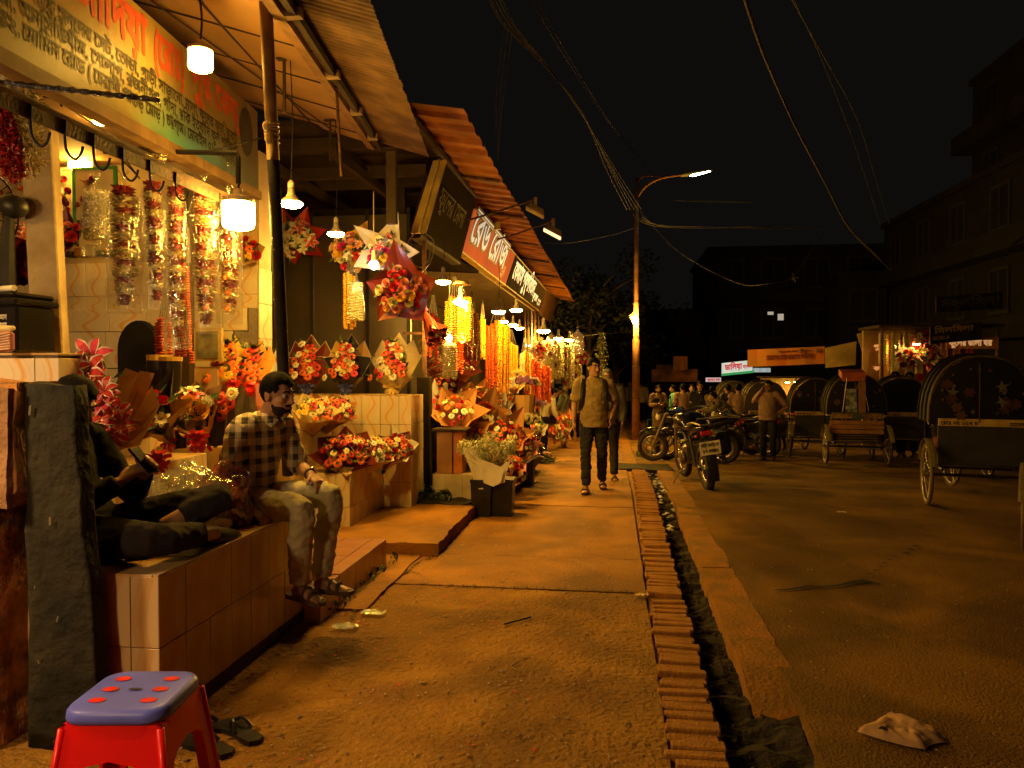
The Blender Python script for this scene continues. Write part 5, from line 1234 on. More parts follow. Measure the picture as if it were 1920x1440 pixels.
def bagged_garland(u, v0, v1, Y, label, w_=.075, kind=0, rz=0, yellow=False, x2=None):
    a = AT(u, v0, Y); b_ = AT(x2 or u, v1, Y); L_ = (a - b_).length
    t = root('bagged_garland', a, label, 'garland', GG)
    film_bag(t, L_ * 1.08, w_ * 1.3, w_ * .9, u)
    n = max(5, int(L_ / .055)); r = random.Random(int(u))
    for i in range(n):
        k = i / (n - 1); p = V(((b_.x - a.x) * k * .6 + r.uniform(-.004, .004), r.uniform(-.006, .006), -.06 - (L_ - .1) * k)); s = (w_ / .075) * (1.0 if k < .75 else 1.0 - (k - .75) * 1.4)
        link('flower_ring', RG[('red', 'pale')[i % 2] if not kind else ('red2', 'palep')[i % 2]], None, t, p, (0, 0, r.uniform(0, 6)), (s, s, 1))
        if yellow and i % 2: place(t, 'G:orange', p + V((r.uniform(-.03, .03), -.055 * s, 0)), (0, -1, .1), .02)
    return t
bagged_garland(232, 345, 570, 4.25, 'widest bagged garland of dark red and cream bands under the hook rail', .082, x2=234)
bagged_garland(285, 335, 562, 4.4, 'bagged garland with a curled white sticker, second along the hook rail', .066, 1, x2=300)
bagged_garland(328, 345, 632, 4.3, 'longest bagged garland, narrow with lacy cream bands', .062, 1, x2=334)
bagged_garland(383, 350, 606, 4.5, 'bagged garland knotted at its foil neck beside the lower cylinder bulb', .074, 0, yellow=True, x2=388)
bagged_garland(428, 372, 590, 4.75, 'bagged garland with orange gerberas just behind the lower cylinder bulb', .066, 0, yellow=True, x2=434)
t = root('bagged_garland', AT(180, 350, 4.7), 'creamy white tuberose bundle in a wide clear bag by the framed boards', 'garland', GG)
film_bag(t, .47, .115, .06, 3); bm = B(); lathe(bm, [(.02, -.02), (.075, -.05), (.08, -.15), (.085, -.33), (.06, -.36)][::-1], 14)
for v in bm.verts: v.co.y *= .6
jitter(bm, .012, 40); obj('bundle_core', bm, PET['cream'], t)
bm = B(); r = random.Random(2)
for _ in range(900):
    a = r.uniform(0, 6.28); z = r.uniform(-.36, -.03); R = .083; p = V((R * math.cos(a), R * .62 * math.sin(a), z)); s = .009
    d = V((math.cos(a), math.sin(a), r.uniform(-.5, .5))); e = V((r.uniform(-1, 1), r.uniform(-1, 1), r.uniform(-1, 1))).normalized() * s; f = d.cross(e).normalized() * s
    bm.faces.new([bm.verts.new(x) for x in (p + e + d * .008, p + f, p - e + d * .008, p - f)])
obj('tuberose_buds', bm, PET['white'], t)['kind'] = 'stuff'
t = root('white_sticker', AT(286, 512, 4.33), 'curled white tape stuck on the second bagged garland', 'tape'); bm = B(); tube(bm, [(.02, 0, .05), (-.015, 0, .03), (.005, -.01, -.01), (-.005, 0, -.05), (-.04, 0, -.06)], .006, 5, 4); obj('tape', bm, mat('white_tape', (.8, .75, .6), .4), t)
# marigold strands
_ms = {}
def strand_mesh(col, L_, R, seed=0):
    k = (col, round(L_, 2), R, seed)
    if k in _ms: return _ms[k]
    bm = B(); r = random.Random(seed + int(L_ * 100)); z = 0.0; seg = 8; prev = None
    while z > -L_:
        h = R * r.uniform(.75, 1.0); ph = r.uniform(0, 1); R1 = R * r.uniform(.88, 1.1)
        ra = [bm.verts.new((R1 * .5 * math.cos(2 * PI * (i + ph) / seg), R1 * .5 * math.sin(2 * PI * (i + ph) / seg), z)) for i in range(seg)]
        rb = [bm.verts.new((R1 * r.uniform(.85, 1.15) * math.cos(2 * PI * (i + ph) / seg), R1 * r.uniform(.85, 1.15) * math.sin(2 * PI * (i + ph) / seg), z - h * .5 + r.uniform(-.12, .12) * h)) for i in range(seg)]
        rc = [bm.verts.new((R1 * .5 * math.cos(2 * PI * (i + ph) / seg), R1 * .5 * math.sin(2 * PI * (i + ph) / seg), z - h)) for i in range(seg)]
        for A_, C_ in ((ra, rb), (rb, rc)):
            for i in range(seg): bm.faces.new((A_[i], C_[i], C_[(i + 1) % seg], A_[(i + 1) % seg]))
        z -= h
    _ms[k] = mesh(bm, 'strand', False, PET[col]); return _ms[k]
def strands(u, v0, v1, Y, n, wid, cols, label, R=.026, depth=.12, lenj=.04):
    a = AT(u, v0, Y); L_ = a.z - AT(u, v1, Y).z; t = root('marigold_garland', a, label, 'garland', GG); r = random.Random(int(u + v0))
    for i in range(n):
        k = (i + .5) / n - .5; x = k * wid; y = r.uniform(-.5, .5) * depth - .05 * math.cos(k * 3); c = cols[min(len(cols) - 1, int((k + .5) * len(cols)))]
        link('strand', strand_mesh(c, L_ * (.94 + .06 * (i % 2)), R, i % 3), None, t, (x, y, -.08 * abs(k) * 2 - r.uniform(0, lenj)), (r.uniform(-.02, .02), r.uniform(-.02, .02), r.uniform(0, 6)))
    bm = B()
    for i in range(5): tube(bm, [(((i + .5) / 5 - .5) * wid * .8, 0, -.05), (((i + .5) / 5 - .5) * wid * .2, 0, .2)], .004, 4)
    obj('hanging_strings', bm, M_ltwire, t)
    return t
strands(934, 600, 740, 10.7, 14, .34, ['marigold', 'marigold', 'marigoldy', 'marigoldy'], 'thick bundle of orange and yellow marigold strands under the bulbs', .024)
strands(935, 715, 800, 11.0, 9, .26, ['marigoldy', 'marigoldy'], 'lower sheaf of golden marigold strands behind the dotted paper', .022)
strands(852, 552, 690, 8.4, 6, .22, ['marigoldy', 'marigold', 'marigold'], 'amber marigold strands behind the plastic dish bulb', .03)
strands(905, 590, 668, 10.5, 3, .09, ['yellow', 'yellow'], 'slim bunch of lemon yellow strands left of the marigold bundle', .024)
strands(884, 575, 668, 9.3, 5, .16, ['marigold', 'marigoldy'], 'orange and golden strands close beside the slim lemon bunch', .024)
strands(958, 640, 735, 12.6, 8, .26, ['marigoldy', 'yellow'], 'golden strands in the shade behind the small slanting bulbs', .024)
strands(985, 655, 730, 13.2, 6, .2, ['cream', 'yellow'], 'cream and yellow strands before the dark gap', .024)
strands(812, 585, 660, 8.8, 5, .16, ['marigold', 'dred'], 'dusky orange strands behind the iron crossbar', .024)
strands(656, 505, 606, 7.3, 5, .12, ['yellow', 'cream', 'yellow'], 'pale yellow strands hanging below the black and gold bouquet', .022)
strands(978, 685, 735, 13.5, 7, .28, ['marigold'], 'squat orange marigold bundle nearest the dark gap', .03)
strands(1000, 670, 760, 14.0, 8, .26, ['marigold'], 'tall orange marigold bundle in the middle of three', .03)
strands(1022, 683, 750, 14.6, 7, .24, ['marigold'], 'orange marigold bundle on the far side of three', .03)
strands(308, 585, 672, 4.9, 4, .11, ['marigold'], 'red orange marigold strands hanging against the black chair back', .022, .05)
strands(346, 632, 652, 4.8, 5, .14, ['marigold'], 'short looped end of orange marigold under the longest bag', .02, .04)
strands(353, 480, 640, 4.95, 2, .05, ['marigold'], 'two thin orange strands glimpsed between the bagged garlands', .02, .03)
for (u, v0, v1, Y, w_, c, lab) in ((667, 520, 600, 7.15, .075, 'cream', 'pale jasmine bundle in a clear bag below the hanging bouquets'), (842, 636, 708, 7.95, .085, 'cream', 'pale jasmine bundle in a bag under the bright bulb'), (870, 548, 645, 8.3, .09, 'marigoldy', 'wide bag of golden petals under the plastic dish'), (888, 580, 650, 8.6, .06, 'yellow', 'narrow bag of yellow petals beside the plastic dish')):
    a = AT(u, v0, Y); L_ = a.z - AT(u, v1, Y).z; t = root('bagged_garland', a, lab, 'garland', GG); film_bag(t, L_, w_ * 1.15, w_ * .8, u)
    for i in range(4): link('strand', strand_mesh(c, L_ * .86, .03, i), None, t, ((i - 1.5) * w_ * .42, .01 * (i % 2), -.05))
t = root('plastic_dish', AT(866, 532, 8.1), 'upturned plastic dish hung above a lit bulb', 'dish'); bm = B(); lathe(bm, [(.0, .03), (.07, .025), (.1, .0), (.095, -.01)][::-1], 18, cap=False); obj('dish', bm, mat('tan_plastic', (.5, .33, .18), .4), t, smooth=True)
# far white and mixed garlands of the lit stall
r = random.Random(21)
cc = ['cream', 'white', 'marigoldy', 'cream', 'yellow', 'white', 'cream', 'marigold', 'cream', 'white', 'yellow', 'cream']
ORD = 'first second third fourth fifth sixth seventh eighth ninth tenth eleventh twelfth thirteenth fourteenth fifteenth sixteenth seventeenth eighteenth nineteenth twentieth twenty-first twenty-second'.split()
for i in range(14):
    u = 1000 + i * 6.6; Y = 15.5 + i * .35; v0 = 636 + r.uniform(-8, 14); v1 = 735 + r.uniform(-30, 15); a = AT(u, v0, Y); L_ = a.z - AT(u, v1, Y).z
    t = root('hanging_garland', a, 'pale garland in the tight row over the brightest far stall, %s from its near end' % ORD[i], 'garland', 'pale garlands over the far bright stall')
    if i % 2: film_bag(t, L_ * 1.05, .075, .06, i)
    nb = max(4, int(L_ / .12))
    for k in range(nb): link('flower_ring', RG[('pale', 'red', 'palep')[(k + (i % 3)) % 3 if i % 3 == 0 else 0]], None, t, (0, 0, -.08 - k * .115), (0, 0, k), (1.1, 1.1, 2.4))
for (u, v, Y, pal, lab, R) in ((1028, 652, 15.2, ['r:rose', 'r:red', 'r:white'], 'round wreath of pink and red roses over the far bright stall', .14), (1092, 672, 17.5, ['r:cream', 'r:red', 'r:pink'], 'round flower wreath close by the lilac bag', .14), (1010, 660, 14.8, ['r:pink', 'r:dred', 'r:rose'], 'pink flower cluster high in the far bright stall', .15)):
    hand_bouquet(lab, AT(u, v, Y), (.2, -1, 0), .1, R, 'white', pal, 12, .045, peak=1.1)
t = root('lilac_bag', AT(1083, 620, 16.5), 'translucent lilac bag hanging at the stall corner', 'bag'); film_bag(t, .5, .14, .1, 5, 'bag', m=plastic_film('lilac_film', (.75, .6, .8), .5))
# vertical timber lengths standing in the dark gap
t = root('timber_poles', AT(995, 690, 15.0), 'upright poles and strips in the gap of the far stall', 'poles')
for k, u in enumerate((984, 990, 997, 1003, 1010)):
    bm = B(); p = AT(u, 720, 15 + k * .1) - t.location; tube(bm, [p + V((0, 0, -.8)), p + V((0, 0, 1.5))], .02 + .008 * (k % 2), 6); obj('pole', bm, (M_rust, M_wood, mat('grey_pole', (.35, .3, .22), .6))[k % 3], t)
# rods and dark cloth of the third stall
t = root('dark_cloth', AT(900, 700, 11.3), 'dark brown sheet hanging behind the marigold strands', 'cloth'); bm = B(); n = 16
rows = [[bm.verts.new((x / n * .75 - .3, .03 * math.sin(x * 1.3) * (1 - y / 8), .45 - y / 8 * 1.0 + .06 * math.sin(x * .4))) for x in range(n + 1)] for y in range(9)]
for y in range(8):
    for x in range(n): bm.faces.new((rows[y][x], rows[y][x + 1], rows[y + 1][x + 1], rows[y + 1][x]))
obj('sheet', bm, mat('dark_brown_cloth', (.035, .022, .015), .7), t, smooth=True)
t = root('iron_rack', AT(790, 660, 8.4), 'slanting thin rods of an iron rack behind the crossbar', 'rack')
for k in range(6):
    bm = B(); p = AT(785 + k * 3, 640 + k * 14, 8.6) - t.location; q = AT(828, 615 + k * 17, 8.5) - t.location; tube(bm, [p, q], .007, 5); obj('rod', bm, M_rust, t)
# buckets with loose flowers further along
def vase(label, u, v, Y, pal, n, R, fs, pot=M_bucket, h=.32, wrap=None):
    t = root('flower_bucket', (AT(u, v, Y).x, Y, gz(Y)), label, 'bucket', 'buckets of loose flowers in the stalls'); zc = AT(u, v, Y).z - gz(Y)
    bm = B(); lathe(bm, [(R * .55, 0 if zc < 1 else zc - .55), (R * .8, zc - R * .9)], 12, cap=False); obj('pail', bm, WR[wrap] if wrap else pot, t)
    r = random.Random(u)
    for i in range(n):
        a = i * 2.399; rad = R * math.sqrt((i + .5) / n); d = V((rad * math.cos(a), rad * math.sin(a) * .8, zc + R * .45 * (1 - (rad / R) ** 2) + r.uniform(-.02, .02))); place(t, pal[i % len(pal)], d, (math.cos(a) * rad / R, math.sin(a) * rad / R - .5, .8), fs)
    lv = B()
    for i in range(n): leafy(lv, (r.uniform(-R, R) * .8, r.uniform(-R, R) * .6, zc - R * .1), (r.uniform(-1, 1), r.uniform(-1, .4), .9), R * .5, i)
    obj('foliage', lv, M_green, t)['kind'] = 'stuff'
vase('bucket of creamy white chrysanthemums in front of the men', 985, 790, 9.9, ['c:cream', 'c:cream', 'c:white'], 46, .21, .036)
vase('purple and white mums in brown paper behind the vendor', 985, 718, 11.0, ['c:lilac', 'c:white', 'c:lilac', 'c:lilac'], 34, .2, .045, wrap='tan')
vase('bucket of dull purple blooms beside the white shirted man', 1000, 760, 11.6, ['c:lilac'], 22, .18, .045)
vase('green and cream bunch under the short orange bundle', 970, 705, 12.5, ['c:cream', 'c:yellow'], 14, .15, .045)
t = root('stem_heap', AG(1015, 868), 'heap of cut green stems and leaves on the path', 'heap'); t.location.z += 0.01; bm = B(); r = random.Random(8)
for i in range(260):
    a = r.uniform(0, 6.28); d = r.uniform(0, .28); p = V((d * math.cos(a) * .9, d * math.sin(a), r.uniform(0, .2) * (1 - d / .3))); q = p + V((r.uniform(-.16, .2), r.uniform(-.16, .16), r.uniform(-.02, .08)))
    if i % 4 == 0: tube(bm, [p, q], .004, 4, mi=1)
    else: leafy(bm, p, q - p, .09, i)
obj('cut_stems', bm, [M_green, mat('pale_stem', (.25, .27, .12), .6)], t)['kind'] = 'stuff'
for i, (u, v, Y, lab) in enumerate(((1048, 812, 13.0, 'brown basket of mixed blooms between the two customers'), (1062, 790, 14.5, 'pale flower bunch low behind the second customer'))):
    hand_bouquet(lab, AT(u, v, Y), (.3, -.8, .6), .3, .16, 'kraft', ['r:rose', 'r:cream', 'r:white', 'r:orange'], 12, .045)

# ================================================================== FIRST SHOP GOODS
t = root('donation_box', AT(20, 652, 3.42), 'black lidded donation box with Bengali lettering on the tall tiled stand', 'box')
t.location.z = 1.627
bm = B(); box(bm, (-.26, -.1, 0), (.125, .16, .235), .012); box(bm, (-.28, -.115, .236), (.135, .18, .27), .01); box(bm, (-.26, -.105, .272), (.12, .17, .30), .014); obj('body', bm, mat('black_lacquer', (.014, .012, .011), .22), t)
lx = (1, 0, 0); lz = (0, 0, 1); yb = -.1015
lettering('lettering', [('এিতম কুরআন', V((-.06, yb, .165)), lx, lz, .034, .13, .02, 20), ('মাদরাসা েহফজখানা', V((-.06, yb, .125)), lx, lz, .034, .13, .02, 20), ('দান বক্স', V((-.055, yb, .07)), lx, lz, .055, .13, .035, 26), ('েমাবাইল ০১৮১', V((-.05, yb, .035)), lx, lz, .03, .12, .02, 20)], mat('box_letter', (.55, .5, .4), .6), t, .0)
t = root('packet', AT(10, 625, 3.22), 'clear packet of pink striped sticks before the donation box', 'packet'); t.location.z = 1.627
bm = B(); box(bm, (-.05, -.02, 0), (.045, .02, .1), .015)
for k in range(7): tube(bm, [(-.045, -.022, .01 + k * .012), (0, -.026, .012 + k * .012), (.04, -.02, .016 + k * .013)], .004, 4, 3, mi=1)
obj('wrapper', bm, [mat('packet_pink', (.5, .2, .13), .3), mat('packet_stripe', (.62, .42, .3), .3)], t); bm = B(); box(bm, (-.05, -.018, .1), (.05, .018, .128), .01); jitter(bm, .006, 20); obj('flap', bm, WR['cream'], t)
t = root('white_roll', AT(14, 528, 3.3), 'short white plastic tube lying on the donation box', 'tube'); t.location = V((t.location.x, 3.36, 1.945)); bm = B(); tube(bm, [(-.1, 0, 0), (.02, -.04, 0)], .014, 10); obj('tube', bm, mat('white_plastic', (.65, .6, .48), .4), t)
t = root('table_fan', AT(12, 520, 3.55), 'dark pedestal fan behind the donation box', 'fan'); o = t.location.copy()
bm = B(); tube(bm, [AT(12, 560, 3.55) - o, AT(14, 455, 3.55) - o, AT(18, 395, 3.55) - o], [.05, .035, .022], 10); obj('stem', bm, M_black, t)
bm = B(); c = AT(26, 388, 3.55) - o; ball(bm, c, (.07, .07, .06), 14, 10); obj('motor', bm, M_black, t, smooth=True)
bm = B(); c = AT(-22, 392, 3.5) - o
for k in range(22):
    a = k * PI / 11; d = V((0.15, math.cos(a), math.sin(a))); tube(bm, [c, c + V((-.05, math.cos(a) * .1, math.sin(a) * .1)), c + V((0.0, math.cos(a) * .2, math.sin(a) * .2))], .003, 4)
for rr, xx in ((.2, 0), (.1, -.05)): tube(bm, [c + V((xx, rr * math.cos(k * PI / 12), rr * math.sin(k * PI / 12))) for k in range(24)], .005, 5, closed=True, cap=False)
obj('guard', bm, M_black, t)
bm = B()
for k in range(3):
    a = k * 2.09; quad(bm, c + V((.02, 0, 0)), c + V((.0, .15 * math.cos(a), .15 * math.sin(a))), c + V((.03, .16 * math.cos(a + .5), .16 * math.sin(a + .5))), c + V((.04, .08 * math.cos(a + .8), .08 * math.sin(a + .8))))
obj('blade', bm, M_black, t)
# garlands hung at the near corner
def fluffy(label, pts, cols, n, R, s, seed, name='hanging_garland'):
    t = root(name, pts[0], label, 'garland', GG); o = t.location.copy(); P = crom(pts, 6); bm = B(); r = random.Random(seed)
    for i in range(n):
        p = P[r.randrange(len(P))] - o; d = V((r.gauss(0, 1), r.gauss(0, 1), r.gauss(0, 1))).normalized(); q = p + d * R * r.uniform(.5, 1); e = d.orthogonal().normalized(); e = Matrix.Rotation(r.uniform(0, 6), 3, d) @ e; f = d.cross(e)
        bm.faces.new([bm.verts.new(x) for x in (q, q + e * s * .4 + d * s * .6, q + d * s * 1.3, q + f * s * .5 + d * s * .5)]).material_index = r.randrange(len(cols))
    obj('petals', bm, [PET[c] for c in cols], t)['kind'] = 'stuff'
    return t
fluffy('shaggy cream garland hanging in the near corner under the hook rail', [AT(25, 90, 3.1), AT(40, 160, 3.1), AT(45, 230, 3.1), AT(48, 300, 3.1)], ['cream', 'cream', 'white'], 2200, .075, .022, 4)
fluffy('crimson garland running down inside the shaggy cream one', [AT(2, 185, 3.0), AT(10, 240, 3.0), AT(20, 280, 3.0), AT(24, 325, 3.02)], ['red', 'red', 'dred'], 900, .035, .022, 5)
fluffy('greenish white spray above the foil rod at the near corner', [AT(-10, 100, 3.3), AT(20, 125, 3.3), AT(45, 140, 3.3)], ['cream', 'white', 'red'], 600, .07, .03, 6)
# framed boards with silk flower chains on the partition
def frame_board(u0, v0, u1, v1, Y, label, fm, n, seed):
    a = AT(u0, v1, Y); b_ = AT(u1, v0, Y); t = root('framed_board', ((a.x + b_.x) / 2, Y, a.z), label, 'picture', 'framed flower boards'); w_ = b_.x - a.x; h = b_.z - a.z
    bm = B(); box(bm, (-w_ / 2, 0, 0), (w_ / 2, .02, h)); obj('panel', bm, mat('cream_board', (.62, .52, .34), .7, scale=4), t)
    bm = B(); e = .018
    for lo, hi in (((-w_ / 2 - e, -.015, -e), (-w_ / 2 + .003, .015, h + e)), ((w_ / 2 - .003, -.015, -e), (w_ / 2 + e, .015, h + e)), ((-w_ / 2 + .004, -.013, -e), (w_ / 2 - .004, .013, .003)), ((-w_ / 2 + .004, -.013, h - .003), (w_ / 2 - .004, .013, h + e))): box(bm, lo, hi)
    obj('frame', bm, fm, t); r = random.Random(seed); lv = B()
    for k in range(n):
        x = (k + .5) / n - .5; p = V((x * w_ * .85, -.03, h * (.62 + .22 * math.sin(x * 9 + seed)))); place(t, r.choice(['r:red', 'r:orange', 'r:rose', 'r:dred']), p, (r.uniform(-.5, .5), -1, r.uniform(-.5, .5)), r.uniform(.022, .036)); leafy(lv, p, (r.uniform(-1, 1), -1, r.uniform(-1, 1)), .06, k)
        if k % 2: p2 = V((x * w_ * .7, -.03, h * (.25 + .12 * math.sin(x * 7)))); place(t, r.choice(['r:red', 'r:dred']), p2, (0, -1, .2), .03); leafy(lv, p2, (.5, -1, .4), .06, k)
    obj('foliage', lv, M_green, t)['kind'] = 'stuff'
frame_board(0, 318, 65, 425, 5.75, 'cream board with a looped red flower chain behind the fan', M_sock, 9, 1)
frame_board(142, 316, 215, 432, 5.78, 'green framed board with a red rose spray on it', mat('green_frame', (.05, .28, .06), .5), 7, 2)
frame_board(118, 318, 136, 432, 5.9, 'narrow cream board wedged beside the limewashed post', M_sock, 4, 3)
hand_bouquet('cluster of silk roses on a dark ledge behind the limewashed post', AT(120, 440, 5.3), (.1, -1, .3), .15, .12, 'maroon', ['r:rose', 'r:orange', 'r:red'], 10, .04)
hand_bouquet('bright red silk roses beside the dark fan stem', AT(48, 490, 3.7), (.2, -1, .3), .2, .11, 'maroon', ['r:red', 'r:red', 'r:pink'], 16, .035)
hand_bouquet('orange and red silk leaves above the red roses by the fan', AT(45, 452, 4.0), (.2, -1, .3), .15, .09, 'orange', ['l:orange', 'r:red', 'l:marigold'], 7, .05)
t = root('shelf_goods', AT(170, 482, 5.7), 'dark jumble of packets on the ledge above the tiles', 'packets')
for k in range(5):
    bm = B(); box(bm, (-.22 + k * .1, -.05, 0), (-.14 + k * .1, .05, .05 + .03 * (k % 3)), .01); obj('packet', bm, (M_wood, WR['kraft'], M_sock, M_black, WR['maroon'])[k], t)
t = root('office_chair', AT(255, 720, 5.0), 'rounded black chair back standing before the tiled wall', 'chair'); o = t.location.copy()
bm = B(); pts = []
for k in range(13): a = PI * k / 12; pts.append(AT(258 - 40 * math.cos(a), 655 - 55 * math.sin(a), 5.0) - o)
pts += [AT(298, 760, 5.0) - o, AT(220, 760, 5.0) - o]
f = bm.faces.new([bm.verts.new(p) for p in pts]); ex = bmesh.ops.extrude_face_region(bm, geom=[f]); bmesh.ops.translate(bm, vec=(0, .06, 0), verts=[v for v in ex['geom'] if isinstance(v, bmesh.types.BMVert)]); bmesh.ops.bevel(bm, geom=list(bm.edges), offset=.012, segments=2, affect='EDGES')
obj('backrest', bm, mat('chair_fabric', (.012, .009, .006), .8), t); bm = B(); box(bm, (-.14, -.35, -.22), (.17, .05, -.14), .03); obj('seat', bm, MATS['chair_fabric'], t); bm = B(); tube(bm, [(0, -.1, -.2), (0, -.1, -.6)], .03, 8); obj('pedestal', bm, M_black, t)
for k in range(5): bm = B(); tube(bm, [(0, -.1, -.58), (.26 * math.cos(k * 1.257), -.1 + .26 * math.sin(k * 1.257), -.62)], .018, 6); obj('leg', bm, M_black, t)
t = root('picture_frame', AT(392, 675, 5.25), 'small grey framed picture propped by the yellow bouquet', 'picture'); bm = B(); box(bm, (-.12, 0, -.01), (.1, .03, .24)); obj('frame', bm, M_bat, t); bm = B(); box(bm, (-.095, -.008, .015), (.075, -.001, .215)); obj('pane', bm, mat('grey_picture', (.22, .2, .13), .2, scale=7, var=.5), t)
t = root('shelf_box', AT(388, 735, 5.3), 'wood grained cube beneath the small framed picture', 'box'); bm = B(); box(bm, (-.1, -.03, -.2), (.1, .2, .01)); obj('carton', bm, M_tileb, t); t.location = AT(388, 690, 5.3)
t = root('shop_post', AT(345, 660, 5.2), 'weathered brown post behind the orange strands', 'post'); t.location.z = 0; bm = B(); box(bm, (-.05, 0, 0), (.04, .08, 3.0)); obj('shaft', bm, M_wood, t)
t = root('shop_post', AT(474, 500, 6.1), 'dark pipe at the far edge of the tiled wall', 'post'); t.location.z = 0; bm = B(); tube(bm, [(0, 0, 0), (0, 0, 3.2)], .04, 10); obj('shaft', bm, M_wood, t)
hand_bouquet('orange and red silk blooms at the end of the tiled wall', AT(467, 470, 5.9), (.1, -1, .1), .12, .1, 'tan', ['g:orange', 'r:red', 'G:yellow'], 7, .035)
# crumpled bag of red flowers on the bench
def crumple(bm, c, r_, sub, amp, sc_, seed):
    rs = bmesh.ops.create_icosphere(bm, subdivisions=sub, radius=1.0)
    for v in rs['verts']:
        d = v.co.copy(); k = 1 + amp * (noise.noise(d * sc_ + V((seed, 0, 0))) + .5 * abs(noise.noise(d * sc_ * 2.4 + V((0, seed, 0)))))
        v.co = V((d.x * r_[0] * k, d.y * r_[1] * k, max(d.z * r_[2] * k, -r_[2] * .75))) + V(c)
t = root('flower_bag', AT(395, 960, 4.1), 'crumpled clear plastic bag of red flowers lying on the bench between the men', 'bag'); t.location = V((-2.13, 3.74, .69))
bm = B(); crumple(bm, (-.14, -.05, .13), (.25, .17, .18), 4, .35, 2.6, 2); obj('clear_film', bm, plastic_film('grey_film', (.85, .85, .85), .72), t)
bm = B(); crumple(bm, (.035, .06, .14), (.14, .13, .19), 4, .3, 2.6, 5); obj('red_film', bm, plastic_film('red_film', (.9, .25, .22), .45), t)
bm = B(); crumple(bm, (.035, .06, .12), (.115, .105, .15), 3, .3, 3, 9); obj('red_contents', bm, PET['dred'], t)
bm = B(); crumple(bm, (-.16, -.05, .08), (.15, .1, .08), 3, .3, 3, 7); obj('pale_contents', bm, mat('stem_green_grey', (.16, .17, .10), .6), t)
t = root('red_plate', AT(418, 885, 4.55), 'red plastic plate with crumpled yellow tissue behind the bag', 'plate'); t.location = V((-2.48, 4.45, .70)); bm = B(); lathe(bm, [(.07, .16), (.12, .185), (.125, .19), (.06, .17)], 20); obj('plate', bm, mat('red_plastic', (.55, .012, .02), .35), t); bm = B(); crumple(bm, (.03, -.02, .2), (.05, .05, .03), 3, .5, 3, 1); obj('tissue', bm, WR['yellow'], t)
bm = B(); lathe(bm, [(.07, 0), (.07, .16)], 12); obj('stand', bm, M_black, t)

# ================================================================== STOOL, SLIPPERS, LITTER
t = root('plastic_stool', (-1.62, 2.34, 0), 'red plastic stool with a blue seat and six red spots', 'stool', None, 0.12); t.rotation_euler.z = math.radians(8)
M_red = mat('stool_red', (0.66, 0.006, 0.010), .32, var=.06, scale=5, bump=.03); M_blue = mat('stool_blue', (.10, .12, .62), .38, var=.1, scale=6, bump=.03)
M_red.node_tree.nodes['Principled BSDF'].inputs['Subsurface Weight'].default_value = 0
def rsq(half, rad, n=5):
    P = []
    for cx, cy, a0 in ((1, 1, 0), (-1, 1, 90), (-1, -1, 180), (1, -1, 270)):
        for k in range(n + 1):
            a = math.radians(a0 + 90 * k / n); P.append((cx * (half - rad) + rad * math.cos(a), cy * (half - rad) + rad * math.sin(a)))
    return P
def loft(bm, secs, cap0=True, cap1=True, mi=0):
    R_ = [[bm.verts.new((x, y, z)) for x, y in P] for P, z in secs]
    for i in range(len(R_) - 1):
        n = len(R_[i])
        for k in range(n): bm.faces.new((R_[i][k], R_[i][(k + 1) % n], R_[i + 1][(k + 1) % n], R_[i + 1][k])).material_index = mi
    if cap0: bm.faces.new(list(reversed(R_[0]))).material_index = mi
    if cap1: bm.faces.new(R_[-1]).material_index = mi
    return R_
bm = B(); loft(bm, [(rsq(.168, .07), .405), (rsq(.170, .07), .418), (rsq(.168, .07), .436), (rsq(.160, .066), .446), (rsq(.146, .06), .450), (rsq(.07, .035), .4475), (rsq(.02, .012), .447)]); obj('seat', bm, M_blue, t, smooth=True)
for sx in (-1, 1):
    for yy in (-.085, 0, .085):
        bm = B()
        vs = [bm.verts.new((sx * .085 + .027 * math.cos(a * PI / 8) * (1 + .15 * math.sin(a * 2.3)), yy + .019 * math.sin(a * PI / 8), .4512)) for a in range(16)]; bm.faces.new(vs); obj('red_spot', bm, mat('spot_red', (.6, .015, .015), .4), t)
bm = B(); vs = [bm.verts.new((.024 * math.cos(a * PI / 6), .009 * math.sin(a * PI / 6), .4514)) for a in range(12)]; bm.faces.new(vs); obj('finger_slot', bm, M_black, t)
bm = B()      # skirt and four flared legs with arched openings
def leg_panel(bm, ang):
    R = Matrix.Rotation(ang, 3, 'Z'); th = .012
    prof = []   # half opening at height z
    zs = [0, .08, .16, .22, .255, .275, .29, .40]
    for side_ in (-1, 1):
        rows = []
        for z in zs:
            out = .160 + (.40 - z) * .135; outer = side_ * out
            op = .112 + (.29 - z) * .10
            if z > .22: op = max(0.0, (.112 + .012) * math.sqrt(max(0, 1 - ((z - .22) / .07) ** 2)))
            inner = side_ * (op if z < .29 else 0.0)
            rows.append((z, outer, inner, out))
        for i in range(len(rows) - 1):
            z0, o0, i0, d0 = rows[i]; z1, o1, i1, d1 = rows[i + 1]
            hexa(bm, [R @ V(p) for p in ((i0, -d0, z0), (o0, -d0, z0), (o0 - side_ * .0, -d0 + th, z0), (i0, -d0 + th, z0), (i1, -d1, z1), (o1, -d1, z1), (o1, -d1 + th, z1), (i1, -d1 + th, z1))])
for k in range(4): 
    bm = B(); leg_panel(bm, k * PI / 2); bmesh.ops.recalc_face_normals(bm, faces=list(bm.faces)); obj('leg_frame', bm, M_red, t)
for k in range(4):
    bm = B(); R = Matrix.Rotation(k * PI / 2, 3, 'Z'); tube(bm, [R @ V((.207, -.207, 0)), R @ V((.158, -.158, .39))], .013, 8); obj('leg_rib', bm, M_red, t, smooth=True)
bm = B(); R_ = loft(bm, [(rsq(.166, .068), .35), (rsq(.164, .068), .407)], False, False); obj('skirt', bm, M_red, t, smooth=True)
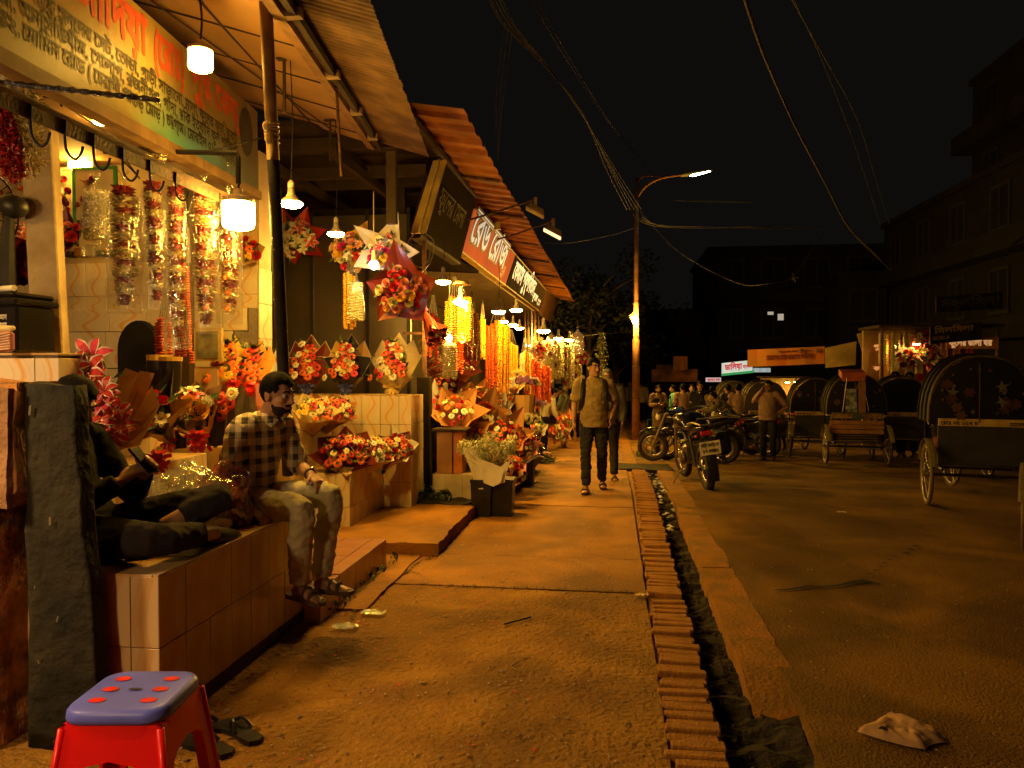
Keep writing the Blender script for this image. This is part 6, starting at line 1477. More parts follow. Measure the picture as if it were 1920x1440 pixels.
def slipper(label, loc, rz, m=None, s=1.0, name='slipper'):
    t = root(name, loc, label, 'slipper', 'black slippers by the stool', rz)
    sole = [(-.035, -.12), (-.04, -.06), (-.036, 0), (-.047, .06), (-.045, .11), (-.02, .14), (.015, .14), (.042, .11), (.045, .05), (.034, 0), (.036, -.06), (.032, -.12), (0, -.138)]
    bm = B(); loft(bm, [([(x * s, y * s) for x, y in sole], 0.0), ([(x * 1.04 * s, y * 1.02 * s) for x, y in sole], .012), ([(x * s, y * s) for x, y in sole], .024)][::1]); obj('sole', bm, m or M_bucket, t)
    bm = B(); tube(bm, [(.0, .085 * s, .026), (.02, .03, .06), (.038, -.02, .026)], .008, 7, 4); tube(bm, [(.0, .085 * s, .026), (-.02, .03, .06), (-.038, -.02, .026)], .008, 7, 4); obj('strap', bm, m or M_bucket, t)
slipper('black slipper lying nearest the stool leg', AZ(390, 1405) , 1.2); slipper('black slipper behind, nearer the open path', AZ(452, 1378), 1.0)
slipper('worn black slipper tucked against the bench foot', AZ(395, 1370), 1.9)
# cloth bag on the road
t = root('cloth_bag', AZ(1688, 1385, .0), 'crumpled tan cloth bag with a small label on the road', 'bag'); o = t.location.copy()
M_bag = mat('tan_bag_cloth', (.46, .27, .12), .8, scale=12, bump=.15)
out = [(1608, 1374), (1640, 1356), (1664, 1346), (1700, 1352), (1738, 1366), (1760, 1376), (1775, 1394), (1758, 1396), (1744, 1400), (1735, 1408), (1700, 1402), (1662, 1392), (1630, 1382)]
bm = B(); n = len(out); c = AZ(1690, 1380) - o
ro = [AZ(u, v) - o for u, v in out]; rings = []
for k, z in ((1.0, .006), (.85, .028), (.55, .042), (.25, .034)):
    rings.append([bm.verts.new(c + (p - c) * k + V((0, 0, z + (noise.noise(p * 17 + V((k * 4, 0, 0))) * .020 if k < 1 else 0)))) for p in ro])
for i in range(3):
    for k in range(n): bm.faces.new((rings[i][k], rings[i][(k + 1) % n], rings[i + 1][(k + 1) % n], rings[i + 1][k]))
bm.faces.new(rings[-1]); bmesh.ops.subdivide_edges(bm, edges=list(bm.edges), cuts=2, use_grid_fill=True)
for v in bm.verts:
    if v.co.z > .01: v.co.z += .022 * (.5 - abs(noise.noise(V((v.co.x * 16 + v.co.y * 9, v.co.y * 14, 2))))) - .006 + .008 * (.5 - abs(noise.noise(v.co * 38)))
bmesh.ops.recalc_face_normals(bm, faces=list(bm.faces)); obj('cloth', bm, M_bag, t, smooth=True)
bm = B(); a = AZ(1646, 1366, .046) - o; ux = (AZ(1656, 1358, .046) - AZ(1646, 1366, .046)); vx = V((.02, -.008, 0)); quad(bm, a, a + vx, a + ux + vx, a + ux); obj('label_patch', bm, M_black, t)
def scrap(label, u, v, z, s, m, seed, name='plastic_scrap', cat='litter'):
    t = root(name, AZ(u, v, z), label, cat, 'litter on the path'); bm = B(); r = random.Random(seed); n = 9
    rows = [[bm.verts.new(((i / 8 - .5) * s * (1 - .3 * abs(j / 5 - .5)), (j / 5 - .5) * s * .55 + .1 * s * noise.noise(V((i * .7, seed, 0))), .012 + s * .16 * abs(noise.noise(V((i * .55 + seed, j * .7, 0)))))) for i in range(9)] for j in range(6)]
    for j in range(5):
        for i in range(8): bm.faces.new((rows[j][i], rows[j][i + 1], rows[j + 1][i + 1], rows[j + 1][i]))
    obj('scrap', bm, m, t)
M_scrap = plastic_film('litter_film', (.9, .88, .8), .75)
scrap('crumpled clear plastic scrap on the path beyond the slippers', 700, 1152, 0.004, .16, M_scrap, 3); scrap('long clear plastic shred beside the step end', 648, 1178, 0.004, .16, M_scrap, 5)
scrap('pale torn paper on the brick edging', 1203, 1118, .01, .10, WR['tan'], 8); scrap('small white scrap out on the road', 1578, 962, .01, .10, WR['white'], 2)
t = root('twig', AZ(955, 1165, .01), 'thin bent twig lying on the path', 'twig'); o = t.location.copy(); bm = B(); tube(bm, [AZ(945, 1170, .012) - o, AZ(965, 1165, .016) - o, AZ(995, 1157, .012) - o], .006, 5, 3); obj('twig', bm, M_wood, t)
t = root('dried_stem', AZ(965, 1235, .01), 'curled dry stem on the gritty path', 'stem'); o = t.location.copy(); bm = B(); tube(bm, [AZ(962, 1228, .012) - o, AZ(972, 1240, .016) - o, AZ(958, 1250, .012) - o, AZ(975, 1258, .01) - o], .003, 5, 4); obj('stem', bm, M_leaf_dry, t)
# crack filled with leaves between step and path, drawn as dark grit
bm = B(); r = random.Random(14)
for a_, b_, n_ in (((655, 1165), (690, 1105), 90), ((690, 1105), (735, 1090), 60), ((735, 1092), (790, 1050), 110), ((770, 1095), (1195, 1108), 160), ((730, 1045), (790, 1040), 40), ((800, 1052), (885, 968), 120)):
    for k in range(n_):
        f = r.random(); p = AZ(a_[0] + (b_[0] - a_[0]) * f + r.uniform(-3, 3), a_[1] + (b_[1] - a_[1]) * f + r.uniform(-2, 2), .012); s = r.uniform(.006, .016); an = r.uniform(0, 6); d = V((math.cos(an), math.sin(an), 0)) * s; e = V((-d.y, d.x, 0)) * .5
        bm.faces.new([bm.verts.new(x) for x in (p - d, p + e, p + d + V((0, 0, .004)), p - e)])
tag(obj('joint_dirt', bm, M_dkgrit), kind='stuff')
# ================================================================== PEOPLE
SKIN = mat('skin_brown', (0.30, 0.155, 0.085), .5, var=.12, scale=14, sss=.15); SKIN2 = mat('skin_tan', (0.36, 0.19, 0.10), .5, var=.1, scale=14)
HAIR = mat('black_hair', (0.006, 0.005, 0.004), .7, scale=40, bump=.3, bscale=120, spec=.06)
EYE_M = mat('eye_white', (.34, .29, .25), .3); IRIS = mat('eye_dark', (.012, .008, .006), .1); LIP = mat('lip_brown', (.22, .085, .06), .5)
SANDAL = mat('sandal_leather', (.07, .04, .022), .6, scale=12); SHOE = mat('dark_shoe', (.02, .017, .015), .4)
def fabric(name, col, **k): return mat(name, col, .9, var=.12, spec=.15, scale=7, bump=.25, bscale=26, **k)
def std(H=1.65, **k):
    s = H / 1.65
    J = dict(pel=(0, 0, .90), bel=(0, .01, 1.06), che=(0, 0, 1.25), nk=(0, -.015, 1.41), hd=(0, .015, 1.535), shL=(-.185, -.01, 1.355), shR=(.185, -.01, 1.355), elL=(-.235, -.03, 1.08), elR=(.235, -.03, 1.08), wrL=(-.225, .05, .86), wrR=(.225, .05, .86),
             hiL=(-.085, 0, .88), hiR=(.085, 0, .88), knL=(-.095, .02, .48), knR=(.095, .02, .48), anL=(-.10, -.02, .075), anR=(.10, -.02, .075), ftL=(-.12, 1, 0), ftR=(.12, 1, 0), hL=(0, .15, -1), hR=(0, .15, -1))
    J.update(k)
    return {a: V(b) * (s if a[:2] not in ('ft', 'hL', 'hR') else 1) for a, b in J.items()}
def hand(bm, w, d, n, s, curl=.35, thumb=1):
    """palm + four fingers + thumb: d along the hand, n out of the back of the hand"""
    d = V(d).normalized(); n = V(n); n = (n - d * n.dot(d)).normalized(); x = d.cross(n) * thumb
    w = V(w)
    tube(bm, [w - d * .02 * s, w + d * .035 * s, w + d * .085 * s], [.022 * s, .033 * s, .038 * s], 10, side=x, ry=[.018 * s, .017 * s, .014 * s])
    for i, L_ in enumerate((.070, .080, .074, .058)):
        b = w + d * .08 * s + x * (.030 - .020 * i) * s; c1 = curl * (.8 + .1 * i)
        d1 = (d * math.cos(c1) - n * math.sin(c1)); d2 = (d * math.cos(c1 * 2.1) - n * math.sin(c1 * 2.1)); d3 = (d * math.cos(c1 * 2.8) - n * math.sin(c1 * 2.8))
        p1 = b + d1 * L_ * .45 * s; p2 = p1 + d2 * L_ * .33 * s; p3 = p2 + d3 * L_ * .25 * s
        tube(bm, [b - d * .02 * s, b, p1, p2, p3], [.0095 * s, .0098 * s, .009 * s, .0085 * s, .007 * s], 7)
    b = w + d * .025 * s + x * .03 * s; dt = (d * .7 + x * .65 - n * .25).normalized(); p1 = b + dt * .035 * s; p2 = p1 + (dt + d * .4 - n * .2).normalized() * .03 * s
    tube(bm, [w + d * .01 * s, b, p1, p2], [.014 * s, .013 * s, .011 * s, .009 * s], 7)
def headshape(bm, R, c, s, neck):
    def E(p, r): ball(bm, c + R @ (V(p) * s), V(r) * s, 14, 10, M=R)
    E((0, -.014, .03), (.073, .092, .086)); E((0, .022, -.028), (.060, .068, .082)); E((0, .036, -.076), (.045, .043, .032)); E((0, .066, -.088), (.021, .018, .018))
    E((0, .074, .030), (.050, .016, .012)); E((.036, .062, -.018), (.022, .02, .018)); E((-.036, .062, -.018), (.022, .02, .018))
    tube(bm, [c + R @ (V(p) * s) for p in ((0, .082, .022), (0, .096, -.004), (0, .106, -.024), (0, .094, -.034))], [.008 * s, .010 * s, .015 * s, .010 * s], 8)
    E((.013, .092, -.027), (.009, .010, .008)); E((-.013, .092, -.027), (.009, .010, .008))
    for k in (-1, 1): E((k * .074, -.008, -.004), (.010, .020, .031)); E((k * .079, -.016, .010), (.007, .012, .016))
    tube(bm, [neck - V((0, 0, .05 * s)), neck.lerp(c + R @ V((0, -.02, -.05)) * s, .5), c + R @ (V((0, -.015, -.03)) * s)], [.062 * s, .053 * s, .055 * s], 12)
def person(label, loc, rz, J, shirt, trousers, long=False, hair=HAIR, beard=False, shoe='sandal', skin=None, vox=.011, s=1.0, hyaw=0, hpitch=0, hroll=0, belly=0.0, face=False, hem=.07, curl=.35, collar=True, cat='person', group=None, trlen=1.0, hat=None, bulk=1.0, fold=.006, sleeve_end=None):
    skin = skin or SKIN
    t = root('person', loc, label, cat, group, rz); s_ = s
    lat = (J['shR'] - J['shL']).normalized(); latp = (J['hiR'] - J['hiL']).normalized()
    Rh = Euler((hpitch, hroll, hyaw)).to_matrix(); hc = J['hd']
    spine = [J['pel'] - V((0, 0, .06)) * s, J['pel'], J['bel'], J['che'], J['che'].lerp(J['nk'], .6), J['nk']]
    # continuous body
    bm = B()
    tube(bm, spine, [x * s * bulk for x in (.12, .145, .132, .152, .135, .062)], 16, 3, side=lat, ry=[x * s * bulk for x in (.085, .10, .095 + belly * .8, .10, .082, .056)])
    for S in 'LR':
        sh, el, wr, hi, kn, an = (J[a + S] for a in ('sh', 'el', 'wr', 'hi', 'kn', 'an'))
        tube(bm, [sh.lerp(J['nk'], .35), sh, sh.lerp(el, .5), el, el.lerp(wr, .35), wr], [x * s for x in (.05, .055, .044, .038, .037, .025)], 10, 2)
        tube(bm, [hi, hi.lerp(kn, .4), kn, kn.lerp(an, .35), an], [x * s for x in (.085, .076, .052, .050, .034)], 10, 2)
        n_ = (V((0, 0, 1)) if abs(J['h' + S].normalized().z) < .75 else V((1 if S == 'R' else -1, .15, 0)))
        hand(bm, wr, J['h' + S], J.get('n' + S, n_), s, curl, -1 if S == 'R' else 1)
        f = J['ft' + S].normalized(); dn = V((0, 0, -1))
        if 'up' + S in J: dn = -V(J['up' + S])
        tube(bm, [an - f * .035 * s + dn * .045 * s, an + dn * .03 * s + f * .02 * s, an + f * .09 * s + dn * .05 * s, an + f * .155 * s + dn * .06 * s], [x * s for x in (.030, .036, .042, .030)], 10, 2, side=f.cross(dn), ry=[x * s for x in (.030, .040, .024, .012)])
        if face:
            for i in range(5): b = an + f * (.15 - .012 * abs(i - 1)) * s + dn * .06 * s + f.cross(dn) * (.03 - .015 * i) * s * (1 if S == 'L' else -1); tube(bm, [b - f * .02 * s, b + f * .02 * s], .009 * s, 6)
    headshape(bm, Rh, hc, s, J['nk'])
    body = link('body', bake(bm, vox * .75, 2 if not face else 1), skin, t)
    # hair: closed cap that sinks into the skull over the face
    bm = B(); rs = bmesh.ops.create_icosphere(bm, subdivisions=4, radius=1)
    for v in rs['verts']:
        d = v.co.copy(); p = V((d.x * .081, d.y * .100 - .016, d.z * .098 + .036)); k = 1.0
        edge = .052 + .018 * noise.noise(d * 5)
        inface = (p.y > .012 and p.z < edge + (.02 if p.y > .05 else -.03)) or p.z < -.055 + .3 * max(0, p.y + .03) or (abs(p.x) > .055 and p.z < .0 and p.y > -.045)
        if inface: k = .80
        else: k = 1.0 + .045 * noise.noise(d * 7) + (.05 if d.z > .3 and d.y > .2 else 0)
        v.co = hc + Rh @ (V((p.x * k, (p.y + .016) * k - .016, (p.z - .036) * k + .036)) * s)
    obj('hair', bm, hat or hair, t, smooth=True)
    if beard:
        bm = B(); rs = bmesh.ops.create_icosphere(bm, subdivisions=3, radius=1)
        for v in rs['verts']:
            d = v.co.copy(); p = V((d.x * .0605, d.y * .061 + .027, d.z * .056 - .056)); k = 1.0 + .03 * noise.noise(d * 9)
            if p.z > -.042 + .5 * max(0, .03 - p.y) or (abs(p.x) < .022 and p.y > .06 and p.z > -.07) or p.y < -.0: k = .78
            v.co = hc + Rh @ (V((p.x * k, (p.y - .026) * k + .026, (p.z + .054) * k - .054)) * s)
        obj('beard', bm, mat('beard_hair', (.022, .014, .010), .8, scale=60, bump=.5, bscale=150, spec=.1), t, smooth=True)
        bm = B(); tube(bm, [hc + Rh @ (V(p) * s) for p in ((-.026, .076, -.045), (0, .092, -.039), (.026, .076, -.045))], .0065 * s, 6, 3); obj('moustache', bm, hair, t)
    for k in (-1, 1):
        bm = B(); ball(bm, hc + Rh @ (V((k * .030, .071, .008)) * s), .0125 * s, 10, 8); o = obj('eye', bm, EYE_M, t, smooth=True)
        bm = B(); ball(bm, hc + Rh @ (V((k * .030, .080, .007)) * s), .0058 * s, 8, 6); obj('iris', bm, IRIS, o)
        bm = B(); tube(bm, [hc + Rh @ (V(p) * s) for p in ((k * .012, .088, .030), (k * .03, .086, .036), (k * .05, .070, .030))], [.004 * s, .0052 * s, .003 * s], 6, 3); obj('eyebrow', bm, hair, t)
    bm = B(); tube(bm, [hc + Rh @ (V(p) * s) for p in ((-.022, .078, -.055), (0, .088, -.0535), (.022, .078, -.055))], [.003 * s, .006 * s, .003 * s], 6, 3); obj('mouth', bm, LIP, t)
    # shirt
    bm = B(); g = .013 * s
    hemp = J['pel'] - V((0, 0, hem)) * s if hem is not None else J['pel']
    tube(bm, [hemp, J['pel'] + V((0, 0, .02)) * s, J['bel'], J['che'], J['che'].lerp(J['nk'], .6), J['nk'].lerp(hc, .06)], [x * s * bulk + g for x in (.163, .155, .142 + belly * .35, .156, .142, .064)], 18, 3, side=lat, ry=[x * s * bulk + g for x in (.115 + belly * .6, .108 + belly * .7, .102 + belly, .106 + belly * .3, .086, .056)])
    for S in 'LR':
        sh, el, wr = J['sh' + S], J['el' + S], J['wr' + S]
        if long:
            e = wr.lerp(el, .06) if not sleeve_end else el.lerp(wr, sleeve_end)
            tube(bm, [sh.lerp(J['nk'], .4), sh, sh.lerp(el, .5), el, el.lerp(e, .5), e], [x * s + g for x in (.055, .061, .052, .047, .043, .034)], 12, 2)
        else:
            e = sh.lerp(el, .86); tube(bm, [sh.lerp(J['nk'], .4), sh, sh.lerp(el, .5), e], [x * s + g for x in (.055, .061, .056, .056)], 12, 2)
    link('shirt', bake(bm, vox, 2, fold * s), shirt, t)
    if collar:
        bm = B(); n0 = J['nk'].lerp(hc, .12)
        for k in (-1, 1):
            P = [n0 + lat * k * .055 * s + V((0, -.03, .01)) * s, n0 + lat * k * .052 * s + V((0, .035, .0)) * s, n0 + lat * k * .012 * s + V((0, .075, -.035)) * s, n0 + lat * k * .06 * s + V((0, .07, -.065)) * s, n0 + lat * k * .082 * s + V((0, .01, -.03)) * s]
            vs = [bm.verts.new(p) for p in P]; f = bm.faces.new(vs); ex = bmesh.ops.extrude_face_region(bm, geom=[f]); bmesh.ops.translate(bm, vec=V((0, .006, .008)) * s, verts=[v for v in ex['geom'] if isinstance(v, bmesh.types.BMVert)])
        obj('collar', bm, shirt, t)
    # trousers
    bm = B()
    tube(bm, [J['pel'] - V((0, 0, .05)) * s, J['pel'] + V((0, 0, .10)) * s], [.150 * s * bulk, .138 * s * bulk], 16, side=latp, ry=[.108 * s * bulk, .098 * s * bulk])
    for S in 'LR':
        hi, kn, an = J['hi' + S], J['kn' + S], J['an' + S]; e = kn.lerp(an, trlen * .97)
        tube(bm, [hi.lerp(J['pel'], .3), hi, hi.lerp(kn, .45), kn, kn.lerp(e, .45), e], [x * s for x in (.10, .098, .090, .068, .066, .056)], 14, 3)
    link('trousers', bake(bm, vox, 2, fold * 1.2 * s, 18), trousers, t)
    for S in 'LR':
        an = J['an' + S]; f = J['ft' + S].normalized(); up = V(J.get('up' + S, (0, 0, 1))).normalized(); x = f.cross(up)
        if shoe == 'sandal':
            bm = B(); P = [(-.04, -.07), (-.042, .03), (-.046, .10), (-.035, .16), (-.005, .182), (.028, .165), (.044, .11), (.036, .03), (.034, -.07), (0, -.085)]
            lo = [bm.verts.new(an + (x * a + f * b) * s - up * .080 * s) for a, b in P]; hi = [bm.verts.new(an + (x * a * 1.03 + f * b * 1.02) * s - up * .056 * s) for a, b in P]; n = len(P)
            for i in range(n): bm.faces.new((lo[i], lo[(i + 1) % n], hi[(i + 1) % n], hi[i]))
            bm.faces.new(list(reversed(lo))); bm.faces.new(hi); bmesh.ops.recalc_face_normals(bm, faces=list(bm.faces)); o = obj('sandal', bm, SANDAL, t)
            bm = B()
            for b, h in ((.10, .012), (.055, .02)): tube(bm, [an + (x * -.047 + f * b) * s - up * .058 * s, an + (x * -.02 + f * b) * s - up * (.012 + .2 * (b - .05)) * s, an + (x * .02 + f * b) * s - up * (.012 + .2 * (b - .05)) * s, an + (x * .045 + f * b) * s - up * .058 * s], .010 * s, 7, 3)
            obj('strap', bm, SANDAL, o)
        else:
            bm = B(); tube(bm, [an - f * .06 * s - up * .045 * s, an + f * .0 * s - up * .035 * s, an + f * .09 * s - up * .045 * s, an + f * .18 * s - up * .058 * s], [x_ * s for x_ in (.036, .044, .048, .030)], 12, 2, side=x, ry=[x_ * s for x_ in (.040, .050, .036, .020)]); obj('shoe', bm, SHOE, t, smooth=True)
    return t
# plaid cloth
def plaid():
    m, N, L, b = newmat('plaid_cloth'); b.inputs['Roughness'].default_value = .85
    tc = N.new('ShaderNodeTexCoord'); nz = N.new('ShaderNodeTexNoise'); nz.inputs['Scale'].default_value = 5
    L.new(tc.outputs['Object'], nz.inputs['Vector'])
    mx = N.new('ShaderNodeVectorMath'); mx.operation = 'SCALE'; mx.inputs['Scale'].default_value = .02; L.new(nz.outputs['Color'], mx.inputs[0])
    ad = N.new('ShaderNodeVectorMath'); L.new(tc.outputs['Object'], ad.inputs[0]); L.new(mx.outputs[0], ad.inputs[1])
    sp = N.new('ShaderNodeSeparateXYZ'); L.new(ad.outputs[0], sp.inputs[0])
    def M_(op, a, c=None):
        n = N.new('ShaderNodeMath'); n.operation = op
        for i, q in enumerate((a, c)):
            if q is None: continue
            if isinstance(q, (int, float)): n.inputs[i].default_value = q
            else: L.new(q, n.inputs[i])
        return n.outputs[0]
    def band(x, per, w_, off=0.0): return M_('LESS_THAN', M_('FRACT', M_('ADD', M_('DIVIDE', x, per), off)), w_)
    y = M_('ADD', sp.outputs['Y'], M_('MULTIPLY', sp.outputs['X'], -.7)); z = sp.outputs['Z']
    k = M_('ADD', M_('ADD', M_('MULTIPLY', band(y, .08, .5), .46), M_('MULTIPLY', band(z, .08, .46), .38)), M_('MULTIPLY', M_('ADD', band(y, .085, .06, .25), band(z, .085, .06, .25)), -.16))
    rp = N.new('ShaderNodeValToRGB'); rp.color_ramp.elements[0].color = (.66, .53, .31, 1); rp.color_ramp.elements[1].color = (.035, .030, .026, 1); rp.color_ramp.elements[1].position = .85
    L.new(k, rp.inputs[0]); L.new(rp.outputs[0], b.inputs['Base Color']); return m
PLAID = plaid()
JEANS = fabric('pale_khaki_jeans', (.40, .36, .22)); BLACKC = fabric('black_cotton', (.011, .010, .010)); NAVY = fabric('dark_trousers', (.022, .022, .026))
CHARC = fabric('charcoal_trousers', (.020, .016, .018))
# 1 seated man in plaid
J = std(); J.update({k: V(v) for k, v in dict(pel=(0, -.03, .10), bel=(0, -.03, .25), che=(0, .0, .42), nk=(0, .065, .575), hd=(0, .145, .70), shL=(-.18, .04, .515), shR=(.18, .03, .515), elR=(.245, -.02, .25), wrR=(.20, .13, .075), elL=(-.225, .12, .27), wrL=(-.10, .30, .235),
    hiL=(-.085, .02, .085), hiR=(.085, .02, .085), knR=(.12, .385, .075), knL=(-.11, .42, .12), anR=(.08, .345, -.355), anL=(-.08, .38, -.355), ftR=(.15, 1, -.05), ftL=(-.25, 1, -.05), hR=(.15, 1, -.55), hL=(.30, .8, -.38)).items()})
J['nR'] = V((0, .2, 1)); J['nL'] = V((0, .3, 1))
t = person('seated young man in a black and cream plaid shirt resting a fist on the bench', (-2.06, 4.12, .69), -PI / 2 - .22, J, PLAID, JEANS, long=True, beard=True, face=True, vox=.009, hyaw=-.05, hpitch=-.12, curl=.62, hem=.02, sleeve_end=.18, s=1.04, fold=.008)
bm = B(); w_ = J['wrL'].lerp(J['elL'], .12); d = (J['wrL'] - J['elL']).normalized(); tube(bm, [w_ - d * .009, w_ + d * .009], .036, 14); obj('watch_strap', bm, SANDAL, t)
bm = B(); c = w_ + V((-.01, .01, .035)); ball(bm, c, (.017, .017, .008), 10, 6); obj('watch_face', bm, mat('watch_steel', (.4, .36, .3), .25, metal=.8), t)
# 2 cross-legged man with phone
J = std(); J.update({k: V(v) for k, v in dict(pel=(0, .02, .10), bel=(0, -.06, .25), che=(0, -.11, .43), nk=(0, -.11, .585), hd=(0, -.04, .69), shL=(-.18, -.09, .515), shR=(.18, -.09, .515), elR=(.24, .08, .22), wrR=(.07, .235, .34), elL=(-.22, .10, .24), wrL=(-.06, .27, .36),
    hiL=(-.085, .06, .09), hiR=(.09, .05, .09), knR=(.24, .52, .12), knL=(-.24, .58, .23), anR=(-.20, .55, .06), anL=(-.02, .38, .12), ftR=(-1, .25, -.05), ftL=(.6, -.1, -.3), hR=(-.4, .6, .55), hL=(.3, .6, .6)).items()})
J['nR'] = V((.7, -.2, .5)); J['nL'] = V((-.7, .2, .5)); J['upR'] = V((.2, .6, .8)); J['upL'] = V((0, .4, 1))
t = person('man in black sitting cross legged on the bench looking down at his phone', (-2.47, 3.2, .69), -PI / 2, J, BLACKC, CHARC, long=True, beard=False, face=True, vox=.010, hpitch=-.45, hyaw=-.12, shoe='shoe', curl=.5, hem=.03, trlen=.72, collar=False, s=1.04)
o = t
for (c, a, b, ang) in (((.155, .085, .43), .035, .02, .4), ((.165, .10, .39), .022, .045, -.1), ((.16, .12, .30), .03, .05, .7), ((.175, .04, .36), .02, .03, .2)):
    pass
t = root('mobile_phone', (-2.47, 3.2, .69), 'black smartphone held up in the cross legged man\'s hands', 'phone', None, -PI / 2)
t.location = V((-2.47, 3.2, .69)) + Matrix.Rotation(-PI / 2, 3, 'Z') @ V((.0, .31, .43))
t.rotation_euler = (.75, 0, -PI / 2); bm = B(); box(bm, (-.038, -.006, -.075), (.038, .006, .08), .003); obj('case', bm, mat('phone_black', (.012, .012, .014), .2), t)
bm = B(); quad(bm, (-.034, -.0068, -.07), (.034, -.0068, -.07), (.034, -.0068, .075), (-.034, -.0068, .075)); obj('screen', bm, emit('phone_screen', (.10, .09, .08), .4), t)
# 3 walking man with backpack
KHAKI = fabric('olive_khaki_shirt', (.25, .18, .075))
J = std(1.66, anR=(.09, .20, .085), knR=(.095, .14, .49), anL=(-.10, -.24, .10), knL=(-.10, .02, .485), elL=(-.26, -.06, 1.10), wrL=(-.215, .05, .93), wrR=(.25, .07, .86), elR=(.245, -.04, 1.09), ftL=(-.12, 1, -.15))
t = person('walking man in an olive short sleeved shirt and dark trousers with backpack straps', (-.24, 9.45, 0.005), PI, J, KHAKI, NAVY, face=True, vox=.011, hyaw=.55, belly=.035, shoe='sandal', skin=SKIN2, hem=.10, bulk=1.06, fold=.010)
bm = B()
for k in (-1, 1): tube(bm, [V((k * .11, -.12, 1.36)), V((k * .125, .0, 1.43)), V((k * .135, .10, 1.34)), V((k * .145, .145, 1.2)), V((k * .165, .11, 1.05)), V((k * .18, -.04, 1.0))], .028, 8, 4, side=(1, 0, 0), ry=.008)
obj('backpack_strap', bm, M_bucket, t)
bm = B(); box(bm, (-.16, -.30, .95), (.16, -.125, 1.42), .05); obj('backpack', bm, BLACKC, t)
bm = B()
for k in range(5): ball(bm, (.0, .145 + .028 * math.sin(k * .8), 1.30 - k * .085), .006, 6, 4)
obj('buttons', bm, M_wood, t)
# 4 others on the path
GREYC = fabric('grey_shirt', (.12, .11, .10)); WHITEC = fabric('cream_white_shirt', (.56, .52, .40)); TEAL = fabric('grey_teal_shirt', (.16, .20, .17)); TAN = fabric('tan_trousers', (.36, .20, .09)); BROWNP = fabric('brown_long_shirt', (.13, .085, .045)); YELL = fabric('pale_yellow_shirt', (.45, .36, .18)); PINKC = fabric('dusty_pink_shirt', (.24, .15, .11)); TURQ = fabric('turquoise_shirt', (.10, .36, .30)); BLUEJ = fabric('blue_jeans', (.05, .07, .12)); OLIV = fabric('olive_clothes', (.13, .105, .045)); CHECK = fabric('brick_check_shirt', (.30, .12, .09))
PG = 'passers by and shoppers'
person('hooded walker in dark clothes close behind the man with the backpack', AG(1139, 898), PI, std(1.6, anL=(-.1, .18, .085), anR=(.1, -.15, .09)), GREYC, NAVY, vox=.016, hat=fabric('grey_cap', (.10, .10, .09)), long=True, shoe='sandal')
person('customer in a cream white shirt bending towards the flower buckets', AG(1020, 850), -PI / 2 + .35, std(1.5, che=(0, .10, 1.22), nk=(0, .20, 1.36), hd=(0, .27, 1.47), shL=(-.185, .17, 1.31), shR=(.185, .17, 1.31), elR=(.22, .20, 1.02), wrR=(.2, .33, .82), elL=(-.22, .25, 1.05), wrL=(-.15, .42, .95)), WHITEC, BLACKC, long=True, vox=.015, s=.92, hpitch=-.2)
person('customer in a grey green shirt and tan trousers facing the white shirted man', AG(1056, 840), PI / 2 - .2, std(1.56, hd=(0, .06, 1.52), wrR=(.15, .30, 1.0), elR=(.24, .08, 1.08), wrL=(-.15, .30, 1.0), elL=(-.24, .08, 1.08)), TEAL, TAN, vox=.015, s=.95, hpitch=-.15)
person('third customer half hidden behind the grey green shirted man', AG(1078, 825), PI, std(1.5), GREYC, BLACKC, vox=.018, s=.92)
Jc = std(); Jc.update({k: V(v) for k, v in dict(pel=(0, 0, .22), bel=(0, .06, .36), che=(0, .16, .52), nk=(0, .27, .64), hd=(0, .36, .72), shL=(-.18, .22, .60), shR=(.18, .22, .60), elR=(.24, .40, .42), wrR=(.16, .62, .42), elL=(-.24, .40, .42), wrL=(-.1, .62, .44), hiL=(-.09, .02, .2), hiR=(.09, .02, .2), knL=(-.22, .38, .45), knR=(.22, .38, .45), anL=(-.16, .30, .075), anR=(.16, .30, .075), hL=(.2, 1, 0), hR=(-.2, 1, 0)).items()})
person('vendor squatting low among the bouquets, head bent over his work', (-1.55, 10.15, gz(10.15)), -PI / 2 - .35, Jc, BLACKC, GREYC, long=True, vox=.013, hpitch=-.6, trlen=.7)
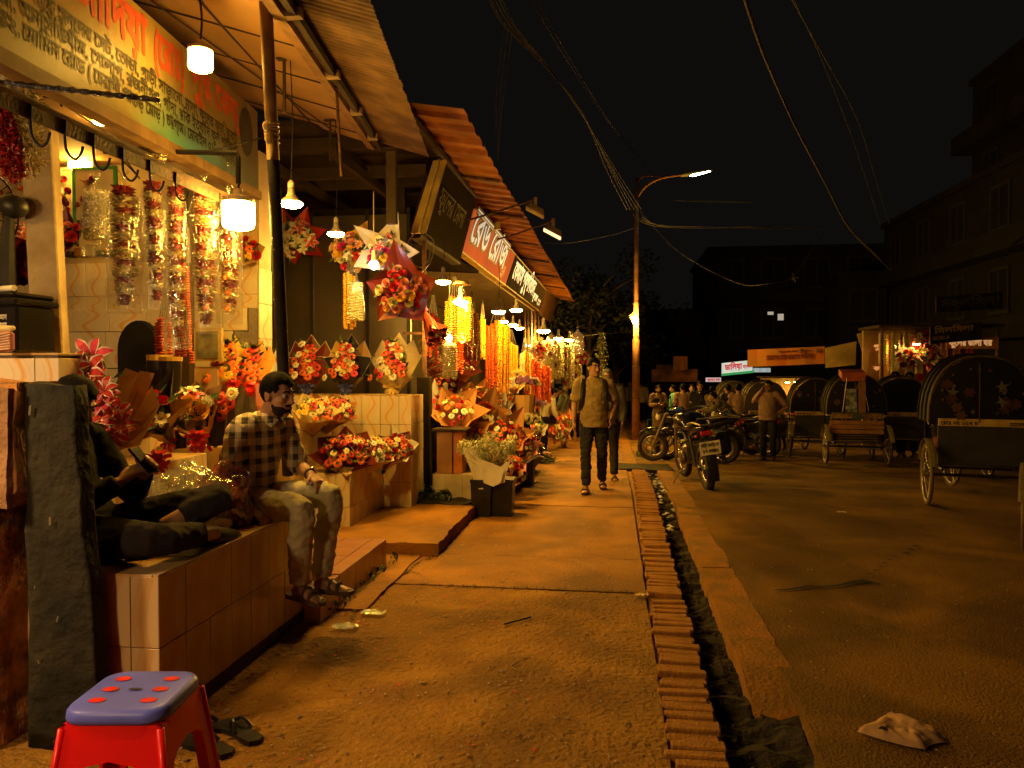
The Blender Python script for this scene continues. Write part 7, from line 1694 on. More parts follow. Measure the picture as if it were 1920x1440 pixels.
for (u, v, Y, H, lab, sh, tr, rz, lg) in (
    (1166, 790, 21.0, 1.58, 'passer by in a pinkish shirt further down the path', PINKC, NAVY, PI, True),
    (1181, 790, 21.5, 1.62, 'passer by in dark clothes beside the pinkish shirt', GREYC, NAVY, PI - .3, True),
    (1203, 795, 19.5, 1.62, 'man in a pale yellow shirt standing behind the street lamp pole', YELL, BLACKC, .3, True),
    (1154, 792, 23.0, 1.60, 'distant dark figure just past the hooded walker', BLACKC, NAVY, PI, True),
    (1234, 830, 16.6, 1.58, 'bearded man in a long brown shirt holding a phone near the pails', BROWNP, OLIV, PI + .2, True),
    (1262, 828, 19.0, 1.58, 'man in a turquoise shirt between the brown shirt and the motorcycles', TURQ, NAVY, PI / 2, False),
    (1280, 832, 18.5, 1.62, 'man seen from behind in a cream shirt by the blue motorcycle', PINKC, BLACKC, .2, False),
    (1312, 838, 15.6, 1.70, 'stout man in black standing behind the motorcycles', BLACKC, BLACKC, PI, True),
    (1297, 828, 19.5, 1.60, 'dark figure between the stout man and the cream shirt', BLACKC, NAVY, PI, False),
    (1335, 840, 18.8, 1.58, 'man in olive waiting behind the motorcycles beside a rickshaw', OLIV, NAVY, -.8, False),
    (1364, 836, 20.0, 1.62, 'dark shirted man under the lit white sign', GREYC, BLACKC, .5, False),
    (1404, 842, 17.2, 1.58, 'thin man in black leaning near the olive hooded rickshaw', BLACKC, GREYC, .9, False),
    (1466, 812, 19.5, 1.56, 'person in dark grey by the small bright stall', GREYC, NAVY, PI, False),
    (1384, 845, 14.6, 1.62, 'man in a pale grey shirt seen from behind among the motorcycles', PINKC, BLACKC, -.3, True)):
    p = AG(u, v)
    Jx = std(H)
    if 'phone' in lab: Jx = std(H, wrR=(.12, .28, 1.12), elR=(.24, .05, 1.08), hR=(-.2, .8, .4), wrL=(-.05, .26, 1.1), elL=(-.24, .04, 1.1), hL=(.5, .8, .2))
    person(lab, p, rz, Jx, sh, tr, long=lg, vox=.02, s=H / 1.65, beard='beard' in lab, bulk=1.25 if 'stout' in lab else 1.0, hem=.45 if 'long brown' in lab else .08, group=PG, belly=.05 if 'stout' in lab else 0)
p = AG(1440, 862)
person('stocky man in a dusty shirt touching his forehead beside the rickshaws', p, PI - .5, std(1.60, elR=(.30, .06, 1.20), wrR=(.12, .13, 1.44), hR=(-.5, -.1, .9), elL=(-.36, -.10, 1.12), wrL=(-.2, .02, .98), hL=(.6, .5, -.4), knL=(-.11, .02, .48)), PINKC, NAVY, vox=.014, belly=.05, bulk=1.1, shoe='sandal', hpitch=-.1)
LPY = AG(1192, 825).y
# ================================================================== STREET LAMP
t = root('street_lamp', tuple(AG(1192, 825)), 'orange lit street lamp pole with a curved arm and a glowing bulb halfway up', 'street lamp'); o = t.location.copy()
M_lp = mat('lamp_pole_paint', (.34, .17, .08), .6, scale=6, bump=.2, col2=(.22, .10, .045))
bm = B(); tube(bm, [(0, 0, -.2), (0, 0, 2.85), (0, 0, 3.0), (0, 0, 5.2), (0, 0, 7.5)], [.115, .105, .08, .07, .055], 14); obj('pole', bm, M_lp, t, smooth=True)
bm = B(); tube(bm, [AT(1194, 372, LPY) - o, AT(1210, 350, LPY) - o, AT(1240, 334, LPY) - o, AT(1285, 327, LPY) - o], .035, 8, 4); tube(bm, [AT(1194, 346, LPY) - o, AT(1205, 332, LPY) - o, AT(1225, 330, LPY) - o, AT(1243, 334, LPY) - o], .02, 7, 4); obj('arm', bm, M_lp, t, smooth=True)
a, b_ = AT(1276, 329, LPY) - o, AT(1336, 318, LPY) - o; d = (b_ - a).normalized()
bm = B(); tube(bm, [a, a + d * .15, a + d * .45, b_], [.05, .11, .12, .06], 10, side=(0, 1, 0), ry=[.04, .06, .06, .03]); o2 = obj('lamp_head', bm, mat('lamp_head_grey', (.25, .25, .22), .4), t, smooth=True)
bm = B(); tube(bm, [a + d * .26 + V((0, 0, -.045)), a + d * .4 + V((0, 0, -.06)), b_ + V((0, 0, -.03)) - d * .06], [.05, .09, .04], 10, side=(0, 1, 0), ry=[.02, .03, .015]); obj('lens', bm, emit('cool_lens', (.62, 1.0, .66), 26), t)
bm = B(); ball(bm, AT(1191, 601, LPY - .2) - o, .085, 14, 10); obj('bulb', bm, emit('street_bulb', (1.0, .50, .05), 2400.0), t, smooth=True)
bm = B(); c = AT(1183, 594, LPY - .12) - o; lathe(bm, [(.05, -.05), (.07, .05), (.03, .1)], 10, c=c); tube(bm, [c + V((0, 0, .08)), c + V((.08, .08, .15))], .015, 6); obj('bulb_holder', bm, M_lp, t)
bm = B()
for k in range(4): z = 1.2 + k * .9; tube(bm, [(.12 * math.cos(i * PI / 6) * (.8 if z > 2.4 else 1), .12 * math.sin(i * PI / 6) * (.8 if z > 2.4 else 1), z + .01 * math.sin(i)) for i in range(12)], .008, 5, closed=True, cap=False)
obj('binding_wire', bm, M_wire, t)
# ================================================================== OVERHEAD CABLES
M_cab = mat('overhead_cable', (.10, .095, .09), .7)
def cable(label, pts, r=.012, n=1, spread=4, cat='cable'):
    t = root('overhead_cable', AT(*pts[0]), label, cat, 'overhead cables'); o = t.location.copy(); rr = random.Random(hsh(label))
    for k in range(n):
        bm = B(); P = []
        for i, (u, v, Y) in enumerate(pts):
            e = 0 if n == 1 else (k - n / 2) * spread * (.4 + .6 * math.sin(i * 1.4 + 1)) ; P.append(AT(u + e + rr.uniform(-1, 1) * (n > 1), v + rr.uniform(-2, 2) * (n > 1), Y) - o)
        tube(bm, P, r * .75 * rr.uniform(.7, 1.1), 5, 5); obj('wire', bm, M_cab, t)
cable('sagging bundle of cables running from above the awnings to the street lamp', [(928, -10, 8), (960, 50, 9), (1030, 130, 10.5), (1092, 215, 12), (1150, 320, 17), (1192, 395, 20.5)], .010, 5, 7)
cable('pair of thin cables crossing above the bundle to the street lamp', [(1000, -10, 8.5), (1075, 120, 10.5), (1150, 240, 17), (1215, 312, 16)], .006, 2, 10)
cable('thin vertical cables beside the far roof', [(958, 40, 9), (940, 180, 11), (932, 300, 13)], .007, 3, 8)
cable('thick twisted cable sweeping down from the top of the sky on the road side', [(1397, -10, 8), (1435, 105, 9.5), (1490, 235, 11.5), (1545, 340, 14), (1595, 428, 17), (1640, 475, 20), (1672, 505, 22)], .022, 2, 3)
cable('thin cable between the thick twisted one and the outer one', [(1484, -10, 8.5), (1540, 110, 10.5), (1600, 265, 14), (1650, 420, 20)], .009)
cable('outermost thin cable with a kink halfway down', [(1480, -10, 7.6), (1530, 80, 9), (1608, 225, 13), (1640, 330, 17), (1668, 420, 21)], .009)
cable('bright level cables running off the lamp pole towards the road', [(1196, 402, 20.5), (1230, 421, 20.7), (1320, 427, 21.5), (1420, 426, 22.5), (1540, 428, 24)], .010, 4, 5)
cable('short bright cables floating above the level ones', [(1272, 376, 20), (1330, 377, 21), (1410, 380, 22)], .008, 3, 6)
cable('low cable dipping from the lamp pole to a knot over the road', [(1192, 385, 20.5), (1270, 470, 20.5), (1380, 530, 20), (1440, 532, 19), (1486, 521, 19.5), (1515, 480, 20), (1545, 435, 21)], .009)
cable('sagging thin cable between the awning and the lamp pole', [(1020, 455, 12), (1070, 455, 13), (1150, 440, 18), (1188, 428, 20.5)], .008)
cable('cord tying the bulb on the lamp pole to the stalls', [(1060, 634, 16), (1120, 627, 20.5), (1188, 622, 20.5)], .007)
t = root('cable_knot', AT(1488, 521, 19.5), 'pale knot where the dipping cables are tied', 'knot'); bm = B(); ball(bm, (0, 0, 0), (.06, .05, .05), 8, 6); jitter(bm, .03, 15)
for k in range(4): tube(bm, [(0, 0, 0), (.14 * math.cos(k * 1.7), 0, .12 * math.sin(k * 1.7))], .012, 5)
obj('knot', bm, M_cab, t)
# ================================================================== TREE AND CREEPER BEHIND THE AWNING
M_dleaf = mat('dark_leaf', (.018, .022, .007), .7, var=.5, scale=2.5); M_bark = mat('bark', (.09, .06, .035), .9, scale=8, bump=.6)
def tree(label, x, y, h, R, n, seed, ls=.09):
    t = root('tree', (x, y, gz(y)), label, 'tree', 'trees beyond the stalls'); r = random.Random(seed); bm = B()
    tube(bm, [(0, 0, 0), (.06, 0, h * .3), (-.05, .1, h * .6), (0, 0, h * .9)], [.16, .13, .10, .04], 10, 3)
    for k in range(9):
        a = r.uniform(0, 6.28); z = h * r.uniform(.4, .8); tube(bm, [(0, 0, z), (R * .45 * math.cos(a), R * .45 * math.sin(a), z + R * .35), (R * .8 * math.cos(a), R * .8 * math.sin(a), z + R * .5)], [.05, .03, .012], 6, 3)
    obj('trunk', bm, M_bark, t); bm = B()
    cl = [(V((r.gauss(0, .5) * R, r.gauss(0, .5) * R, h * .78 + r.gauss(0, .33) * R)), R * r.uniform(.22, .45)) for _ in range(26)]
    for _ in range(n):
        c, cr = r.choice(cl); d = V((r.gauss(0, 1), r.gauss(0, 1), r.gauss(0, 1))).normalized(); p = c + d * cr * r.random() ** .4; e = V((r.uniform(-1, 1), r.uniform(-1, 1), r.uniform(-.6, .6))).normalized() * ls; f = e.cross(d).normalized() * ls * .45
        bm.faces.new([bm.verts.new(q) for q in (p - e, p + f, p + e, p - f)])
    obj('crown', bm, M_dleaf, t)
tree('dark tree rising behind the far end of the orange awning', -.9, 27, 5.6, 2.3, 4200, 4, .11)
tree('dim bushy tree between the awning and the street lamp', .1, 31, 4.2, 1.9, 3000, 9, .10)
t = root('creeper_post', (AT(1128, 700, 20).x, 20, gz(20)), 'post overgrown with lit creeper at the end of the stalls', 'post'); bm = B(); tube(bm, [(0, 0, 0), (0, 0, 3.0)], .06, 8); obj('shaft', bm, M_wood, t)
bm = B(); r = random.Random(6)
for _ in range(700):
    z = r.uniform(1.2, 3.0); a = r.uniform(0, 6.28); R = .07 + .08 * r.random() * (1 + .5 * math.sin(z * 6)); p = V((R * math.cos(a), R * math.sin(a), z)); e = V((r.uniform(-1, 1), r.uniform(-1, 1), r.uniform(-1, 1))).normalized() * .035; f = e.orthogonal().normalized() * .02
    bm.faces.new([bm.verts.new(q) for q in (p - e, p + f, p + e, p - f)])
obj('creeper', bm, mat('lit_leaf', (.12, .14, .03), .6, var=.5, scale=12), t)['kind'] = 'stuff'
# ================================================================== RICKSHAWS
M_tyre = mat('tyre_rubber', (.030, .024, .018), .8, scale=20); M_tyred = mat('dusty_tyre', (.14, .10, .055), .9, scale=20); M_rim = mat('steel_rim', (.40, .34, .26), .35, metal=.8, scale=20); M_hood = mat('black_hood_vinyl', (.008, .007, .007), .7, spec=.25, scale=10, bump=.15); M_pan = mat('dark_rear_panel', (.045, .042, .040), .6, scale=4)
def wheel(parent, p, r, w_=.035, axis_rz=0.0, ty=None, spokes=18, name='wheel'):
    h = link(name, bpy.data.meshes.new('hub'), None, parent, p, (0, 0, axis_rz)); bm = B(); tube(bm, [(-.05, 0, 0), (.05, 0, 0)], .03, 8)
    me = mesh(bm, 'hub', False, M_rim); h.data = me
    C_ = lambda rr: [(0, rr * math.cos(k * PI / 18), rr * math.sin(k * PI / 18)) for k in range(36)]
    bm = B(); tube(bm, C_(r - w_ * .5), w_ * .5, 8, closed=True, cap=False); obj('tyre', bm, ty or M_tyre, h, smooth=True)
    bm = B(); tube(bm, C_(r - w_ * 1.15), w_ * .32, 6, closed=True, cap=False); obj('rim', bm, M_rim, h, smooth=True)
    bm = B()
    for k in range(spokes): a = k * 2 * PI / spokes; tube(bm, [(.03 * (-1) ** k, .03 * math.cos(a), .03 * math.sin(a)), (0, (r - w_) * math.cos(a + .25 * (-1) ** k), (r - w_) * math.sin(a + .25 * (-1) ** k))], .0028 if spokes > 8 else .014, 4, cap=False)
    obj('spokes', bm, M_rim, h)['kind'] = 'stuff'
    return h
RK = 'cycle rickshaws waiting on the road'
def arch(z0, hz, hw, n=18, p=2.4): # super-ellipse arch points (x, z)
    out = []
    for k in range(n + 1):
        a = PI * k / n; c, s = math.cos(a), math.sin(a); out.append((-hw * math.copysign(abs(c) ** (2 / p), c), z0 + hz * abs(s) ** (2 / p)))
    return out
def rickshaw(label, x, y, rz, rear='panel', hoodm=None, ty=None, deco=1, flap=None, seed=1, strip=(.62, .42, .10)):
    t = root('cycle_rickshaw', (x, y, gz(y)), label, 'rickshaw', RK, rz); r = random.Random(seed); hm = hoodm or M_hood
    for k in (-1, 1):
        wheel(t, (k * .53, 0, .35), .35, .04, 0, ty)
        bm = B(); P = [(k * .53, .40 * math.cos(a), .35 + .40 * math.sin(a)) for a in [PI * (.1 + .8 * i / 12) for i in range(13)]]; tube(bm, P, .04, 6, side=(1, 0, 0), ry=.006); obj('mudguard', bm, mat('olive_mudguard', (.22, .17, .06), .5), t)
    bm = B(); tube(bm, [(-.55, 0, .35), (.55, 0, .35)], .018, 7)
    for k in (-1, 1): tube(bm, [(k * .40, -.15, .42), (k * .40, .7, .42), (k * .15, 1.2, .45), (0, 1.45, .72)], .018, 6); tube(bm, [(k * .40, 0, .42), (k * .42, .0, .95)], .015, 6); tube(bm, [(k * .50, .05, .9), (k * .50, .30, 1.0), (k * .48, .5, .62)], .014, 6)
    obj('frame', bm, M_black, t)
    bm = B(); box(bm, (-.42, .02, .46), (.42, .45, .62)); obj('seat_box', bm, M_wood, t); bm = B(); box(bm, (-.43, .0, .625), (.43, .46, .74), .04); obj('seat', bm, mat('rickshaw_seat', (.18, .03, .02), .4), t)
    bm = B(); box(bm, (-.42, .5, .36), (.42, .95, .39)); obj('footboard', bm, M_wood, t)
    wheel(t, (0, 1.62, .34), .34, .04, .15, ty)
    bm = B(); tube(bm, [(0, 1.62, .34), (0, 1.48, .75), (0, 1.42, 1.0)], .02, 6); tube(bm, [(-.3, 1.3, 1.05), (-.2, 1.42, 1.05), (.2, 1.42, 1.05), (.3, 1.3, 1.05)], .013, 6); obj('handlebar', bm, M_rim, t); bm = B(); ball(bm, (0, 1.05, .95), (.08, .14, .04), 10, 6); obj('saddle', bm, M_black, t); bm = B(); tube(bm, [(0, 1.05, .93), (0, 1.0, .45)], .018, 6); obj('seat_post', bm, M_black, t)
    if rear == 'panel':
        bm = B(); box(bm, (-.43, -.03, .47), (.43, .0, .90), .004); obj('rear_panel', bm, M_pan, t)
        bm = B(); box(bm, (-.425, -.036, .903), (.425, .0, .985), .003); obj('painted_strip', bm, mat('strip_yellow%d' % int(strip[0] * 100), strip, .5, scale=9), t)
        lettering('lettering', [('েমাঃ নং ২১৭ চ', V((-.40, -.0365, .915)), (1, 0, 0), (0, 0, 1), .06, .36, .03, 18), ('েহােসন', V((.26, -.0365, .915)), (1, 0, 0), (0, 0, 1), .06, .14, .03, 18)], mat('plate_black', (.02, .015, .01), .6), t, .001)
    else:
        for k in range(3): bm = B(); box(bm, (-.46, -.05, .76 - k * .085), (.46, -.01, .835 - k * .085), .004); obj('rear_board', bm, mat('orange_lit_board', (.36, .17, .06), .5, scale=6, bump=.1), t)
        bm = B(); tube(bm, [(-.44, -.05, .86), (-.44, -.05, .97), (.44, -.05, .97), (.44, -.05, .86)], .012, 6); obj('rail', bm, M_rim, t)
        bm = B(); box(bm, (-.42, -.04, .865), (.42, -.02, .96), .004); obj('painted_strip', bm, mat('painted_tin', (.32, .18, .06), .4, scale=9, var=.5), t)
        bm = B(); vs = [bm.verts.new((.1 * math.cos(k * PI / 8), -.052, .905 + .06 * math.sin(k * PI / 8))) for k in range(16)]; bm.faces.new(vs); obj('badge', bm, mat('green_badge', (.07, .11, .05), .5), t)
        for k in range(6): bm = B(); tube(bm, [(-.34, -.12, .34 + k * .045), (.34, -.12, .34 + k * .045)], .007, 5); obj('rack_bar', bm, M_rim, t)
    A = arch(.94, .76, .53)
    def hood_surf(y0, y1, s0, s1, n=2):
        bm = B(); rows = []
        for j in range(n + 1):
            f = j / n; s = s0 + (s1 - s0) * f; rows.append([bm.verts.new((px * s, y0 + (y1 - y0) * f + .03 * (pz - .94), .94 + (pz - .94) * s)) for px, pz in A])
        for j in range(n):
            for i in range(len(A) - 1): bm.faces.new((rows[j][i], rows[j][i + 1], rows[j + 1][i + 1], rows[j + 1][i]))
        return bm
    bm = hood_surf(.0, .62, .96, 1.0, 4)
    for v in bm.verts: v.co += V((0, 0, .012 * math.sin(v.co.y * 20)))
    obj('hood', bm, hm, t, smooth=True)
    for k in range(4):
        s = .97 + .012 * k; y_ = .02 + .2 * k; bm = B(); tube(bm, [(px * s, y_ + .03 * (pz - .94), .94 + (pz - .94) * s + .006) for px, pz in A], .016, 6); obj('hood_rib', bm, mat('hood_trim', (.10, .07, .022), .6, scale=12) if k == 0 else M_hood, t)
    bm = B(); c = bm.verts.new((0, -.03, 1.28)); ring = [bm.verts.new((px * .95, .0, .94 + (pz - .94) * .95)) for px, pz in A]
    mid = [bm.verts.new((px * .55, -.03, 1.28 + (.94 + (pz - .94) * .95 - 1.28) * .6)) for px, pz in A]
    for i in range(len(A) - 1): bm.faces.new((ring[i], ring[i + 1], mid[i + 1], mid[i])); bm.faces.new((mid[i], mid[i + 1], c))
    bm.faces.new((ring[-1], ring[0], mid[0], mid[-1])); bm.faces.new((mid[-1], mid[0], c)); obj('hood_back', bm, hm, t, smooth=True)
    if deco:
        cols = [mat('deco_pink', (.07, .03, .025), .5), mat('deco_orange', (.11, .055, .015), .5), mat('deco_silver', (.16, .14, .11), .4)]
        for k in range(14 * deco):
            a = k * 2.4; rr = .42 * math.sqrt(r.random()); a += r.uniform(-.8, .8); px, pz = rr * math.cos(a), 1.27 + rr * .72 * math.sin(a); s = r.choice((.016, .02, .03, .07)); n = 5 if k % 3 == 0 else 6; bm = B(); vs = []
            for q in range(2 * n): an = q * PI / n + k; R = s if q % 2 == 0 else s * (.38 if n == 5 else .6); vs.append(bm.verts.new((px + R * math.cos(an), -.043, pz + R * math.sin(an))))
            f = bm.faces.new(vs); ex = bmesh.ops.extrude_face_region(bm, geom=[f]); bmesh.ops.translate(bm, vec=(0, .014, 0), verts=[v for v in ex['geom'] if isinstance(v, bmesh.types.BMVert)]); obj('star' if n == 5 else 'painted_flower', bm, cols[2] if n == 5 else cols[k % 2], t)
        bm = B(); tube(bm, [(-.03, -.045, .95), (-.03, -.05, 1.3), (-.03, -.03, 1.6)], .006, 5); obj('seam', bm, cols[1], t)
    if flap:
        bm = B(); hexa(bm, [V((-.26, -.03, 1.56)), V((.14, -.03, 1.56)), V((.14, .35, 1.68)), V((-.26, .35, 1.68)), V((-.26, -.02, 1.72)), V((.14, -.02, 1.72)), V((.14, .35, 1.78)), V((-.26, .35, 1.78))]); obj('roof_flap', bm, mat('orange_flap', flap, .5, scale=5), t)
        bm = B(); quad(bm, (-.2, -.055, .99), (.0, -.055, .99), (-.02, -.05, 1.42), (-.2, -.05, 1.42)); obj('window_film', bm, mat('window_sheet', (.28, .30, .30), .3, scale=14, var=.6), t); bm = B(); box(bm, (.02, -.06, .98), (.14, -.045, 1.55)); obj('window_strip', bm, mat('ochre_strip', (.32, .17, .05), .5), t)
        bm = B(); tube(bm, [(-.25, -.05, 1.0), (-.18, -.05, 1.62)], .008, 5); tube(bm, [(.2, -.05, 1.0), (.08, -.05, 1.62)], .008, 5); obj('window_cord', bm, M_rim, t)
    return t
rickshaw('large black hooded rickshaw with painted flowers and a yellow lettered strip', 4.05, 8.90, -.22, ty=M_tyred, deco=2, seed=3)
rickshaw('rickshaw with an orange roof flap and wooden rear boards', AG(1550, 872).x + .52, AG(1550, 872).y, -.12, rear='boards', deco=1, flap=(.50, .11, .02), seed=5)
rickshaw('plain black hooded rickshaw behind the one with the orange flap', AT(1690, 800, 15.8).x, 15.8, -.2, deco=0, seed=7)
rickshaw('black rickshaw with round ornaments left of the orange flap one', AT(1530, 800, 16.6).x, 16.6, -.1, deco=1, seed=9)
rickshaw('rickshaw with an olive trimmed hood behind the man touching his forehead', AT(1437, 800, 18.6).x, 18.6, .05, deco=1, seed=11, hoodm=mat('olive_hood', (.06, .05, .022), .5, scale=10))
rickshaw('smaller looking rickshaw far back under the lit white sign', AT(1378, 800, 21.5).x, 21.5, .05, deco=1, seed=13, hoodm=MATS['olive_hood'])
rickshaw('rickshaw cut off by the picture edge, only its wheel showing', AT(1938, 1000, 6.55).x + .53, 6.55, -.5, ty=M_tyred, deco=0, seed=15)
rickshaw('dark rickshaw hood peeping out past the large flowered one', AT(1925, 800, 12.2).x, 12.2, -.1, deco=1, seed=17)
# ================================================================== MOTORCYCLES
def motorcycle(label, x, y, rz, lean, tankm, plate=False, seed=1, fairing=False):
    t = root('motorcycle', (x, y, gz(y)), label, 'motorcycle', 'motorcycles parked by the kerb', rz); t.rotation_euler = (0, lean, rz)
    for (yy, nm, w_) in ((-.66, 'rear_wheel', .11), (.66, 'front_wheel', .09)): wheel(t, (0, yy, .30), .30, w_, 0 if yy < 0 else .12, M_tyre, 6, 'wheel')
    bm = B(); tube(bm, [(0, -.10, .78), (0, .10, .86), (0, .33, .84), (0, .42, .76)], [.09, .15, .14, .07], 14, 3, side=(1, 0, 0), ry=[.06, .12, .12, .06]); obj('tank', bm, tankm, t, smooth=True)
    bm = B(); tube(bm, [(0, -.72, .92), (0, -.45, .84), (0, -.1, .80)], [.09, .13, .11], 12, 3, side=(1, 0, 0), ry=[.035, .05, .05]); obj('seat', bm, M_bucket, t, smooth=True)
    bm = B(); tube(bm, [(0, -.92, .86), (0, -.7, .82), (0, -.35, .72)], [.04, .10, .10], 10, 3, side=(1, 0, 0), ry=[.03, .06, .09]); obj('tail', bm, tankm, t, smooth=True)
    bm = B(); tube(bm, [(-.06, -.95, .90), (-.1, -.7, .92), (-.1, -.4, .88)], .011, 6, 3); tube(bm, [(.06, -.95, .90), (.1, -.7, .92), (.1, -.4, .88)], .011, 6, 3); tube(bm, [(-.06, -.95, .9), (.06, -.95, .9)], .011, 6); obj('grab_rail', bm, M_rim, t)
    bm = B(); box(bm, (-.13, -.1, .30), (.13, .25, .58), .04); 
    for k in range(6): box(bm, (-.15, .02, .42 + k * .035), (.15, .2, .435 + k * .035))
    ball(bm, (.14, -.02, .4), (.05, .1, .1), 12, 8); ball(bm, (-.14, -.02, .4), (.05, .1, .1), 12, 8); obj('engine', bm, mat('engine_alloy', (.22, .19, .16), .35, metal=.6, scale=14), t)
    bm = B(); tube(bm, [(.1, .28, .48), (.14, .25, .26), (.16, -.2, .26), (.17, -.5, .34), (.18, -.88, .42)], [.022, .024, .028, .05, .055], 10, 3); obj('exhaust', bm, mat('exhaust_steel', (.3, .27, .24), .3, metal=.8), t, smooth=True)
    bm = B(); tube(bm, [(0, .42, .8), (0, .2, .55), (0, -.1, .3)], .03, 7); tube(bm, [(-.05, -.1, .34), (-.06, -.66, .30)], .025, 7); tube(bm, [(.05, -.1, .34), (.06, -.66, .30)], .025, 7); tube(bm, [(0, .3, .8), (0, -.3, .74), (0, -.8, .84)], .022, 7)
    for k in (-1, 1): tube(bm, [(k * .11, -.6, .34), (k * .12, -.5, .74)], .024, 8)
    obj('frame', bm, M_black, t)
    bm = B()
    for k in (-1, 1): tube(bm, [(k * .085, .66, .30), (k * .085, .45, .82), (k * .085, .40, .95)], .022, 8)
    obj('fork', bm, M_rim, t)
    bm = B(); tube(bm, [(-.36, .22, 1.02), (-.22, .36, 1.03), (0, .40, .98), (.22, .36, 1.03), (.36, .22, 1.02)], .014, 7, 3); obj('handlebar', bm, M_black, t)
    for k in (-1, 1):
        bm = B(); tube(bm, [(k * .25, .34, 1.03), (k * .33, .36, 1.18)], .006, 5); ball(bm, (k * .34, .37, 1.20), (.06, .015, .035), 10, 6); obj('mirror', bm, M_black, t)
        bm = B(); ball(bm, (k * .12, -.88, .76), (.022, .03, .018), 8, 6); obj('indicator', bm, mat('amber_lens', (.5, .18, .02), .2), t)
    if fairing:
        bm = B(); tube(bm, [(0, .62, .80), (0, .52, .92), (0, .36, .98)], [.07, .16, .15], 12, 3, side=(1, 0, 0), ry=[.06, .13, .10]); obj('fairing', bm, tankm, t, smooth=True)
        bm = B(); ball(bm, (0, .645, .84), (.09, .03, .05), 12, 8); obj('headlight', bm, mat('headlight_glass', (.6, .52, .42), .1), t)
        bm = B(); ball(bm, (.12, .3, .66), (.05, .25, .15), 12, 8); ball(bm, (-.12, .3, .66), (.05, .25, .15), 12, 8); obj('side_cowl', bm, tankm, t, smooth=True)
    else:
        bm = B(); ball(bm, (0, .54, .88), (.085, .06, .085), 12, 8); obj('headlight', bm, mat('headlight_glass', (.6, .52, .42), .1), t)
    bm = B(); P = [(0, .66 + .36 * math.cos(a), .30 + .36 * math.sin(a)) for a in [PI * (.15 + .65 * i / 10) for i in range(11)]]; tube(bm, P, .06, 8, side=(1, 0, 0), ry=.012); obj('mudguard', bm, tankm, t)
    bm = B(); P = [(0, -.66 + .37 * math.cos(a), .30 + .37 * math.sin(a)) for a in [PI * (.35 + .75 * i / 10) for i in range(11)]]; tube(bm, P, .075, 8, side=(1, 0, 0), ry=.012); obj('mudguard', bm, M_bucket, t)
    bm = B(); box(bm, (-.07, -.96, .76), (.07, -.91, .82), .012); obj('tail_light', bm, mat('red_lens', (.35, .02, .015), .15), t)
    bm = B(); tube(bm, [(-.12, -.05, .32), (-.34, .02, -.0 + .02)], .012, 6); obj('kickstand', bm, M_rim, t)
    if plate:
        M_pl = mat('plate_white', (.62, .56, .44), .5); y_ = -1.06
        bm = B(); box(bm, (-.13, y_, .53), (.13, y_ + .008, .70), .002); obj('number_plate', bm, M_pl, t)
        lettering('plate_lettering', [('চট্ট েমেট্া-ল', V((-.11, y_ - .001, .635)), (1, 0, 0), (0, 0, 1), .055, .22, .03, 18), ('১৭-৩৩৪২', V((-.10, y_ - .001, .56)), (1, 0, 0), (0, 0, 1), .065, .20, .04, 18)], M_black, t, .002)
        bm = B(); box(bm, (-.02, -1.055, .66), (.02, -.9, .70)); obj('plate_bracket', bm, M_black, t)
        bm = B(); box(bm, (.16, -.75, .45), (.36, -.35, .75), .05); obj('pannier', bm, M_bucket, t)
    return t
MX, MY = AG(1352, 850).x, AG(1352, 850).y
M_bblue = mat('blue_bike_paint', (.02, .035, .24), .25, scale=8); M_bblack = mat('black_bike_paint', (.015, .014, .014), .22, scale=8)
rz = .13; motorcycle('black motorcycle seen from behind with a white number plate', 1.235 - .66 * math.sin(rz) + .0, 9.95 + .66 * math.cos(rz), rz, -.14, M_bblack, True)
motorcycle('blue motorcycle with its front wheel pointing at the kerb', AG(1252, 862).x + .62, AG(1252, 862).y + .25, 1.9, -.1, M_bblue, False, fairing=True)
motorcycle('black motorcycle a young rider is leaning over', MX, MY, 1.25, .05, M_bblack, False)
motorcycle('dark motorcycle wedged between the white plated one and the blue one', AG(1296, 872).x, AG(1296, 872).y + .6, 1.35, -.12, M_bblack, False)
motorcycle('dark motorcycle parked deeper in the row behind the rider', 2.75, 17.0, 1.0, -.1, M_bblack, False)
Jr = std(); Jr.update({k: V(v) for k, v in dict(pel=(0, -.05, .80), bel=(0, .04, .93), che=(0, .17, 1.07), nk=(0, .31, 1.19), hd=(0, .42, 1.28), shL=(-.18, .26, 1.14), shR=(.18, .26, 1.14), elL=(-.28, .42, .98), wrL=(-.31, .62, 1.0), elR=(.28, .42, .98), wrR=(.31, .62, 1.0), hL=(0, 1, -.1), hR=(0, 1, -.1), hiL=(-.09, -.03, .8), hiR=(.09, -.03, .8), knL=(-.2, .22, .42), knR=(.19, .33, .66), anL=(-.25, .05, .075), anR=(.2, .18, .30)).items()})
rz = 1.25; person('young rider in olive clothes leaning over a black motorcycle, one foot down', (MX + .22 * math.sin(rz), MY - .22 * math.cos(rz), gz(MY)), rz, Jr, OLIV, OLIV, vox=.014, long=True, s=.97, hyaw=.3, shoe='sandal')
for (u, v, Y, lab) in ((1678, 668, 17.1, 'rickshaw puller whose dark head shows above the plain black hood'), (1705, 668, 17.4, 'second dark head above the plain black hood')):
    p = AT(u, 700, Y); person(lab, (p.x, Y, gz(Y)), PI, std(1.85), GREYC, NAVY, vox=.024, s=1.1, group=PG)
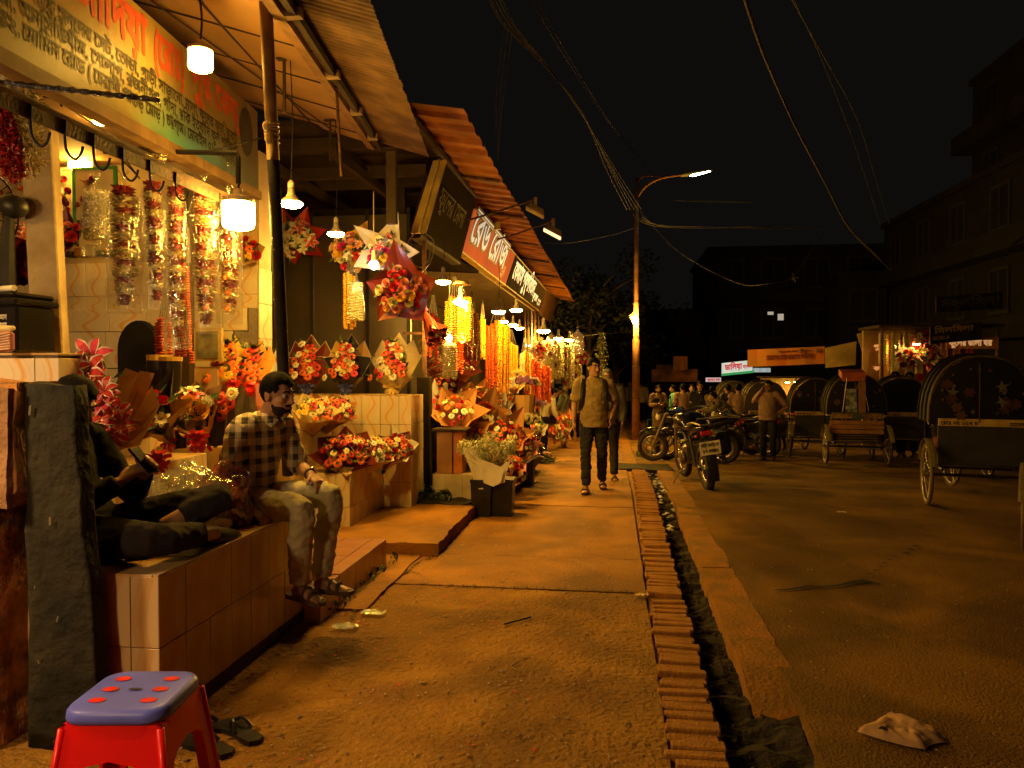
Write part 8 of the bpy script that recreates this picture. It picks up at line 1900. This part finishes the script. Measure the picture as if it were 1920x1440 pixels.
# pails, stool and planters at the lamp pole
for (u, v, Y, r0, h, m_, lab, nm) in ((1216, 812, 15.2, .11, .22, mat('cream_pail', (.5, .42, .28), .5), 'cream plastic pail near the lamp pole', 'pail'), (1207, 790, 17.2, .12, .24, mat('clay_pail', (.42, .17, .08), .6), 'clay red tub behind the cream pail', 'pail'), (1205, 826, 14.6, .13, .13, MATS['cream_pail'], 'low cream basin in front of the lamp pole', 'basin')):
    p = AT(u, v, Y); t = root(nm, tuple(AG(u, v + 18)), lab, nm, 'tubs at the lamp pole'); bm = B(); lathe(bm, [(r0 * .75, 0), (r0, h), (r0 * 1.06, h), (r0 * 1.06, h + .015), (r0 * .9, h + .01)], 16); obj('body', bm, m_, t)
    bm = B(); tube(bm, [(-r0, 0, h), (-r0 * .6, 0, h + r0 * .7), (r0 * .6, 0, h + r0 * .7), (r0, 0, h)], .006, 5, 3); obj('handle', bm, M_rim, t)
t = root('plastic_stool', tuple(AG(1222, 812)), 'sky blue plastic stool standing far off by the tubs', 'stool'); bm = B(); box(bm, (-.15, -.15, .42), (.15, .15, .46), .02); obj('seat', bm, mat('sky_blue_plastic', (.06, .20, .33), .4), t)
for a in (-1, 1):
    for b in (-1, 1): bm = B(); tube(bm, [(a * .18, b * .18, 0), (a * .13, b * .13, .43)], .025, 6); obj('leg', bm, MATS['sky_blue_plastic'], t)
weeds('weeds', 120, lambda r: (r.uniform(.5, .95), r.uniform(15.5, 17.2), 0.0), .16, 7)
# ================================================================== FAR SIDE OF THE STREET
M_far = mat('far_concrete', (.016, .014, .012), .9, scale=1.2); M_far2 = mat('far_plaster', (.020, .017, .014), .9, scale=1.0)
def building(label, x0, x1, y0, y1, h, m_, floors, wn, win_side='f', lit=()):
    t = root('building', ((x0 + x1) / 2, y0, 0), label, 'building', 'dark buildings across the road'); o = t.location; bm = B(); box(bm, V((x0, y0, -1.2)) - o, V((x1, y1, h)) - o); obj('wall', bm, m_, t)
    fh = h / floors; w_ = (x1 - x0)
    wm = mat('dark_pane', (.02, .02, .022), .15); fm_ = mat('far_frame', (.035, .03, .025), .8)
    def cell(i, k):
        if win_side == 'f': return V((x0 + w_ * (i + .5) / wn, y0, fh * k + fh * .55)) - o, V((1, 0, 0)), V((0, -1, 0))
        return V((x0, y0 + (y1 - y0) * (i + .5) / wn, fh * k + fh * .55)) - o, V((0, 1, 0)), V((-1, 0, 0))
    for k in range(1, floors):
        for i in range(wn):
            c, ux, nn = cell(i, k); hw, hh = .5, .6; P = lambda a, b, d: c + ux * a + V((0, 0, b)) + nn * d
            bm = B()
            for (a0, a1, b0, b1) in ((-hw - .08, hw + .08, hh, hh + .1), (-hw - .12, hw + .12, -hh - .12, -hh), (-hw - .08, -hw, -hh, hh), (hw, hw + .08, -hh, hh), (-.03, .03, -hh, hh)): hexa(bm, [P(a0, b0, 0), P(a1, b0, 0), P(a1, b0, .08), P(a0, b0, .08), P(a0, b1, 0), P(a1, b1, 0), P(a1, b1, .08), P(a0, b1, .08)])
            f = obj('window', bm, fm_, t); bm = B(); quad(bm, P(-hw, -hh, .02), P(hw, -hh, .02), P(hw, hh, .02), P(-hw, hh, .02)); obj('pane', bm, emit('dim_window', (.9, .8, .7), .02) if (i, k) in lit else wm, f)
        bm = B()
        if win_side == 'f': box(bm, V((x0 - .1, y0 - .7, fh * k - .12)) - o, V((x1 + .1, y0 - .002, fh * k)) - o); box(bm, V((x0 - .1, y0 - .7, fh * k + .001)) - o, V((x1 + .1, y0 - .62, fh * k + .5)) - o)
        else: box(bm, V((x0 - .7, y0 - .1, fh * k - .12)) - o, V((x0 - .002, y1 + .1, fh * k)) - o); box(bm, V((x0 - .7, y0 - .1, fh * k + .001)) - o, V((x0 - .62, y1 + .1, fh * k + .5)) - o)
        obj('balcony', bm, m_, t)
    bm = B(); box(bm, V((x0 - .15, y0 - .15, h)) - o, V((x1 + .15, y1, h + .2)) - o); obj('parapet', bm, m_, t)
    return t
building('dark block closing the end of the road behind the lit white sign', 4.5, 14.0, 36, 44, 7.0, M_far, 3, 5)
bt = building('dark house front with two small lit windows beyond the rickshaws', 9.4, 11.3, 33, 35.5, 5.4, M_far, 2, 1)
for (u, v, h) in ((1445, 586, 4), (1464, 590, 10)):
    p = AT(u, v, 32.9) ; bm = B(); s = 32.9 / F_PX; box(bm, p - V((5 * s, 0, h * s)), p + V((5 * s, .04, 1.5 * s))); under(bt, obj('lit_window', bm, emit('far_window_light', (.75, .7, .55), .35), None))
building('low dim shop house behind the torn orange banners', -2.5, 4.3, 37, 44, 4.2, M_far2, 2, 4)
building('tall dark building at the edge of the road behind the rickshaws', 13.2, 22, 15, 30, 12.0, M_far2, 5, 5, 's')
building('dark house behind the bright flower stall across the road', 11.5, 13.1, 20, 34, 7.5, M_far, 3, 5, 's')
def sheet_sign(label, u0, v0, u1, v1, Y, m_, lines=(), lm=None, name='banner', cat='banner', em=None, skew=0, group='banners and signs across the road', extra=None):
    a = AT(u0, v1, Y); b_ = AT(u1, v1 - skew, Y); h = AT(u0, v0, Y).z - a.z; t = root(name, a, label, cat, group); U = (b_ - a); n = 8; bm = B(); th = V((0, .03, 0))
    rows = [[bm.verts.new(U * (i / n) + V((0, .02 * math.sin(i * 1.9), h * j / 3 + .0))) for i in range(n + 1)] for j in range(4)]
    for j in range(3):
        for i in range(n): bm.faces.new((rows[j][i], rows[j][i + 1], rows[j + 1][i + 1], rows[j + 1][i]))
    obj('sheet' if cat == 'banner' else 'face', bm, m_, t); bm = B(); hexa(bm, [V((0, .03, 0)), U + V((0, .03, 0)), U + V((0, .08, 0)), V((0, .08, 0)), V((0, .03, h)), U + V((0, .03, h)), U + V((0, .08, h)), V((0, .08, h))]); obj('backing', bm, M_wood, t)
    if lines: lettering('lettering', [(tx, U * fx + V((0, -.02, h * fz)), U, (0, 0, 1), h * fh, U.length * fw, .03, 22) for (tx, fx, fz, fh, fw) in lines], lm, t, .02)
    return t
M_obn = mat('orange_banner', (.66, .20, .04), .6, scale=1.5, col2=(.55, .26, .07))
t = sheet_sign('long orange campaign banner with faint lettering over the rickshaws', 1402, 656, 1546, 688, 24.0, M_obn, [('েতামােদর আ{স/থ}া আমােদর অ{ঙ/গ}ীকার', .24, .35, .42, .6), ('ব{ন/ধ}ু সমাজ ক{ল/য}াণ পিরষদ', .4, .75, .16, .4)], mat('banner_brown', (.2, .05, .02), .6), skew=6)
for k in range(3):
    bm = B(); c = V((1.55 + .5 * k, -.05, .5)); ball(bm, c, (.06, .01, .075), 10, 6); obj('portrait', bm, SKIN, t)
M_wsign = emit('lit_white_sign', (.50, .62, .60), .62)
t = sheet_sign('small lit white sign with red Bengali letters and a green foot', 1353, 681, 1411, 705, 26.0, M_wsign, [('ডািলয়া', .10, .42, .62, .55), ('ফ্াওয়ার', .68, .45, .35, .28)], emit('sign_red_letter', (.6, .02, .03), .35), 'shop_sign', 'sign', skew=6)
bm = B(); quad(bm, V((0, -.022, 0)), V((1.05, -.022, .11)), V((1.05, -.022, .19)), V((0, -.022, .08))); obj('green_foot', bm, emit('sign_green', (.03, .28, .10), .6), t)
t = sheet_sign('tiny lit pink and white sign low beside the white one', 1323, 708, 1352, 716, 27.0, emit('pale_sign', (.6, .5, .5), .5), [('ফুেলর হাট', .1, .3, .6, .8)], MATS['sign_red_letter'], 'shop_sign', 'sign', skew=0)
t = sheet_sign('pale bluish lit board just under the orange banner', 1412, 690, 1445, 698, 26.0, emit('blue_board', (.3, .42, .5), .5), (), None, 'shop_sign', 'sign')
M_torn = mat('torn_banner', (.50, .22, .08), .7, scale=2, var=.4)
sheet_sign('torn orange poster sheet hanging above the dim stalls', 1262, 668, 1289, 694, 29.0, M_obn, (), None); sheet_sign('wide faded orange banner low behind the bystanders', 1222, 692, 1308, 716, 30.0, M_torn, (), None); sheet_sign('tan board wall beneath the torn poster', 1230, 684, 1262, 700, 31, M_torn)
M_yaw = mat('yellow_awning', (.42, .28, .07), .6, scale=2)
for (P, lab) in (([(1548, 652), (1606, 640), (1604, 684), (1548, 690)], 'dull yellow awning cloth beside the long orange banner'), ([(1607, 626), (1640, 618), (1662, 668), (1622, 678)], 'steep yellow awning flap next to the lettered post board')):
    t = root('awning_cloth', AT(P[0][0], P[0][1], 22), lab, 'awning', 'cloth awnings across the road'); bm = B(); A_ = [AT(u, v, 22 + (.0 if i in (0, 1) else -.8)) - t.location for i, (u, v) in enumerate(P)]; hexa(bm, [A_[3], A_[2], A_[2] + V((0, .03, 0)), A_[3] + V((0, .03, 0)), A_[0], A_[1], A_[1] + V((0, .03, 0)), A_[0] + V((0, .03, 0))]); obj('cloth', bm, M_yaw, t)
sheet_sign('upright tan board with glowing orange letters', 1634, 640, 1668, 702, 21.0, mat('tan_board', (.42, .22, .08), .6), [('পুষ্প', .08, .78, .18, .8), ('ও', .4, .5, .16, .3), ('কানন', .1, .12, .18, .85)], emit('orange_letter', (.8, .35, .1), .6), 'shop_sign', 'sign')
t = sheet_sign('black sign board with a dim yellow Latin word', 1745, 612, 1842, 645, 19.0, M_dsign, [('SILSILA', .02, .22, .26, .34), ('িসলিসলা', .06, .58, .45, .75)], mat('dim_letter', (.32, .22, .06), .6), 'shop_sign', 'sign', skew=8)
sheet_sign('large dark sign with ghostly pale letters high on the building', 1756, 556, 1880, 586, 20.5, M_far, [('মহলিসনা', .05, .3, .7, .9)], mat('ghost_letter', (.07, .065, .065), .7), 'shop_sign', 'sign', skew=8)
# bright flower stall
t = root('flower_stall', (AT(1745, 720, 19.5).x, 19.8, 0), 'bright flower stall packed with garlands across the road', 'stall'); o = t.location
xa, xb = AT(1672, 700, 19.5).x - o.x, AT(1850, 700, 19.5).x - o.x
bm = B(); box(bm, (xa - .2, 1.2, -.8), (xb + .3, 1.3, 2.6)); obj('back_wall', bm, mat('stall_back', (.40, .26, .12), .7, scale=3), t); bm = B(); box(bm, (xa - .3, -.3, 2.55), (xb + .4, 1.3, 2.62)); obj('roof', bm, M_wood, t); bm = B(); box(bm, (xa - .1, -.1, -.8), (xb + .3, .4, .9)); obj('counter', bm, M_wood, t)
bm = B(); box(bm, (.35, -.32, 2.02), (xb + .25, -.28, 2.3)); obj('valance', bm, M_obn, t); lettering('valance_letters', [('ফুেলর ডালা ঘর', V((.4, -.322, 2.10)), (1, 0, 0), (0, 0, 1), .2, xb - .3, .03, 20)], emit('valance_letter', (.75, .4, .15), .5), t, .004)
for xx in (xa - .2, xb + .28): bm = B(); tube(bm, [(xx, -.2, -.8), (xx, -.2, 2.6)], .04, 8); obj('post', bm, M_rust, t)
r = random.Random(31)
for i in range(22):
    x = xa + (xb - xa) * (i + .5) / 22; L_ = r.uniform(.8, 1.3); c = ('cream', 'yellow', 'marigoldy', 'red', 'cream', 'marigold', 'white')[r.randrange(7)]
    g = root('stall_garland', o + V((x, .5 + .2 * (i % 3), 2.45)), '%s garland, %s from the near post of the bright stall across the road' % ({'marigoldy': 'golden', 'marigold': 'orange'}.get(c, c), ORD[i]), 'garland', 'garlands of the stall across the road')
    for k in range(3): link('strand', strand_mesh(c, round(L_, 1), .05, k % 2), None, g, (.06 * (k - 1), .03 * (k % 2), 0))
for i, (u, v, lab) in enumerate(((1700, 672, 'red and cream wreath hanging low in the stall across the road'), (1728, 640, 'round wreath under the lamp of the stall across the road'), (1738, 660, 'pink wreath beside the lamp of the stall across the road'), (1755, 684, 'dark wreath in the middle of the stall across the road'))):
    hand_bouquet(lab, AT(u, v, 19.4), (-.2, -1, 0), .1, .22, 'maroon' if i % 2 else 'white', ['r:red', 'r:cream', 'r:rose', 'r:dred'], 12, .075, peak=1.1)
M_b2 = emit('stall_bulb', (1.0, .55, .10), 130)
for (u, v, Y, lab) in ((1718, 645, 19.2, 'bulb under the wreath of the stall across the road'), (1771, 683, 19.3, 'bulb beside the large rickshaw hood, in the stall across the road'), (1678, 646, 20.4, 'bulb by the lettered board across the road')):
    flat_bulb(u, v, Y, 11, v - 30, lab, M_b2)['group'] = 'bulbs across the road'
# small lit snack stall glimpsed between rickshaws
t = root('snack_stall', (AT(1478, 740, 23.5).x, 23.5, -0.75), 'small bright stall glimpsed between two rickshaws', 'stall'); bm = B(); box(bm, (-.7, .6, -.8), (.7, .66, 2.0)); obj('back_wall', bm, mat('stall_cream', (.55, .40, .18), .7), t); bm = B(); box(bm, (-.7, 0, -.8), (.7, .3, .8)); obj('counter', bm, M_wood, t); bm = B(); box(bm, (-.8, -.2, 2.0), (.8, .7, 2.05)); obj('roof', bm, M_wood, t)
for k in range(5): bm = B(); box(bm, (-.55 + k * .25, .45, .85), (-.4 + k * .25, .58, 1.5 + .15 * (k % 2)), .02); obj('packet', bm, (WR['red'], WR['yellow'], WR['orange'])[k % 3], t)
for (u, v, q) in ((1476, 717, 'near'), (1492, 716, 'far')): flat_bulb(u, v, 23.6, 7, v - 10, 'tiny bulb at the %s end of the small stall glimpsed between rickshaws' % q, M_b2)['group'] = 'bulbs across the road'
